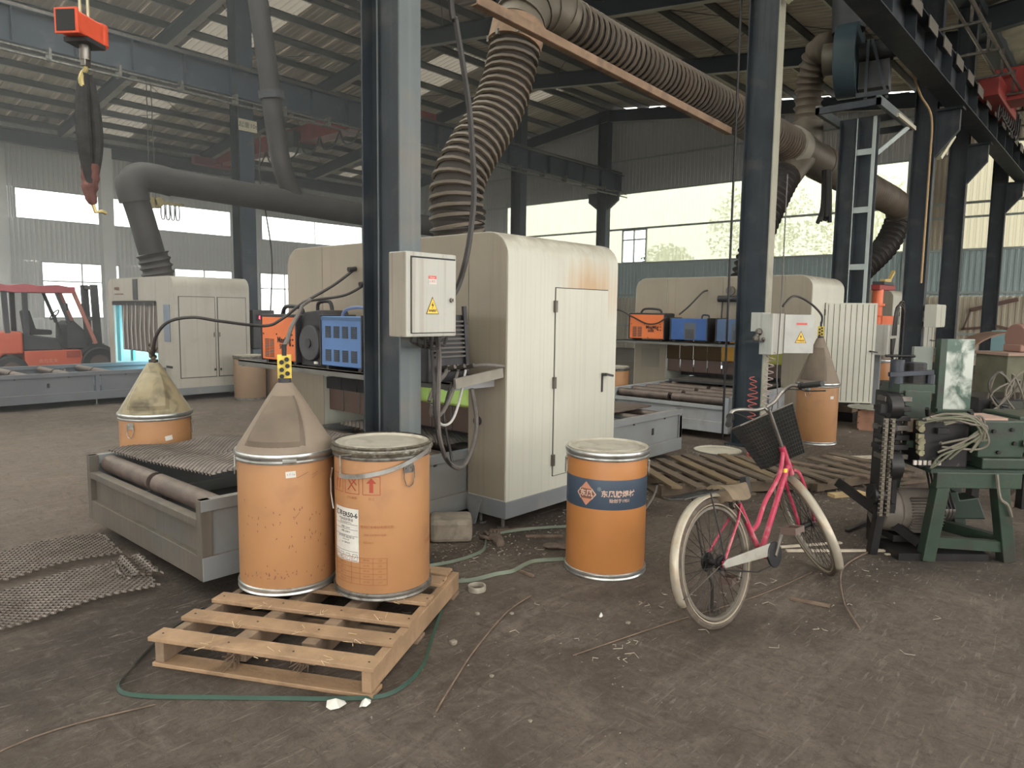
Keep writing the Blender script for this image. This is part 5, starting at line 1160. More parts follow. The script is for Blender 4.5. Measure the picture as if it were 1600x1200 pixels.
cable('dangling_wire', 'thin dark wire hanging down the column behind the bicycle', [(8.2, 3.15, 3.2), (8.18, 3.14, 1.9), (8.1, 3.12, 1.0), (8.0, 3.05, .5), (7.6, 3.0, .03), (7.2, 3.1, .012)], .007, cable_g)
cable('pipe_downtube', 'thin vertical pipe running down beside the column behind the bicycle', [(8.22, 3.80, 8), (8.22, 3.80, 4), (8.22, 3.80, .1)], .014, oily, cat='pipe', k=1)
cable('yellow_remote_cable', 'grey hose from the yellow straightener of the drum behind the bicycle up to the welder', [(9.30, 3.05, 1.5), (9.32, 3.06, 1.62), (9.25, 3.2, 1.78), (9.0, 3.3, 1.85), (8.6, 3.28, 1.72)], .014, cable_m)
# hanging crane scale, hook and slings
t = thing('crane_scale', 'orange-red digital crane scale hanging at the upper left', 'crane scale', (1.84, 5.60, 3.40), math.radians(36))
MB().prism([(-.16, -.075), (.06, -.075), (.17, -.055), (.21, 0), (.17, .055), (.06, .075), (-.16, .075)], 'z', .03, .175).build('casing', orange_red, t, bevel=.015); MB().cyl((.13, 0, .04), (.13, 0, .185), .072, n=20).build('bearing_boss', orange_red, t, smooth=True, bevel=.006)
MB().box(-.175, -.082, .02, -.155, .082, .185).build('display_frame', orange_red, t, bevel=.004); MB().box(-.18, -.065, .035, -.172, .065, .17).build('display', ink, t)
MB().box(-.09, -.085, 0, .10, .085, .03).build('bottom_plate', dark_p, t)
for x in (-.03, .05): MB().tube([(x, 0, .17), (x, 0, .30), (x+.005, .01, 1.1), (x, .0, 5.6)], .010, 6).build('suspension_chain', mat('pale_brass_chain', (.5, .45, .3), .4, .4), t)
MB().cyl((0, 0, -.10), (0, 0, .01), .035, n=14).box(-.03, -.02, -.14, .03, .02, -.05).build('swivel', chrome, t, smooth=True, bevel=.004)
MB().tube([(.0, 0, -.10), (0, 0, -.16), (-.03, 0, -.19), (-.052, 0, -.235), (-.045, 0, -.29), (.0, 0, -.315), (.045, 0, -.29), (.055, 0, -.25)], [.014, .016, .018, .020, .022, .020, .014, .008], 10).build('hook', brass, t, smooth=True)
sl = thing('lifting_sling', 'black round lifting slings hanging from the crane hook, ends frayed red-brown', 'sling', (1.84, 5.60, 3.13), rot=Matrix.Scale(1, 4))
def strap_path(dx): return [(dx*.4, 0, .08), (dx*.8, .01, -.02), (dx*1.15, .0, -.22), (dx*1.1, -.01, -.40), (dx*.8, 0, -.55), (dx*.4, .0, -.66)]
for k, (dx, m) in enumerate(((-.035, sling_m), (.035, sling_m), (.0, sling_m))):
    P = smooth_path([Vector((p[0], p[1]+.02*(k-1), p[2])) for p in strap_path(dx)], 5)
    MB().tube([q+Vector((.0, 0, 0)) for q in P], [.024+.026*math.sin(min(1, i/len(P)*1.1)*PI) for i in range(len(P))], 10).build('sling_leg', m, sl, smooth=True)
MB().tube(smooth_path([(0, 0, -.52), (.0, .01, -.62), (-.01, 0, -.72), (.01, 0, -.80)], 5), [.055, .058, .06, .055, .058, .06, .052, .050, .055, .048, .042, .038, .04, .034, .03, .018], 9).build('frayed_end', sling_r, sl, smooth=True)
MB().tube([(.0, 0, -.78), (.02, 0, -.85), (.06, 0, -.84), (.09, .01, -.85)], .014, 6).build('brass_end', brass, sl, smooth=True)

t = thing('controller_cabinet', 'dark controller cabinet with a red digital display right of the left cabin', 'controller', (6.72, 12.45, 0))
MB().box(0, 0, .02, .42, .4, .85).build('lower_case', mat('slate_cabinet', (.10, .12, .14), .5), t, bevel=.01)
MB().box(0, -.02, .86, .44, .4, 1.58).build('upper_case', fork_dark, t, bevel=.015)
MB().box(.05, -.026, 1.38, .34, -.02, 1.50).build('display', ink, t); flat_text('88.8', .09, led_m, t, (.19, -.026, 1.44), (1, 0, 0), (0, 0, 1), off=.003)
t = thing('hook_block', 'brass-coloured crane hook block with looped cables hanging before the long left window', 'hook block', (9.9, 24.6, 4.7))
MB().box(-.22, -.1, .15, .22, .1, .45).cyl((-.1, -.12, .3), (-.1, .12, .3), .2, n=16).cyl((.15, -.12, .34), (.15, .12, .34), .16, n=16).build('block', brass, t, smooth=True, bevel=.01)
for x in (-.1, .1): MB().cyl((x, 0, .4), (x*.6, 0, 4.85), .015, n=6).build('rope', galv_d, t)
for i in range(4): MB().tube(smooth_path([(.25+.16*i, 0, .35), (.25+.16*i, 0, -.1), (.31+.16*i, 0, -.2), (.36+.16*i, 0, -.1), (.36+.16*i, 0, .3)], 4), .02, 5).build('looped_cable', cable_m, t)
MB().box(.2, -.03, .3, 1.0, .03, .38).build('cable_bar', brass, t)
cable('column_cable', 'thin black cable sagging down the right side of the centre-row column at left', [(10.25, 18.35, 6.3), (10.2, 18.3, 5.0), (10.35, 18.3, 4.2), (10.5, 18.3, 3.0), (10.45, 18.35, 1.5)], .02, cable_m)

# ================================================================== BICYCLE
BA = Matrix.Rotation(-.126, 4, 'Z') @ Matrix.Rotation(-.18, 4, 'X')
bk = thing('bicycle', 'crimson-pink step-through bicycle with a black mesh basket, leaning on its stand', 'bicycle', (3.384, 1.522, 0), rot=BA)
WBs, WR = 1.088, .335
ha = math.radians(67); axs = Vector((-math.cos(ha), 0, math.sin(ha))); perp = Vector((math.sin(ha), 0, math.cos(ha)))
hub = Vector((WBs, 0, WR)); a0 = hub-perp*.05
STR = Matrix.Translation(a0) @ Matrix.Rotation(.878, 4, axs) @ Matrix.Translation(-a0)
def onax(h): return a0+axs*(h/axs.z)
def wheel(c, name, xf=None, geared=False):
    w = MB()
    n = 56; prof = [(.019, 0), (.015, .012), (.0, .020), (-.014, .013), (-.018, 0), (-.014, -.013), (0, -.020), (.015, -.012)]
    def ring(R, pr, m, nm, parent, closed=True):
        mb = MB(); vs = []; k = len(pr)
        for i in range(n):
            a = 2*PI*i/n
            for dr, dy in pr: vs.append((c[0]+(R+dr)*math.cos(a), c[1]+dy, c[2]+(R+dr)*math.sin(a)))
        mb.add(vs, [(i*k+j, i*k+(j+1) % k, ((i+1) % n)*k+(j+1) % k, ((i+1) % n)*k+j) for i in range(n) for j in range(k)])
        return mb.build(nm, m, parent, smooth=True, xf=xf)
    tr = ring(WR-.018, prof, tyre_m, name, bk)
    ring(WR-.036, [(.006, .0182), (.007, .0), (.006, -.0182), (-.001, -.0170), (-.004, 0), (-.001, .0170)], tyre_w, 'tyre_sidewall', tr)
    ring(WR-.052, [(.008, .012), (.006, 0), (.008, -.012), (-.006, -.012), (-.010, 0), (-.006, .012)], mat('dull_rim', (.15, .13, .105), .45, .4), 'rim', tr)
    MB().cyl((c[0], -.045, c[2]), (c[0], .045, c[2]), .018, n=14).cyl((c[0], -.034, c[2]), (c[0], -.028, c[2]), .032, n=14).cyl((c[0], .028, c[2]), (c[0], .034, c[2]), .032, n=14).cyl((c[0], -.07, c[2]), (c[0], .07, c[2]), .006, n=8).build('hub', oily, tr, smooth=True, xf=xf)
    mb = MB()
    for i in range(36):
        a = 2*PI*i/36; s = 1 if i % 2 else -1; b = a+(.9 if (i//2) % 2 else -.9)*.5
        mb.tube([(c[0]+.03*math.cos(b), s*.030, c[2]+.03*math.sin(b)), (c[0]+(WR-.062)*math.cos(a), 0, c[2]+(WR-.062)*math.sin(a))], .0019, 4, cap=False)
    mb.build('spokes', mat('dark_spoke', (.025, .022, .02), .5, .2), tr, kind='stuff', xf=xf)
    return tr
rw = wheel((0, 0, WR), 'rear_wheel'); fw = wheel(tuple(hub), 'front_wheel', xf=STR)
MB().cyl((0, -.05, WR), (0, -.035, WR), .035, n=16).cyl((0, -.035, WR), (0, -.03, WR), .045, n=16).cyl((0, .036, WR), (0, .05, WR), .05, n=16).build('sprocket', oily, rw, smooth=True)
def fender(c, a_0, a_1, xf=None, R=WR+.016):
    n = 30; vs = []; fs = []
    pr = [(-.010, -.025), (-.002, -.021), (.005, -.010), (.007, 0), (.005, .010), (-.002, .021), (-.010, .025)]
    for i in range(n+1):
        a = a_0+(a_1-a_0)*i/n
        for dr, dy in pr: vs.append((c[0]+(R+dr)*math.cos(a), dy, c[2]+(R+dr)*math.sin(a)))
    k = len(pr); fs = [(i*k+j, i*k+j+1, (i+1)*k+j+1, (i+1)*k+j) for i in range(n) for j in range(k-1)]
    o = MB().add(vs, fs).build('fender', fender_m, bk, smooth=True, xf=xf); sdf = o.modifiers.new('thick', 'SOLIDIFY'); sdf.thickness = .002; return o
rf = fender((0, 0, WR), math.radians(205), math.radians(25))
ff = fender(tuple(hub), math.radians(232), math.radians(22), xf=STR)
MB().tube([(0, -.05, WR), ((WR+.01)*math.cos(3.45), -.034, WR+(WR+.01)*math.sin(3.45)), ((WR+.01)*math.cos(3.45), .034, WR+(WR+.01)*math.sin(3.45)), (0, .05, WR)], .003, 6).build('fender_stay', chrome_d, rf, smooth=True)
MB().tube([(hub.x, -.05, WR), (hub.x+(WR+.01)*math.cos(.45), -.034, WR+(WR+.01)*math.sin(.45)), (hub.x+(WR+.01)*math.cos(.45), .034, WR+(WR+.01)*math.sin(.45)), (hub.x, .05, WR)], .003, 6).build('fender_stay', chrome_d, ff, smooth=True, xf=STR)
BB = Vector((.45, 0, .28)); ST = Vector((.285, 0, .60)); HL, HU = onax(.40), onax(.53)
fr = MB().cyl(HL, HU, .019, n=14).cyl(BB, ST, .015, n=12)
fr.tube(smooth_path([HU-axs*.025, HU+Vector((-.07, 0, -.16)), Vector((.56, 0, .56)), Vector((.45, 0, .45)), Vector((.375, 0, .425))], 6), .013, 10)
fr.tube([HL+axs*.02, BB+Vector((.01, 0, .02))], .0165, 10)
fr.cyl((BB.x, -.036, BB.z), (BB.x, .036, BB.z), .022, n=14)
for s in (-1, 1):
    fr.tube([BB+Vector((-.02, s*.02, 0)), Vector((.30, s*.028, .295)), Vector((.0, s*.058, WR-.01))], .009, 8)
    fr.tube([ST+Vector((0, s*.012, -.01)), Vector((.22, s*.03, .52)), Vector((0, s*.060, WR+.01))], .007, 8)
    fr.bar((-.02, s*.060, WR), (.025, s*.060, WR), .004, .03)
frame_o = fr.build('frame', bike_pink, bk, smooth=True)
MB().cyl(HU-axs*.09+Vector((-.03, 0, -.05)), HU-axs*.10+Vector((-.043, 0, -.085)), .0145, n=12).build('yellow_sticker', sign_y, frame_o, smooth=True)
fk = MB().cyl(HL-axs*.05, HL, .018, n=12)
for s in (-1, 1): fk.tube(smooth_path([HL-axs*.03+Vector((0, s*.02, 0)), HL-axs*.07+Vector((0, s*.048, 0)), onax(.2)+Vector((.005, s*.052, 0)), onax(.08)+Vector((.02, s*.052, 0)), hub+Vector((0, s*.052, 0))], 4), .010, 8)
fk.tube([HL-axs*.02+perp*.03+Vector((0, -.04, 0)), HL-axs*.0+perp*.07+Vector((0, -.03, 0)), HL+perp*.07+Vector((0, .03, 0)), HL-axs*.02+perp*.03+Vector((0, .04, 0))], .005, 6)
fk.build('fork', bike_pink, bk, smooth=True, xf=STR)
TOP = onax(.76)
hb = MB().cyl(HU, TOP, .011, n=10).cyl(TOP-axs*.02, TOP+perp*.05, .013, n=10)
hbo = hb.build('handlebar_stem', chrome, bk, smooth=True, xf=STR)
c0 = TOP+perp*.05
bar = lambda s: [c0, c0+Vector((-.005, s*.06, .01)), c0+Vector((.0, s*.13, .045)), c0+Vector((-.03, s*.19, .058)), TOP+Vector((-.01, s*.225, .055)), TOP+Vector((-.14, s*.285, .02))]
for s in (-1, 1):
    MB().tube(smooth_path(bar(s), 5), .011, 10).build('handlebar', chrome, bk, smooth=True, xf=STR)
    g0 = Vector(bar(s)[4]); g1 = Vector(bar(s)[5])+(Vector(bar(s)[5])-g0)*.12
    MB().cyl(g0+(g1-g0)*.08, g1, .0165, .0175, n=12).cyl(g0, g0+(g1-g0)*.12, .022, n=12).build('grip', black_r, bk, smooth=True, xf=STR)
    MB().tube(smooth_path([g0+Vector((.01, 0, -.005)), g0+Vector((.015, s*.01, -.03)), g0+Vector((-.03, s*.018, -.045)), g1+Vector((.02, s*.008, -.045))], 4), .005, 6).build('brake_lever', chrome_d, bk, smooth=True, xf=STR)
for i, s in enumerate((-1, 1)):
    MB().tube(smooth_path([TOP+Vector((-.03, s*.22, .03)), c0+Vector((.10, s*.16, .05)), c0+Vector((.16, s*.06, -.06)), HL+perp*.06+Vector((0, s*.01, .0))], 6), .0032, 6).build('brake_cable', cable_m, bk, smooth=True, xf=STR)
# basket
bt = TOP-axs*.05+perp*.07; fwd = Vector((1, 0, .0)); upv = Vector((-.12, 0, 1)).normalized()
def bp_(f, l, u): return bt+fwd*f+Vector((0, l, 0))+upv*u
top4 = [bp_(0, -.17, 0), bp_(.25, -.17, 0), bp_(.25, .17, 0), bp_(0, .17, 0)]; bot4 = [bp_(.02, -.12, -.30), bp_(.18, -.12, -.30), bp_(.18, .12, -.30), bp_(.02, .12, -.30)]
vs = []; fs = []
def wall_grid(a, b, c, d, n=12, m=9):
    mb = MB()
    for i in range(n+1):
        t = i/n; mb.tube([a.lerp(b, t), d.lerp(c, t)], .0013, 4, cap=False)
    for j in range(m+1):
        t = j/m; mb.tube([a.lerp(d, t), b.lerp(c, t)], .0013, 4, cap=False)
    return mb
bs = MB().add([tuple(p) for p in top4+bot4], [(0, 1, 5, 4), (1, 2, 6, 5), (2, 3, 7, 6), (3, 0, 4, 7), (4, 5, 6, 7)]).build('basket_mesh', basket_m, bk, xf=STR)
mb = MB()
for a, b, c, d in ((0, 1, 5, 4), (1, 2, 6, 5), (2, 3, 7, 6), (3, 0, 4, 7)):
    P8 = top4+bot4; g = wall_grid(P8[a], P8[b], P8[c], P8[d], 18, 13); mb.add(g.v, g.f)
mb.build('basket_wire', dark_p, bs, kind='stuff', xf=STR)
MB().tube([tuple(p) for p in top4], .005, 6, closed=True).build('basket_rim', chrome_d, bs, xf=STR)
# saddle
sp0 = Vector((.235, 0, .665)); vs = []; n1, n2 = 14, 9
for i in range(n1+1):
    t = i/n1; x = -.15+.29*t; w = .105*(1-t**1.3)**.9*(.7+.3*min(1, t*5))+.026; hgt = .012+(.028*(1-t)**2)
    for j in range(n2+1):
        u = -1+2*j/n2; vs.append((sp0.x+x, w*u, sp0.z+hgt+.022*(1-abs(u)**2.2)-.055*abs(u)**3))
sv = [(v[0], v[1]*.9, sp0.z-.035+(.01 if abs(v[1]) > .05 else 0)) for v in vs]; k = n2+1; off_ = len(vs)
fs = [(i*k+j, i*k+j+1, (i+1)*k+j+1, (i+1)*k+j) for i in range(n1) for j in range(n2)]
fs += [(off_+i*k+j, off_+(i+1)*k+j, off_+(i+1)*k+j+1, off_+i*k+j+1) for i in range(n1) for j in range(n2)]
fs += [(i*k, (i+1)*k, off_+(i+1)*k, off_+i*k) for i in range(n1)]+[(i*k+n2, off_+i*k+n2, off_+(i+1)*k+n2, (i+1)*k+n2) for i in range(n1)]
fs += [(j, off_+j, off_+j+1, j+1) for j in range(n2)]+[(n1*k+j, n1*k+j+1, off_+n1*k+j+1, off_+n1*k+j) for j in range(n2)]
sd = MB().add(vs+sv, fs).build('saddle', saddle_m, bk, smooth=True, ang=60)
mb = MB().cyl(ST, (.255, 0, .665), .0125, n=10)
for s in (-1, 1):
    mb.tube([(.14, s*.05, .655), (.18, s*.035, .635), (.30, s*.02, .64), (.35, s*.012, .66)], .004, 6)
    for q in range(7): mb.cyl((.14+.0, s*.05, .60+q*.009), (.14+.006, s*.05, .604+q*.009), .016, n=8)
mb.build('seat_post', chrome_d, bk, smooth=True)
rk = MB()
for s in (-1, -.33, .33, 1): rk.tube([(.23, s*.03, .665), (.16, s*.055, .700), (-.28, s*.06, .712)], .0042, 6)
rk.tube([(-.28, -.06, .712), (-.31, 0, .714), (-.28, .06, .712)], .0042, 6)
for x in (.1, -.05, -.2): rk.tube([(x, -.058, .705), (x, .058, .705)], .0035, 6)
for s in (-1, 1): rk.tube([(-.05, s*.06, .708), (-.02, s*.066, .5), (0, s*.068, WR)], .0045, 6)
rk.build('rear_rack', mat('black_rack_wire', (.03, .028, .026), .4, .3), bk, smooth=True)
# drivetrain
cg = MB().prism([(-.02, WR-.018), (.40, .285), (.50, .285), (.53, .31), (.50, .345), (.44, .352), (.0, WR+.022), (-.03, WR)], 'y', -.078, -.066)
cgo = cg.build('chain_guard', mat('silver_cream_guard', (.36, .345, .30), .35, .3, .12, 8, ((.28, .2, .13), .4, 12)), bk, bevel=.003)
MB().cyl((.46, -.070, .285), (.46, -.084, .285), .072, n=30).build('chainring_disc', mat('black_chainring_cover', (.015, .015, .016), .3), bk, smooth=True, bevel=.004)
MB().tube([(.40, -.085, .235), (.30, -.06, .222), (.02, -.045, WR-.04)], .004, 6).build('chain', oily, bk)
ca = math.radians(52)
for s, a in ((-1, ca), (1, ca+PI)):
    p1 = Vector((.45+.165*math.cos(a), s*.095, .28+.165*math.sin(a)))
    MB().bar((.45, s*.088, .28), p1, .012, .018).build('crank', chrome, bk, bevel=.002)
    MB().box(p1.x-.05, p1.y+s*.01, p1.z-.02, p1.x-.032, p1.y+s*.10, p1.z+.016).box(p1.x+.032, p1.y+s*.01, p1.z-.02, p1.x+.05, p1.y+s*.10, p1.z+.016).box(p1.x-.032, p1.y+s*.01, p1.z-.016, p1.x+.032, p1.y+s*.02, p1.z+.014).box(p1.x-.032, p1.y+s*.09, p1.z-.016, p1.x+.032, p1.y+s*.10, p1.z+.014).cyl(p1, p1+Vector((0, s*.095, 0)), .007, n=8).build('pedal', mat('brown_grey_pedal', (.12, .08, .065), .6), bk)
MB().tube([(.02, .07, WR-.01), (.10, .10, .18), (.13, .14, .045)], .009, 8).box(.11, .12, .032, .17, .16, .042).build('kickstand', chrome_d, bk, smooth=True)
MB().box(.42, .02, .62, .46, .06, .72).build('lock', black_r, bk)

# ================================================================== FORKLIFT
t = thing('forklift', 'faded red forklift truck with a crimson cloth roof near the left wall', 'forklift', (4.6, 17.6, 0))
def fx(px): return 3.89+.0122*px-4.6
def fz(v): return 1.62-(v-476)*.0137
MB().prism([(fx(-75), .45), (fx(-75), .95), (fx(-60), 1.08), (fx(27), 1.08), (fx(27), .62), (fx(-2), .62), (fx(-20), .35), (fx(-60), .35)], 'y', -.5, .5).build('counterweight', fork_red, t, bevel=.04)
MB().prism([(fx(28), .28), (fx(28), .68), (fx(113), .68), (fx(118), .28)], 'y', -.5, .5).build('body_side', fork_red, t, bevel=.015)
MB().box(fx(90), -.51, .52, fx(112), -.5, .66).build('step_panel', mat('brick_red_panel', (.30, .06, .04), .5), t)
flat_text('合力叉车', .09, mat('pale_red_print', (.6, .3, .22), .5), t, (fx(62), -.5, .46), (1, 0, 0), (0, 0, 1), off=.004)
MB().prism([(fx(28), .68), (fx(28), 1.05), (fx(45), 1.0), (fx(80), .93), (fx(88), .68)], 'y', -.42, .42).build('engine_hood', fork_dark, t, bevel=.03)
MB().prism([(fx(42), 1.0), (fx(38), 1.5), (fx(44), 1.52), (fx(52), 1.12), (fx(76), 1.10), (fx(76), 1.0)], 'y', -.25, .25).build('driver_seat', dark_p, t, bevel=.03)
for s in (-1, 1):
    for pa, pb in ((33, 33), (6, 4)): MB().bar((fx(pa), s*.46, 1.0), (fx(pb), s*.46, 1.92), .07, .09).build('rear_pillar', fork_dark, t)
for s in (-1, 1): MB().bar((fx(106), s*.46, 1.92), (fx(138), s*.46, .80), .06, .07).build('front_pillar', mat('faded_pink_pillar', (.42, .17, .14), .6), t)
for s in (-1, 1): MB().bar((fx(80), s*.44, 1.9), (fx(98), s*.44, 1.25), .05, .06).build('inner_pillar', fork_dark, t)
mb = MB(); nx = 14; pr = random.Random(2); tp = []
for i in range(nx+1): x = fx(-20)+(fx(108)-fx(-20))*i/nx; tp.append((x, 2.03+.02*math.sin(i*1.3), 1.90-.03*pr.random()))
for s in (-1,): 
    vs = []
    for x, zt_, zb in tp: vs += [(x, -.53, zb), (x, -.5, zt_), (x, .5, zt_), (x, .53, zb)]
    mb.add(vs, [(4*i+k, 4*i+k+1, 4*i+5+k, 4*i+4+k) for i in range(nx) for k in range(3)])
mb.build('roof_cloth', fork_roof, t)
MB().box(fx(-18), -.48, 1.88, fx(104), .48, 1.93).build('overhead_guard', fork_roof, t, bevel=.01)
for px, r in ((8, .30), (141, .36)):
    for s in (-1, 1):
        w = MB().cyl((fx(px), s*.36, r), (fx(px), s*.54, r), r, n=26).build('wheel', black_r, t, smooth=True, bevel=.03); MB().cyl((fx(px), s*.53, r), (fx(px), s*.552, r), r*.55, n=20).build('wheel_rim', mat('rusty_dark_rim', (.10, .07, .06), .7), w, smooth=True)
MB().lathe([(.40, -.54+0), (.43, -.54)], n=20, a0=0, a1=PI).build('unused', None) if False else None
MB().cyl((fx(141), -.34, .36), (fx(141), -.40, .36), .44, n=24).build('mudguard', fork_dark, t, smooth=True)
MB().tube([(fx(93), 0, 1.0), (fx(86), 0, 1.42)], .025, 8).tube([(fx(86)+.15*math.cos(a*PI/8)*.5, .16*math.sin(a*PI/8), 1.42+.10*math.cos(a*PI/8)) for a in range(16)], .014, 6, closed=True).build('steering_wheel', fork_dark, t, smooth=True)
mb = MB().prism([(fx(94), .70), (fx(96), 1.22), (fx(106), 1.30), (fx(122), 1.1), (fx(126), .70)], 'y', -.4, .4)
mb.build('dash_cowl', fork_dark, t, bevel=.02)
for i in range(4): MB().tube([(fx(100)+.03*i, -.2+.1*i, 1.2), (fx(98)+.04*i, -.2+.1*i, 1.45)], .010, 6).build('control_lever', chrome_d, t)
MB().cyl((fx(94), -.42, 1.52), (fx(94), -.40, 1.66), .05, n=8).cyl((fx(122), -.42, 1.52), (fx(122), -.40, 1.66), .05, n=8).build('mirror', dark_p, t)
for s in (-1, 1): MB().bar((fx(148), s*.30, .12), (fx(143), s*.30, 2.08), .08, .14).build('mast_channel', fork_dark, t)
MB().box(fx(142), -.3, 1.98, fx(149), .3, 2.06).box(fx(142), -.3, 1.3, fx(149), .3, 1.38).box(fx(144), -.3, .5, fx(151), .3, .6).build('mast_crossbar', chrome_d, t)
for s in (-1, 1): MB().box(fx(150), s*.25-.05, .06, fx(150)+1.05, s*.25+.05, .10).box(fx(150), s*.25-.05, .06, fx(150)+.04, s*.25+.05, .55).build('fork_tine', chrome_d, t)

# ================================================================== GREEN MACHINE AT THE RIGHT
gm_ = thing('forming_machine', 'oily green bench machine with a chain drive and tangled hoses at the right edge', 'machine', (5.292, .969, 0), math.atan2(-.747, .664))
def gx(px): return (px-1448)/242
def gz(v, d=4.6): return 1.62-(v-497)*d/1109
for (x0, x1, y) in ((-.01, .055, 0), (.53, .44, 0), (.02, .09, .62), (.60, .50, .62)):
    MB().bar((x0, y, 0), (x1, y, .52), .085, .085, (0, 1, 0)).build('leg', green_m, gm_, bevel=.006)
MB().bar((.0, .0, .13), (.52, .0, .10), .05, .07).build('cross_bar', green_m, gm_)
MB().bar((.56, .0, .12), (.30, .5, .12), .06, .07).build('cross_bar', green_m, gm_)
MB().bar((-.03, .05, .1), (-.42, .45, .42), .03, .06).build('brace_plate', oily, gm_)
MB().box(.0, -.045, .50, .56, .0, .605).build('table_channel', green_m, gm_, bevel=.005)
MB().box(-.04, -.04, .60, .60, .70, .625).build('table_plate', mat('oily_dark_green', (.03, .045, .035), .35, .2, .3, 5), gm_)
MB().box(.30, -.03, .625, 1.25, .55, .70).build('bed_casting', green_m, gm_, bevel=.01)
MB().box(.27, -.02, .70, .57, .30, .95).build('gearbox', green_m, gm_, bevel=.012)
MB().box(.57, .04, .72, 1.3, .42, .97).build('slide_housing', green_m, gm_, bevel=.012)
MB().box(.27, -.02, .95, .45, .22, .965).build('wooden_lath', mat('pinkish_lath', (.36, .24, .19), .8), gm_)
for (x, z) in ((.36, .88), (.48, .89), (.50, .80), (.40, .74), (.66, .80), (.80, .90), (.66, .76)): MB().cyl((x, -.02, z), (x, -.035, z), .013, n=8).build('bolt', oily, gm_)
MB().cyl((.56, -.03, .80), (.60, -.07, .80), .025, n=12).build('shaft_stub', chrome_d, gm_, smooth=True)
MB().box(-.08, .03, .62, .24, .26, .93).build('valve_block', oily, gm_, bevel=.01)
for zk, rk_, xk in ((.80, .028, -.095), (.885, .024, -.10), (.725, .022, -.09)): MB().cyl((xk, -.01, zk), (xk-.004, .03, zk+.004), rk_, rk_*.7, n=7).box(xk-.02, .0, zk+.02, xk+.02, .03, zk+.05).build('valve_knob', mat('dirty_cream_knob', (.20, .18, .11), .6, 0, .4, 20), gm_)
for i in range(6): MB().box(-.12+i*.032, .02, .64, -.10+i*.032, .035, .67).build('terminal', mat('pale_terminal', (.5, .45, .4), .5), gm_)
MB().box(.02, .30, .62, .10, .36, 1.03).build('standard', green_m, gm_)
mb = MB(); rh = random.Random(11)
for i in range(10):
    a = rh.uniform(-.12, .04); pts = [(a, .0-.02*i*.3, .95+rh.uniform(-.04, .03)), (a+.12, -.06, .98+rh.uniform(-.03, .02)), (.20+rh.uniform(-.05, .05), -.08, .96+rh.uniform(-.03, .03)), (.31+rh.uniform(-.06, .02), -.07, .88+rh.uniform(-.06, .04)), (.20+rh.uniform(-.05, .05), -.05, .79+rh.uniform(-.05, .06)), (.05+rh.uniform(-.05, .05), -.03, .72+rh.uniform(-.04, .08)), (-.02, 0, .62)]
    h = MB().tube(smooth_path(pts[:rh.choice((5, 6, 7))], 5), .0075, 7).build('hose', mat('grey_tan_hose', (.15, .13, .10), .5, 0, .3, 8) if i % 2 else mat('olive_hose', (.12, .12, .08), .5), gm_, smooth=True)
MB().tube(smooth_path([(.38, -.06, .60), (.40, -.08, .45), (.46, -.07, .40), (.50, -.06, .32)], 4), .010, 6).build('hose', mat('grey_tan_hose'), gm_, smooth=True)
# chain drive column left
MB().box(-.20, .12, .30, -.16, .42, 1.10).build('drive_frame', oily, gm_, bevel=.008)
for i in range(7): z = .66+i*.065; MB().box(-.30-.02*(i % 2), .09, z, -.12, .20, z+.035).build('gear_plate', oily if i % 3 else chrome_d, gm_, bevel=.004)
for (y, z) in ((.2, .55), (.3, .75), (.25, .95)): MB().cyl((-.22, y, z), (-.12, y, z), .05, n=12).build('bearing', chrome_d, gm_, smooth=True)
for zb in (.30, .98): MB().box(-.34, .06, zb, -.20, .12, zb+.06).build('chain_bracket', oily, gm_)
MB().box(-.13, .16, .92, .05, .5, 1.12).build('upper_block', green_m, gm_, bevel=.008)
for z, r, x in ((1.02, .085, -.24), (.86, .06, -.26), (.62, .10, -.22), (.42, .07, -.30)):
    MB().cyl((x-.05, .10, z), (x+.03, .10, z), r, n=18).cyl((x-.06, .10, z), (x+.05, .10, z), r*.4, n=12).build('sprocket', oily, gm_, smooth=True)
mb = MB()
for k in range(2):
    for i in range(22):
        z = .92-.030*i; x = -.27-.045*k; mb.box(x-.010, .02, z, x+.010, .05, z+.018).cyl((x-.017, .035, z+.022), (x+.017, .035, z+.022), .006, n=6)
mb.build('roller_chain', mat('pale_worn_chain', (.16, .14, .11), .4, .6), gm_, kind='stuff')
MB().bar((-.26, .10, .5), (-.31, .12, 0), .06, .05).build('drive_leg', oily, gm_); MB().bar((-.18, .40, .4), (-.16, .42, 0), .05, .05).build('drive_leg', oily, gm_)
MB().cyl((-.26, .2, 1.35), (-.06, .2, 1.35), .009, n=8).build('lever_bar', oily, gm_)
MB().cyl((-.12, .3, 1.12), (-.12, .3, 1.32), .045, n=14).cyl((.02, .32, 1.10), (.02, .32, 1.30), .06, n=14).bar((-.2, .25, 1.22), (.1, .25, 1.24), .03, .03).cyl((.1, .28, 1.1), (.1, .28, 1.22), .03, n=10).build('solenoid_valve', mat('blue_black_solenoid', (.03, .035, .045), .4, .1, .3, 10), gm_, smooth=True)
MB().box(-.16, .18, 1.10, .08, .42, 1.16).build('valve_plate', green_m, gm_)
mb = MB()
for i in range(12): mb.cyl((.02, .32, 1.12+i*.016), (.02, .32, 1.105+i*.016), .068, n=14)
mb.build('cooling_fin', oily, gm_, kind='stuff')
rc = random.Random(8)
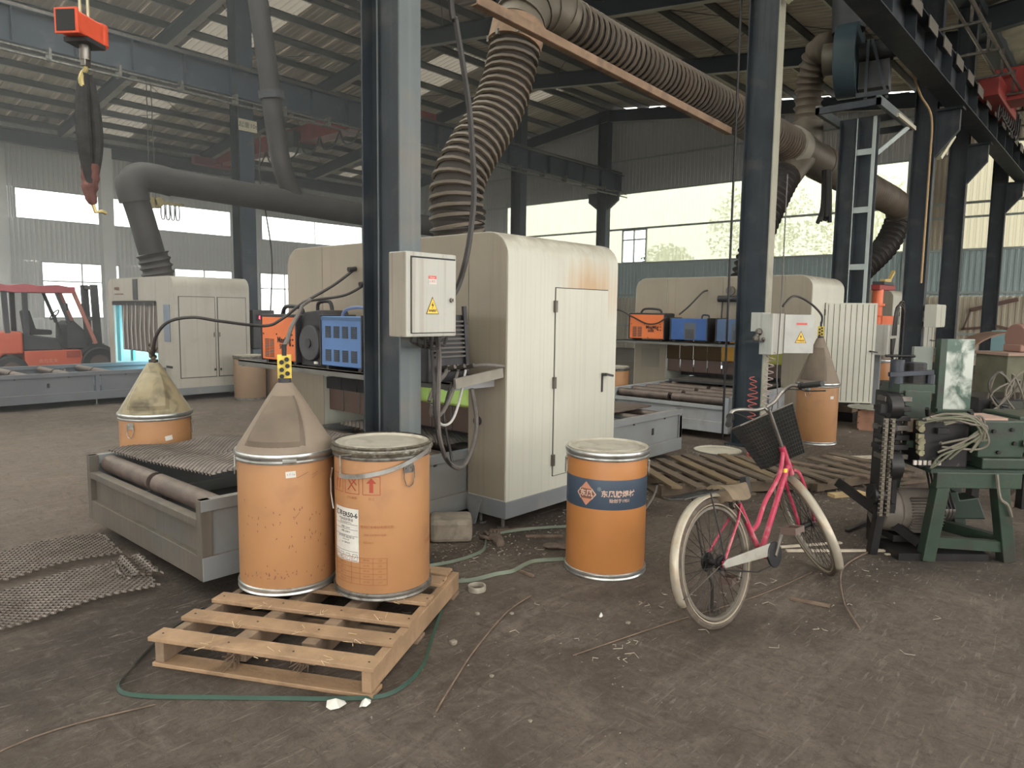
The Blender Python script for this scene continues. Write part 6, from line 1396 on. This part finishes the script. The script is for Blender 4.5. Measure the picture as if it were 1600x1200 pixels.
for i in range(22):
    x, y, z = rc.uniform(-.12, .30), rc.uniform(-.01, .25), rc.uniform(.62, 1.0); w, h = rc.uniform(.012, .04), rc.uniform(.012, .05)
    if i % 2: MB().cyl((x, y, z), (x+rc.uniform(-.05, .05), y-.03, z+rc.uniform(0, .05)), w*.6, n=8).build('fitting', (oily, chrome_d, motor_m)[i % 3], gm_, smooth=True)
    else: MB().box(x-w, y-.04, z-h, x+w, y, z+h).build('fitting', (oily, green_m, debris_m)[i % 3], gm_, bevel=.003)
# tall sheets behind
MB().box(.33, .52, .92, .55, .54, 1.46).build('splash_sheet', green_l, gm_, bevel=.004)
MB().box(.29, .50, .92, .34, .56, 1.46).box(.32, .50, .90, .56, .56, .95).build('sheet_frame', green_m, gm_, bevel=.004)
MB().box(.13, .55, .6, .27, .58, 1.40).build('guard_post', mat('grey_green_post', (.20, .22, .19), .6, 0, .2, 4), gm_)
# motor
mt = MB().cyl((-.22, .12, .27), (-.10, .12, .27), .135, .155, n=26).cyl((-.10, .12, .27), (.16, .12, .27), .15, n=26).cyl((.16, .12, .27), (.20, .12, .27), .15, .11, n=26).build('motor', motor_m, gm_, smooth=True, bevel=.012)
for i in range(13): 
    a = -.8+i*.13; z = .27+.165*math.sin(a); y = .12-.165*math.cos(a); MB().bar((-.05, y, z), (.16, y, z), .004, .030, (0, y-.12, z-.27)).build('motor_fin', motor_m, mt)
MB().box(-.15, .0, .075, .18, .26, .12).build('motor_foot', oily, gm_); MB().box(-.2, -.02, .0, .4, .3, .05).build('motor_base', oily, gm_)
for k in (0, .025, .05): 
    w = MB().cyl((.22+k, .12, .28), (.24+k, .12, .28), .085, n=20).build('pulley', chrome_d, gm_, smooth=True)
    MB().tube([(.23+k, .12-.088, .30), (.18+k, .08, .50), (.16+k, .2, .62), (.20+k, .30, .60), (.23+k, .205, .30)], .008, 6).build('drive_belt', black_r, gm_)
MB().prism([(.20, .18), (.62, .18), (.55, .34), (.42, .32), (.40, .38), (.24, .36)], 'y', .2, .36).build('oil_cover', mat('dark_green_cover', (.02, .035, .025), .4), gm_, bevel=.01)
for o in gm_.children:
    if o.name.split('.')[0] in ('motor', 'pulley', 'drive_belt', 'oil_cover', 'motor_foot'): o.location.y += .15
# second machine behind
t = thing('scrap_machine', 'dark cluttered machine frame with curved hoses behind the green bench machine', 'machine', (7.0, .95, 0), math.atan2(-.747, .664))
MB().box(-.05, 0, .5, .85, .5, .95).build('body', oily, t, bevel=.01); MB().box(.05, -.02, .62, .42, 0, .93).build('panel', mat('dark_olive_panel', (.05, .05, .04), .5, 0, .3, 6), t)
for x in (-.03, .4, .8): MB().box(x, .02, 0, x+.06, .1, .5).build('leg', oily, t)
for i in range(14):
    a = R_.uniform(0, .8); MB().tube(smooth_path([(a, -.03, .95), (a+R_.uniform(-.15, .15), -.08, 1.1+R_.random()*.12), (a+R_.uniform(-.25, .25), -.1, .95+R_.random()*.1), (a+R_.uniform(-.2, .2), -.06, .7)], 5), .008, 6).build('hose', mat('grey_tan_hose') if i % 3 else cable_m, t, smooth=True)
MB().tube(smooth_path([(.45, -.1, .35), (.46, -.1, .8), (.58, -.1, .98), (.75, -.1, .98)], 6), .05, 10).build('bent_pipe', mat('grey_green_pipe', (.17, .18, .16), .5, .3, .2, 5), t, smooth=True)
mb = MB()
for i in range(9): mb.cyl((.10, -.05, .72+i*.022), (.10, -.05, .73+i*.022), .06, n=10)
mb.build('bellows', dark_p, t, kind='stuff')
MB().box(.9, .0, .2, .94, .04, 1.0).box(.55, .0, 1.0, .94, .04, 1.04).build('pipe_frame', chrome_d, t)
t = thing('wooden_box', 'dusty brown box on legs with a reddish top, background right', 'box', (9.3, 1.02, 0), -.75)
MB().box(-.25, -.2, .72, .25, .25, 1.22).build('carcass', mat('olive_brown_box', (.10, .095, .06), .7, 0, .25, 5), t, bevel=.006); MB().box(-.28, -.24, 1.22, .30, .28, 1.25).build('top', mat('reddish_top', (.27, .18, .14), .8), t)
for x in (-.22, .18): MB().box(x, -.18, 0, x+.05, -.13, .72).build('leg', oily, t); MB().box(x, .18, 0, x+.05, .22, .72).build('leg', oily, t)
MB().box(.255, -.15, .85, .27, .1, 1.15).build('foil_patch', mat('bright_foil', (.6, .58, .5), .3, .6, .3, 20), t)
t = thing('motor_housing', 'round reddish housing under a brown arched guard, background right', 'machine part', (9.35, 1.0, 1.252), -.75)
MB().cyl((-.05, 0, .15), (.20, 0, .15), .15, n=24).box(-.08, -.12, 0, .2, .12, .08).build('housing', mat('dull_red_housing', (.24, .13, .10), .6), t, smooth=True, bevel=.01)
t = thing('arched_guard', 'brown arched sheet guard standing on posts behind the reddish housing', 'guard', (11.5, 1.35, 0), -.85)
mb = MB(); vs = []
for i in range(13): a = PI*(.12+.76*i/12); vs += [(.62*math.cos(a), -.15, 1.05+.38*math.sin(a)), (.62*math.cos(a), .25, 1.05+.38*math.sin(a))]
mb.add(vs, [(2*i, 2*i+1, 2*i+3, 2*i+2) for i in range(12)]); o = mb.build('arch_sheet', mat('rusty_brown_sheet', (.16, .10, .07), .8, 0, .2, 4), t); o.modifiers.new('t', 'SOLIDIFY').thickness = .02
for x in (-.55, .5): MB().box(x, 0, 0, x+.06, .06, 1.2).build('post', debris_m, t)
t = thing('steel_locker', 'teal and cream steel cupboard at the right edge beyond the machines', 'cupboard', (12.9, 1.25, 0), -.15)
MB().box(0, 0, 0, 1.1, .5, 1.42).build('casing', mat('teal_locker', (.16, .26, .27), .5, 0, .1, 3), t, bevel=.01); MB().box(-.01, .02, .35, .0, .24, 1.38).box(.1, -.01, .3, .8, 0, 1.3).build('door', mat('cream_locker_door', (.55, .50, .33), .5), t)
t = thing('wall_bracket', 'broken wooden bracket frame hung on the beige end wall at right', 'bracket', (27.85, 4.0, 1.15))
MB().bar((0, .55, .05), (0, .35, .75), .05, .06).bar((0, .35, .70), (0, -.9, 1.05), .12, .12).bar((0, .6, .05), (0, -.4, .18), .06, .08).bar((0, -.4, .18), (0, -1.1, .0), .06, .08).build('timber', mat('brown_timber', (.16, .10, .08), .8), t)
for i, (px, py, w, h, l) in enumerate(((11.6, 3.35, .3, .95, 'dark ribbed machine stack beneath the cream box, right of the row'), (14.2, 2.75, .35, 1.15, 'grimy tall scrap stack by the dark column at the right'))):
    t = thing('scrap_stack', l, 'scrap', (px, py, 0), .3*i)
    z = 0
    for k in range(7):
        hh = h/7*R_.uniform(.7, 1.3); s1 = R_.uniform(.7, 1.1); MB().box(-w*s1/2+R_.uniform(-.03, .03), -w*s1/2, z, w*s1/2, w*s1/2, z+hh*.92).build('scrap_block', (oily, debris_m, motor_m, fork_dark)[k % 4], t, bevel=.01); z += hh*.92

# ================================================================== FLOOR DEBRIS
def rock(name, label, x, y, r, m, cat, sc=(1, 1, .6), seed=0, group=None, rz=0):
    rr = random.Random(seed); mb = MB().sphere((0, 0, 0), 1, 9, 6); vs = []
    for v in mb.v:
        k = 1+rr.uniform(-.18, .18); p = Vector(v)*k; p = Vector([max(-.78, min(.78, q)) for q in p]); vs.append((p.x*r*sc[0], p.y*r*sc[1], max(0, (p.z+.72)*r*sc[2])))
    mb.v = vs; o = mb.build(name, m, smooth=False); o.location = (x, y, 0.001); o.rotation_euler = (0, 0, rz); return tag(o, label, cat, group)
blk = MB().box(-.15, -.13, 0, .15, .13, .16).build('concrete_block', concrete, bevel=.03); blk.location = (3.42, 3.60, .001); blk.rotation_euler = (0, 0, -.75); tag(blk, 'rounded grey concrete block on the floor right of the pallet drums', 'block')
t = thing('work_glove', 'crumpled dirty work glove on the floor in front of the large cabin', 'glove', (3.60, 3.33, .0), 1.0)
MB().sphere((0, 0, .022), .05, 12, 8, (1.5, 1.0, .42)).build('palm', mat('dirty_glove', (.13, .095, .075), .95, 0, .25, 20, bump=.3), t, smooth=True)
for i in range(4): MB().tube(smooth_path([(.05, -.035+.023*i, .022), (.095, -.045+.03*i, .03), (.13+.01*(i % 2), -.055+.034*i, .014)], 4), [.013]*8+[.008], 8).build('finger', mat('dirty_glove'), t, smooth=True)
MB().tube(smooth_path([(-.02, .045, .02), (.03, .085, .02), (.06, .095, .012)], 4), [.014]*8+[.009], 8).build('thumb', mat('dirty_glove'), t, smooth=True)
MB().tube([(-.06, -.0, .02), (-.14, .0, .018)], [.04, .03], 10).build('cuff', mat('dirty_glove'), t, smooth=True)
t = thing('work_glove', 'second dusty glove on the floor just left of the blue-banded drum', 'glove', (3.74, 2.93, .0), -.8)
MB().sphere((0, 0, .02), .045, 12, 8, (1.5, 1.0, .4)).build('palm', mat('dirty_glove'), t, smooth=True)
for i in range(4): MB().tube([(.04, -.03+.02*i, .02), (.12, -.045+.028*i, .012)], [.012, .008], 8).build('finger', mat('dirty_glove'), t, smooth=True)
t = thing('metal_ring', 'small pale steel ring lying on the floor between pallet and gloves', 'ring', (2.86, 2.79, .0))
MB().lathe([(.046, .0), (.052, 0), (.054, .012), (.052, .030), (.044, .030), (.043, .012), (.046, 0)], n=26).build('ring_body', mat('dusty_ring', (.36, .32, .26), .5, .3, .2, 20), t, smooth=True)
def flat_strap(name, label, pts, w, m, cat='strap', z=.004, edge=True):
    P = smooth_path(pts, 7); mb = MB(); vs = []
    for i, p in enumerate(P):
        a = P[max(0, i-1)]; b = P[min(len(P)-1, i+1)]; d = (b-a).normalized(); n = Vector((-d.y, d.x, 0)); tw = .9
        n = (n*math.cos(tw)+Vector((0, 0, 1))*math.sin(tw)); zz = z+.5*w*math.sin(tw); q = Vector((p.x, p.y, zz+p.z)); o2 = n.cross(d)*.0006
        vs += [q-n*w/2-o2, q+n*w/2-o2, q+n*w/2+o2, q-n*w/2+o2]
    mb.add(vs, [(4*i+k, 4*i+(k+1) % 4, 4*i+4+(k+1) % 4, 4*i+4+k) for i in range(len(P)-1) for k in range(4)])
    return mb.build(name, m, label=label, cat=cat)
flat_strap('plastic_strap', 'green plastic strap looping on the floor around the front of the pallet', [(1.66, 3.67, 0), (1.36, 3.48, 0), (1.12, 3.25, 0), (1.04, 3.12, 0), (1.09, 2.99, 0), (1.28, 2.77, 0), (1.44, 2.59, 0), (1.63, 2.38, 0), (1.79, 2.26, 0), (2.02, 2.32, 0), (2.27, 2.52, 0), (2.52, 2.72, 0)], .017, strap_m)
flat_strap('plastic_strap', 'dusty green strap running from the pallet toward the blue-banded drum', [(2.66, 3.18, 0), (2.80, 3.00, 0), (2.93, 2.90, 0), (3.1, 2.86, 0), (3.21, 2.82, 0), (3.35, 2.84, 0), (3.45, 2.83, 0), (3.6, 2.72, 0)], .024, strap_d)
flat_strap('plastic_strap', 'grey-green strap curving on the floor past the gloves', [(2.75, 3.35, 0), (3.05, 3.22, 0), (3.35, 3.22, 0), (3.62, 3.40, 0), (3.95, 3.30, 0), (4.3, 3.05, 0)], .02, strap_d)
G_ = 'thin wires lying on the floor'
cable('steel_wire', 'thin brown wire curving on the floor in the middle foreground', [(1.84, 2.02, .006), (1.97, 2.09, .01), (2.31, 2.27, .006), (2.73, 2.44, .012), (3.0, 2.50, .006)], .004, debris_m, cat='wire')
cable('steel_wire', 'dark wire arc on the floor right of the front bicycle wheel', [(3.84, .98, .006), (3.98, 1.07, .02), (4.17, 1.16, .008), (4.51, 1.28, .03), (4.84, 1.33, .01), (5.16, 1.30, .006)], .005, debris_m, cat='wire')
cable('steel_wire', 'thin straight wire on the floor between the drum and the rear wheel', [(2.6, 1.9, .005), (3.2, 1.75, .006), (3.9, 1.55, .005), (4.5, 1.45, .006)], .003, debris_m, cat='wire')
cable('steel_wire', 'dark loop of wire on the floor beyond the bicycle basket', [(6.9, 1.7, .01), (7.2, 1.9, .02), (7.6, 2.05, .01), (7.9, 1.85, .03), (7.6, 1.6, .01)], .007, debris_m, cat='wire')
cable('rubber_hose', 'grey hose lying behind the blue-banded drum toward the old pallet', [(4.25, 2.75, .02), (4.7, 2.85, .02), (5.1, 2.95, .08), (5.35, 3.05, .13)], .009, cable_g, cat='hose')
cable('steel_wire', 'thin wire on the floor crossing from the left edge foreground', [(.2, 2.9, .005), (.7, 3.0, .006), (1.1, 2.9, .005)], .003, debris_m, cat='wire')
def stick(label, p0, p1, w, h, m, name='wood_strip', cat='stick'):
    o = MB().bar((p0[0], p0[1], h/2+.002), (p1[0], p1[1], h/2+.002), w, h).build(name, m); return tag(o, label, cat)
stick('dark brown rod on the floor in front of the bicycle', (3.99, 1.39), (4.03, 1.19), .018, .016, debris_m, 'metal_rod', 'rod')
stick('pale strip of wood on the floor through the front bicycle wheel', (4.80, 1.72), (5.32, 1.18), .028, .012, pale_m)
stick('short pale strip of wood beside the front bicycle wheel hub', (4.85, 1.78), (5.25, 1.50), .03, .01, pale_m)
stick('thin pale strip behind the front bicycle wheel near the machine', (5.2, 1.2), (5.45, .98), .02, .01, pale_m)
stick('yellowish offcut of wood at the right end of the broken pallets', (6.55, 1.98), (6.85, 1.80), .09, .03, mat('yellow_offcut', (.42, .30, .15), .8, 0, .2, 6))
stick('long pale board on the floor behind the second broken pallet', (8.3, 2.55), (9.3, 1.75), .1, .02, pale_m)
stick('dark board on the floor right of the second broken pallet', (7.4, 1.75), (8.2, 1.35), .12, .03, wood_old)
stick('short dark rod on the floor in front of the large cabin', (3.80, 3.22), (3.98, 3.02), .016, .016, debris_m, 'metal_rod', 'rod')
stick('dark flat bar near the cabin skirt', (3.72, 3.5), (4.0, 3.3), .02, .012, debris_m, 'flat_bar', 'bar')
stick('short brown stub beside the dusty strap', (3.25, 2.80), (3.24, 2.68), .016, .014, debris_m, 'metal_rod', 'rod')
stick('long brown pole lying on the floor far right behind the green machine', (7.3, .75), (9.6, .62), .06, .05, mat('brown_pole', (.20, .15, .11), .8), 'timber_pole', 'pole')
stick('dark flat scrap bar on the floor left of the green machine legs', (5.55, 1.55), (5.95, 1.50), .03, .02, oily, 'flat_bar', 'bar')
for i, (x, y, l) in enumerate(((1.60, 2.36, 'crumpled white paper scrap on the floor in front of the pallet'), (1.68, 2.27, 'small torn paper scrap beside the larger one in front of the pallet'), (3.05, 2.05, 'small pale shaving on the floor left of the rear bicycle wheel'))):
    mb = MB(); rr = random.Random(i+4); n = 7; vs = [(0, 0, .035)]+[(.055*rr.uniform(.6, 1.2)*math.cos(2*PI*k/n)*(1 if i == 0 else (.5 if i == 1 else .25)), .04*rr.uniform(.6, 1.2)*math.sin(2*PI*k/n)*(1 if i == 0 else (.5 if i == 1 else .25)), rr.uniform(.0, .02)) for k in range(n)]
    mb.add(vs, [(0, k+1, (k+1) % n+1) for k in range(n)]); o = mb.build('paper_scrap', label_w); o.modifiers.new('t', 'SOLIDIFY').thickness = .003; o.location = (x, y, .002); tag(o, l, 'paper')
for i, (x, y, r, l) in enumerate(((2.30, 2.40, .022, 'pale lump beside the strap right of the pallet corner'), (2.62, 2.55, .016, 'small clod right of the pallet edge'), (2.75, 2.42, .014, 'tiny clod near the curved wire'), (3.08, 1.90, .014, 'small stone between the drum and the rear bicycle wheel'), (2.2, 2.05, .012, 'tiny stone near the start of the curved wire'), (4.05, 2.72, .02, 'small stone right behind the blue-banded drum'), (2.05, 1.7, .010, 'tiny stone in the empty middle foreground'))):
    rock('stone', l, x, y, r, mat('pale_clod', (.20, .17, .135), .9, 0, .2, 20), 'stone', seed=i)
# uncountable grit: crumbs, shavings and chips strewn over the floor
rr = random.Random(21); mb = MB()
def crumb(x, y, s):
    a = rr.uniform(0, PI); c, d = math.cos(a)*s, math.sin(a)*s; h = s*rr.uniform(.3, .9); e = rr.uniform(.3, 1)
    mb.add([(x-c, y-d, 0), (x+d*e, y-c*e, 0), (x+c, y+d, 0), (x-d*e, y+c*e, 0), (x, y, h)], [(0, 1, 4), (1, 2, 4), (2, 3, 4), (3, 0, 4)])
for (cx, cy, sx, sy, n, s) in ((3.2, 2.4, 2.2, 1.2, 500, .004), (4.6, 3.15, .8, .25, 500, .008), (6.2, 3.3, .9, .6, 450, .010), (6.6, 2.0, .9, .7, 400, .009), (3.3, 3.35, .5, .4, 320, .007), (5.0, 1.4, 1.0, .7, 300, .006), (2.0, 1.6, 1.6, .8, 200, .003), (2.4, 3.6, .9, .4, 120, .006), (7.9, 3.7, .7, .3, 300, .01), (8.5, 1.8, 1.5, .9, 400, .012), (9.5, 3.4, 1.5, .5, 150, .012)):
    for _ in range(n): crumb(rr.gauss(cx, sx*.5), rr.gauss(cy, sy*.5), s*rr.uniform(.4, 1.5))
gr = mb.build('grit', mat('mixed_grit', (.22, .185, .15), .9, 0, .5, 9)); tag(gr, 'grit, crumbs and metal swarf strewn over the dirt floor', 'grit', kind='stuff')
mb = MB()
for _ in range(60):
    cx, cy = rr.choice(((3.3, 1.6), (2.9, 1.9), (4.2, 1.1), (6.4, 2.0), (3.4, 3.1), (5.2, 3.1), (2.3, 2.6))); x, y = rr.gauss(cx, .35), rr.gauss(cy, .25); a = rr.uniform(0, 6.3); L = rr.uniform(.015, .05)
    mb.tube([(x, y, .003), (x+L*math.cos(a), y+L*math.sin(a), .006), (x+L*1.5*math.cos(a+.7), y+L*1.5*math.sin(a+.7), .003)], .0016, 4)
tag(mb.build('shavings', mat('pale_shaving', (.38, .33, .26), .8)), 'curled pale shavings and wire ends scattered on the floor', 'shavings', kind='stuff')

# ================================================================== OUTSIDE TREES
def tree(label, x, y, h, r, seed, kr=.45):
    rr = random.Random(seed); t = thing('tree', label, 'tree', (x, y, -.1), group='trees outside the end wall')
    MB().tube([(0, 0, 0), (.1, .05, h*.35), (0, 0, h*.7)], [.22, .16, .08], 9).build('trunk', bark, t, smooth=True)
    mb = MB()
    for _ in range(2200):
        u = rr.random()**kr*r; a = rr.uniform(0, 2*PI); b = rr.uniform(-1, 1); c = Vector((u*math.cos(a)*math.sqrt(1-b*b), u*math.sin(a)*math.sqrt(1-b*b), h*.72+u*b*.95)); s = rr.uniform(.07, .16)
        d = Vector((rr.uniform(-1, 1), rr.uniform(-1, 1), rr.uniform(-.6, .6))).normalized(); e = d.cross(Vector((rr.uniform(-1, 1), rr.uniform(-1, 1), 1))).normalized()
        mb.add([c-d*s, c-e*s*.5, c+d*s, c+e*s*.5], [(0, 1, 2, 3)])
    mb.build('foliage', leaf_m, t, kind='stuff')
tree('green tree outside seen through the small open window', 33.5, 19.0, 5.4, 1.6, 1)
tree('green tree outside beyond the translucent wall, left of the fan column', 34.0, 14.2, 8.0, 2.6, 2)
tree('green tree outside behind the translucent wall between the two right columns', 33.5, 9.3, 7.5, 2.5, 3)

# ================================================================== HAZE
hz = bpy.data.materials.new('factory_haze'); hz.use_nodes = True; n_ = hz.node_tree.nodes; l_ = hz.node_tree.links; n_.clear()
o_ = n_.new('ShaderNodeOutputMaterial'); v_ = n_.new('ShaderNodeVolumeScatter'); v_.inputs['Density'].default_value = HAZE; v_.inputs['Color'].default_value = (.98, .97, .96, 1); v_.inputs['Anisotropy'].default_value = .35
l_.new(v_.outputs[0], o_.inputs['Volume'])
hb_ = MB().box(-7.9, 6.8, .02, 27.9, 33.9, 8.8).build('haze', hz, label='thin grey welding haze filling the hall', kind='stuff'); tag(hb_, cat='haze')
